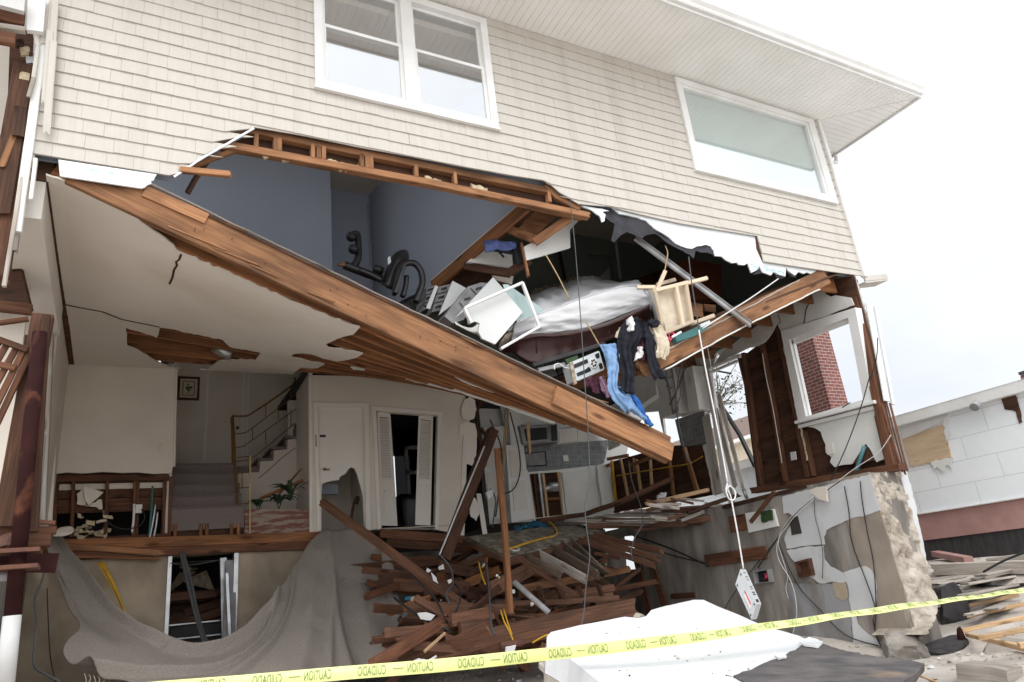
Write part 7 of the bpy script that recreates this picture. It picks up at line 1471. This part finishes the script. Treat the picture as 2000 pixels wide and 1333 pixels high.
mb = MB(); lumber_mb(mb, [aG((1885, 1312), .06), aG((1985, 1328), .02)], .34, .16, (0, .3, 1), seg=.1, wob=.01); mb.build('wedge_block', M['graywood'], None, label='wedge shaped grey block on the ground at the lower right', cat='block')
chunk('rust_lump', tuple(aG((1880, 1246), .08)), (.06, .06, .13), M['primer'], 15, None, label='rusty iron lump at the end of the thickest batten', cat='iron lump')
TB('black_hose', [aG(p, .04) for p in ((1862, 1142), (1885, 1141), (1920, 1144), (1955, 1147), (2000, 1142), (2050, 1138))], .022, M['rubber'], None, label='black hose lying on the grey boards beyond the wall', cat='hose'); TB('hanging_cable', [aG((1920, 1118), .2), aG((1960, 1096), .3), aG((2020, 1072), .4)], .016, M['rubber'], None, label='black cable crossing the weathered timber', cat='cable')
for k in range(60):
    g = random.Random(900 + k); px_ = (g.uniform(860, 1080), g.uniform(1300, 1333)) if k < 26 else (g.uniform(1740, 2000), g.uniform(1270, 1333)); c = aG(px_, .01)
    chunk('pebble', tuple(c), (g.uniform(.01, .05), g.uniform(.01, .04), g.uniform(.008, .025)), M[['papers', 'charcoal', 'concrough', 'rubwood'][k % 4]], 20 + k, None, label='small bit of rubble scattered on the bare ground', cat='rubble', group='rubble bits on the ground') if k % 2 == 0 else None
mb = MB(); g = random.Random(4242)
for k in range(2600):
    if k < 1500: px_ = (g.uniform(1500, 2000), g.uniform(1090, 1333))
    else: px_ = (g.uniform(600, 1100), g.uniform(1285, 1333))
    c = aG(px_, .0)
    if (c - CAM).length > 16: continue
    r_ = g.choice((.006, .009, .012, .018, .03)) * g.uniform(.6, 1.2); V_ = [c + Vector((r_ * math.cos(a) * g.uniform(.6, 1.4), r_ * math.sin(a) * g.uniform(.6, 1.4), g.uniform(0, .3) * r_)) for a in (0, 1.6, 3.1, 4.7)] + [c + Vector((0, 0, r_ * g.uniform(.5, 1)))]
    mb.add(V_, [(0, 1, 4), (1, 2, 4), (2, 3, 4), (3, 0, 4)])
mb.build('gravel', M['concrough'], None, label='loose gravel and chips on the bare ground', cat='gravel', kind='stuff')
for k in range(20):
    g = random.Random(1500 + k); c = aY((g.uniform(790, 1180), g.uniform(1100, 1285)), g.uniform(1.8, 3.2)); r_ = g.uniform(.02, .07)
    n_ = Vector((g.uniform(-.6, .6), -1, g.uniform(-.2, 1))).normalized(); t_ = n_.orthogonal().normalized(); b_ = n_.cross(t_)
    PR('plaster_bit', [c + (t_ * math.cos(a) + b_ * math.sin(a) * .7) * r_ * g.uniform(.5, 1.2) for a in (0, 1, 2.1, 3, 4.2, 5.2)], .012, M[['papers', 'plaster', 'insul', 'plasterw', 'charcoal'][k % 5]], None, label='small torn bit of plaster or paper caught in the lumber heap', cat='scrap', group='scraps caught in the lumber heap')
# neighbouring house with foam board walls
XN = 14.0
NH = thing('neighbour_house', 'white neighbouring house with bare foam board wall and plywood patch', 'house', (16, 4, 0))
nb = lambda nm, L, m, X=XN, t=.1, holes=(), par=None: PR(nm, [aX(p, X) for p in L], t, M[m] if isinstance(m, str) else m, par or NH, udir=(0, 1, 0))
za = aX((1810, 1003), XN).z; ze = aX((1770, 835), XN).z + .04
mb = MB(); v = [(XN, -7, za), (XN, 10, za), (XN, 10, ze), (XN, -7, ze)]; prism(mb, v, .2, udir=(0, 1, 0)); mb.build('wall', M['board'], NH)
BX('house_body', (XN + .21, -7, -.3), (22, 10, ze), M['plasterw'], NH)
BX('base_course', (XN + .02, -7, 1.16), (XN + .22, 10, za), M['brickred'], NH); BX('lower_boards', (XN + .06, -7, .1), (XN + .22, 10, 1.16), M['charcoal'], NH)
LB('base_strip', [(XN - .02, -7, za + .01), (XN - .02, 10, za + .01)], .05, .03, M['trim'], NH)
BX('eave', (XN - .16, -7, ze), (XN + .4, 10, ze + .05), M['trim'], NH); BX('fascia', (XN - .19, -7, ze + .0), (XN - .16, 10, ze + .20), M['trim'], NH)
mb = MB(); mb.add([(XN - .2, -7, ze + .2), (XN - .2, 10, ze + .2), (22, 10, ze + .22), (22, -7, ze + .22)], [(0, 1, 2, 3)]); mb.build('roof', M['soffit'], NH)
nb('plywood_patch', [(1762, 858), (1842, 828), (1858, 896), (1778, 912)], 'ply', XN - .03, .025)
for k, L in enumerate(([(1842, 826), (1850, 812), (1856, 850), (1848, 862)], [(1818, 902), (1862, 893), (1858, 915), (1850, 908), (1840, 922), (1830, 912), (1824, 918)])): nb('torn_wrap', rag(L, 2, 5, 30 + k), 'trim', XN - .04, .01)
nb('missing_board', rag([(1955, 778), (1982, 770), (1992, 800), (1996, 825), (1990, 828), (1984, 805), (1962, 800)], 1.5, 6, 3), 'darkwood', XN - .02, .01)
nb('upper_panel', [(1760, 838), (1850, 810), (1852, 818), (1762, 862)], 'trim', XN - .02, .015)
mb = MB(); q = aX((1908, 790), XN - .3); tube_mb(mb, [q, q + Vector((-.12, 0, -.06))], .08, 10, 0); mb.build('flood_lamp', M['graymetal'], NH)
CH2 = thing('chimney', 'low dark chimney on the neighbouring roof', 'chimney', tuple(aX((1784, 818), 18))); PR('brick_stack', [aX(p, 18) for p in ((1766, 808), (1790, 804), (1790, 825), (1766, 828))], .4, M['charcoal'], CH2); PR('metal_cap', [aX(p, 17.9) for p in ((1764, 808), (1790, 802), (1806, 806), (1790, 809))], .5, M['graymetal'], CH2)
CH3 = thing('chimney', 'red brick chimney at the right picture edge', 'chimney', tuple(aX((2000, 745), 19))); PR('brick_stack', [aX(p, 19) for p in ((1992, 728), (2030, 716), (2034, 750), (1996, 758))], .5, M['brick'], CH3); PR('stack_cap', [aX(p, 18.9) for p in ((1988, 728), (2030, 714), (2030, 720), (1990, 733))], .5, M['charcoal'], CH3)
# brick chimney seen through the side window
BC = thing('brick_chimney', 'tall red brick chimney seen through the empty side window', 'chimney', tuple(aX((1580, 830), 13.5)))
bq = [aX(p, 13.2) for p in ((1500, 600), (1578, 600), (1624, 822), (1640, 900), (1500, 930))]
y0 = min(p.y for p in bq); cpt = aX((1624, 800), 13.2); x0 = 13.2
mb = MB(); v = [(x0, cpt.y, -.2), (x0, cpt.y + 1.6, -.2), (x0, cpt.y + 1.6, 9), (x0, cpt.y, 9)]
mb.add(v + [(p[0] + .6, p[1], p[2]) for p in v], [(0, 1, 2, 3), (7, 6, 5, 4), (0, 3, 7, 4), (1, 5, 6, 2), (3, 2, 6, 7)], [[(p[1], p[2]) for p in v]] + [[(p[1], p[2]) for p in reversed(v)]] + [[(0, -.2), (0, 9), (.6, 9), (.6, -.2)]] + [[(0, -.2), (.6, -.2), (.6, 9), (0, 9)]] + [[(0, 0)] * 4]); mb.build('brick_stack', M['brick'], BC)
# tree and far house seen through the doorway
FH = thing('far_house', 'cream house with a brown shingle roof seen through the side doorway', 'house', (24, 14, 0))
a = aX((1420, 850), 24); b = aX((1504, 830), 24); zr = aX((1440, 868), 24).z; zt = aX((1440, 818), 24).z + .4
BX('wall', (24, b.y, -.3), (30, a.y + 8, zr), M['cream'], FH); BX('eave', (23.6, b.y - .1, zr), (24.2, a.y + 8.2, zr + .15), M['trim'], FH)
mb = MB(); mb.add([(23.6, b.y - .1, zr + .15), (23.6, a.y + 8.2, zr + .15), (27.5, a.y + 8.2, zt + .5), (27.5, b.y + .6, zt + .5)], [(0, 1, 2, 3)]); mb.build('roof', mat('brown_shingles', (.20, .14, .12), (.14, .10, .085), 14, .9), FH)
FN = thing('wire_fence', 'white picket fence in front of the cream far house', 'fence', (23, a.y, 0))
zf = aX((1470, 925), 23).z; mb = MB()
for k in range(60): mb and box(mb, (23, a.y - 4 + k * .14, 0), (23.02, a.y - 3.985 + k * .14, zf))
mb.build('pickets', M['trim'], FN)
TR = thing('tree', 'sparse bare branched tree with a tuft of leaves seen through the doorway', 'tree', tuple(aY((1400, 900), 9)))
g = random.Random(77); base = aX((1402, 880), 14); crown = aX((1404, 775), 14)
TB('trunk', [Vector((base.x, base.y, 0)), base.lerp(crown, .5) + Vector((.1, 0, 0)), crown], lambda t: .16 - .1 * t, M['graywood'], TR)
mbb = MB(); mbl = MB()
for k in range(34):
    a_ = g.uniform(0, 6.28); e_ = g.uniform(-.3, 1.2); L = g.uniform(.5, 1.5); d = Vector((.6 * math.cos(a_), math.sin(a_), e_)).normalized(); s0 = base.lerp(crown, g.uniform(.7, 1.0)); e1 = s0 + d * L + Vector((0, 0, g.uniform(-.1, .2)))
    tube_mb(mbb, [s0, s0.lerp(e1, .5) + Vector((g.uniform(-.1, .1), g.uniform(-.1, .1), .05)), e1], lambda t: .022 - .018 * t, 5, 3)
    for q_ in range(5):
        s1 = s0.lerp(e1, g.uniform(.3, 1)); e2 = s1 + Vector((g.uniform(-.3, .3), g.uniform(-.45, .45), g.uniform(-.2, .35))); tube_mb(mbb, [s1, e2], lambda t: .009 - .006 * t, 4, 0)
        for z_ in range(7 if k % 4 == 0 else 2):
            c = e2 + Vector((g.uniform(-.12, .12), g.uniform(-.2, .2), g.uniform(-.12, .12))); r_ = g.uniform(.03, .06); n_ = Vector((g.uniform(-1, 1), g.uniform(-1, 1), g.uniform(-1, 1))).normalized(); t_ = n_.orthogonal().normalized(); b_ = n_.cross(t_); mbl.add([c + t_ * r_, c + b_ * r_ * .5, c - t_ * r_, c - b_ * r_ * .5], [(0, 1, 2, 3)])
mbb.build('branches', M['graywood'], TR); mbl.build('leaves', M['leaf'], TR)
LB('black_branch', [aX((1408, 792), 10.6), aX((1445, 850), 10.4), aX((1472, 905), 10.2)], .10, .05, M['black'], None, (0, 1, 0), r1=.2, label='black strap of torn sheeting hanging across the side doorway', cat='strap')
TB('hanging_bracket', [aX((1395, 724), 10.2), aX((1428, 730), 10.2)], .02, M['greycable'], None, 6, 0, label='short grey rod in the top of the side doorway', cat='rod'); cable([(1382, 680, 1.8), (1392, 740, 2.0), (1396, 800, 2.1)], 0, .008, 'ropew', 'thin pale wire hanging in the left of the side doorway', 'wire')
for k, L in enumerate(([(1310, 690, .9), (1330, 760, 1.1), (1322, 800, 1.2), (1330, 850, 1.3), (1342, 895, 1.5), (1352, 905, 1.5)], [(1337, 682, .6), (1322, 760, .8), (1320, 800, 1.0)], [(1360, 680, .5), (1340, 715, .8), (1326, 755, 1.0), (1308, 792, 1.2)])): cable(L, 0, .009, ['greycable', 'greycable', 'rubber'][k], ['grey wire hanging from the right beam past the wall tiles', 'dark straight wire below the right broken beam', 'thin black wire curving in front of the glass cabinet door'][k], 'wire')
cable([(1228, 900, 3.0), (1234, 940, 2.9), (1250, 985, 2.6), (1256, 1020, 2.4), (1240, 1050, 2.4), (1232, 1080, 2.4), (1236, 1092, 2.3)], 0, .010, 'greycable', 'grey wire hanging down in front of the kitchen deck boards', 'wire')
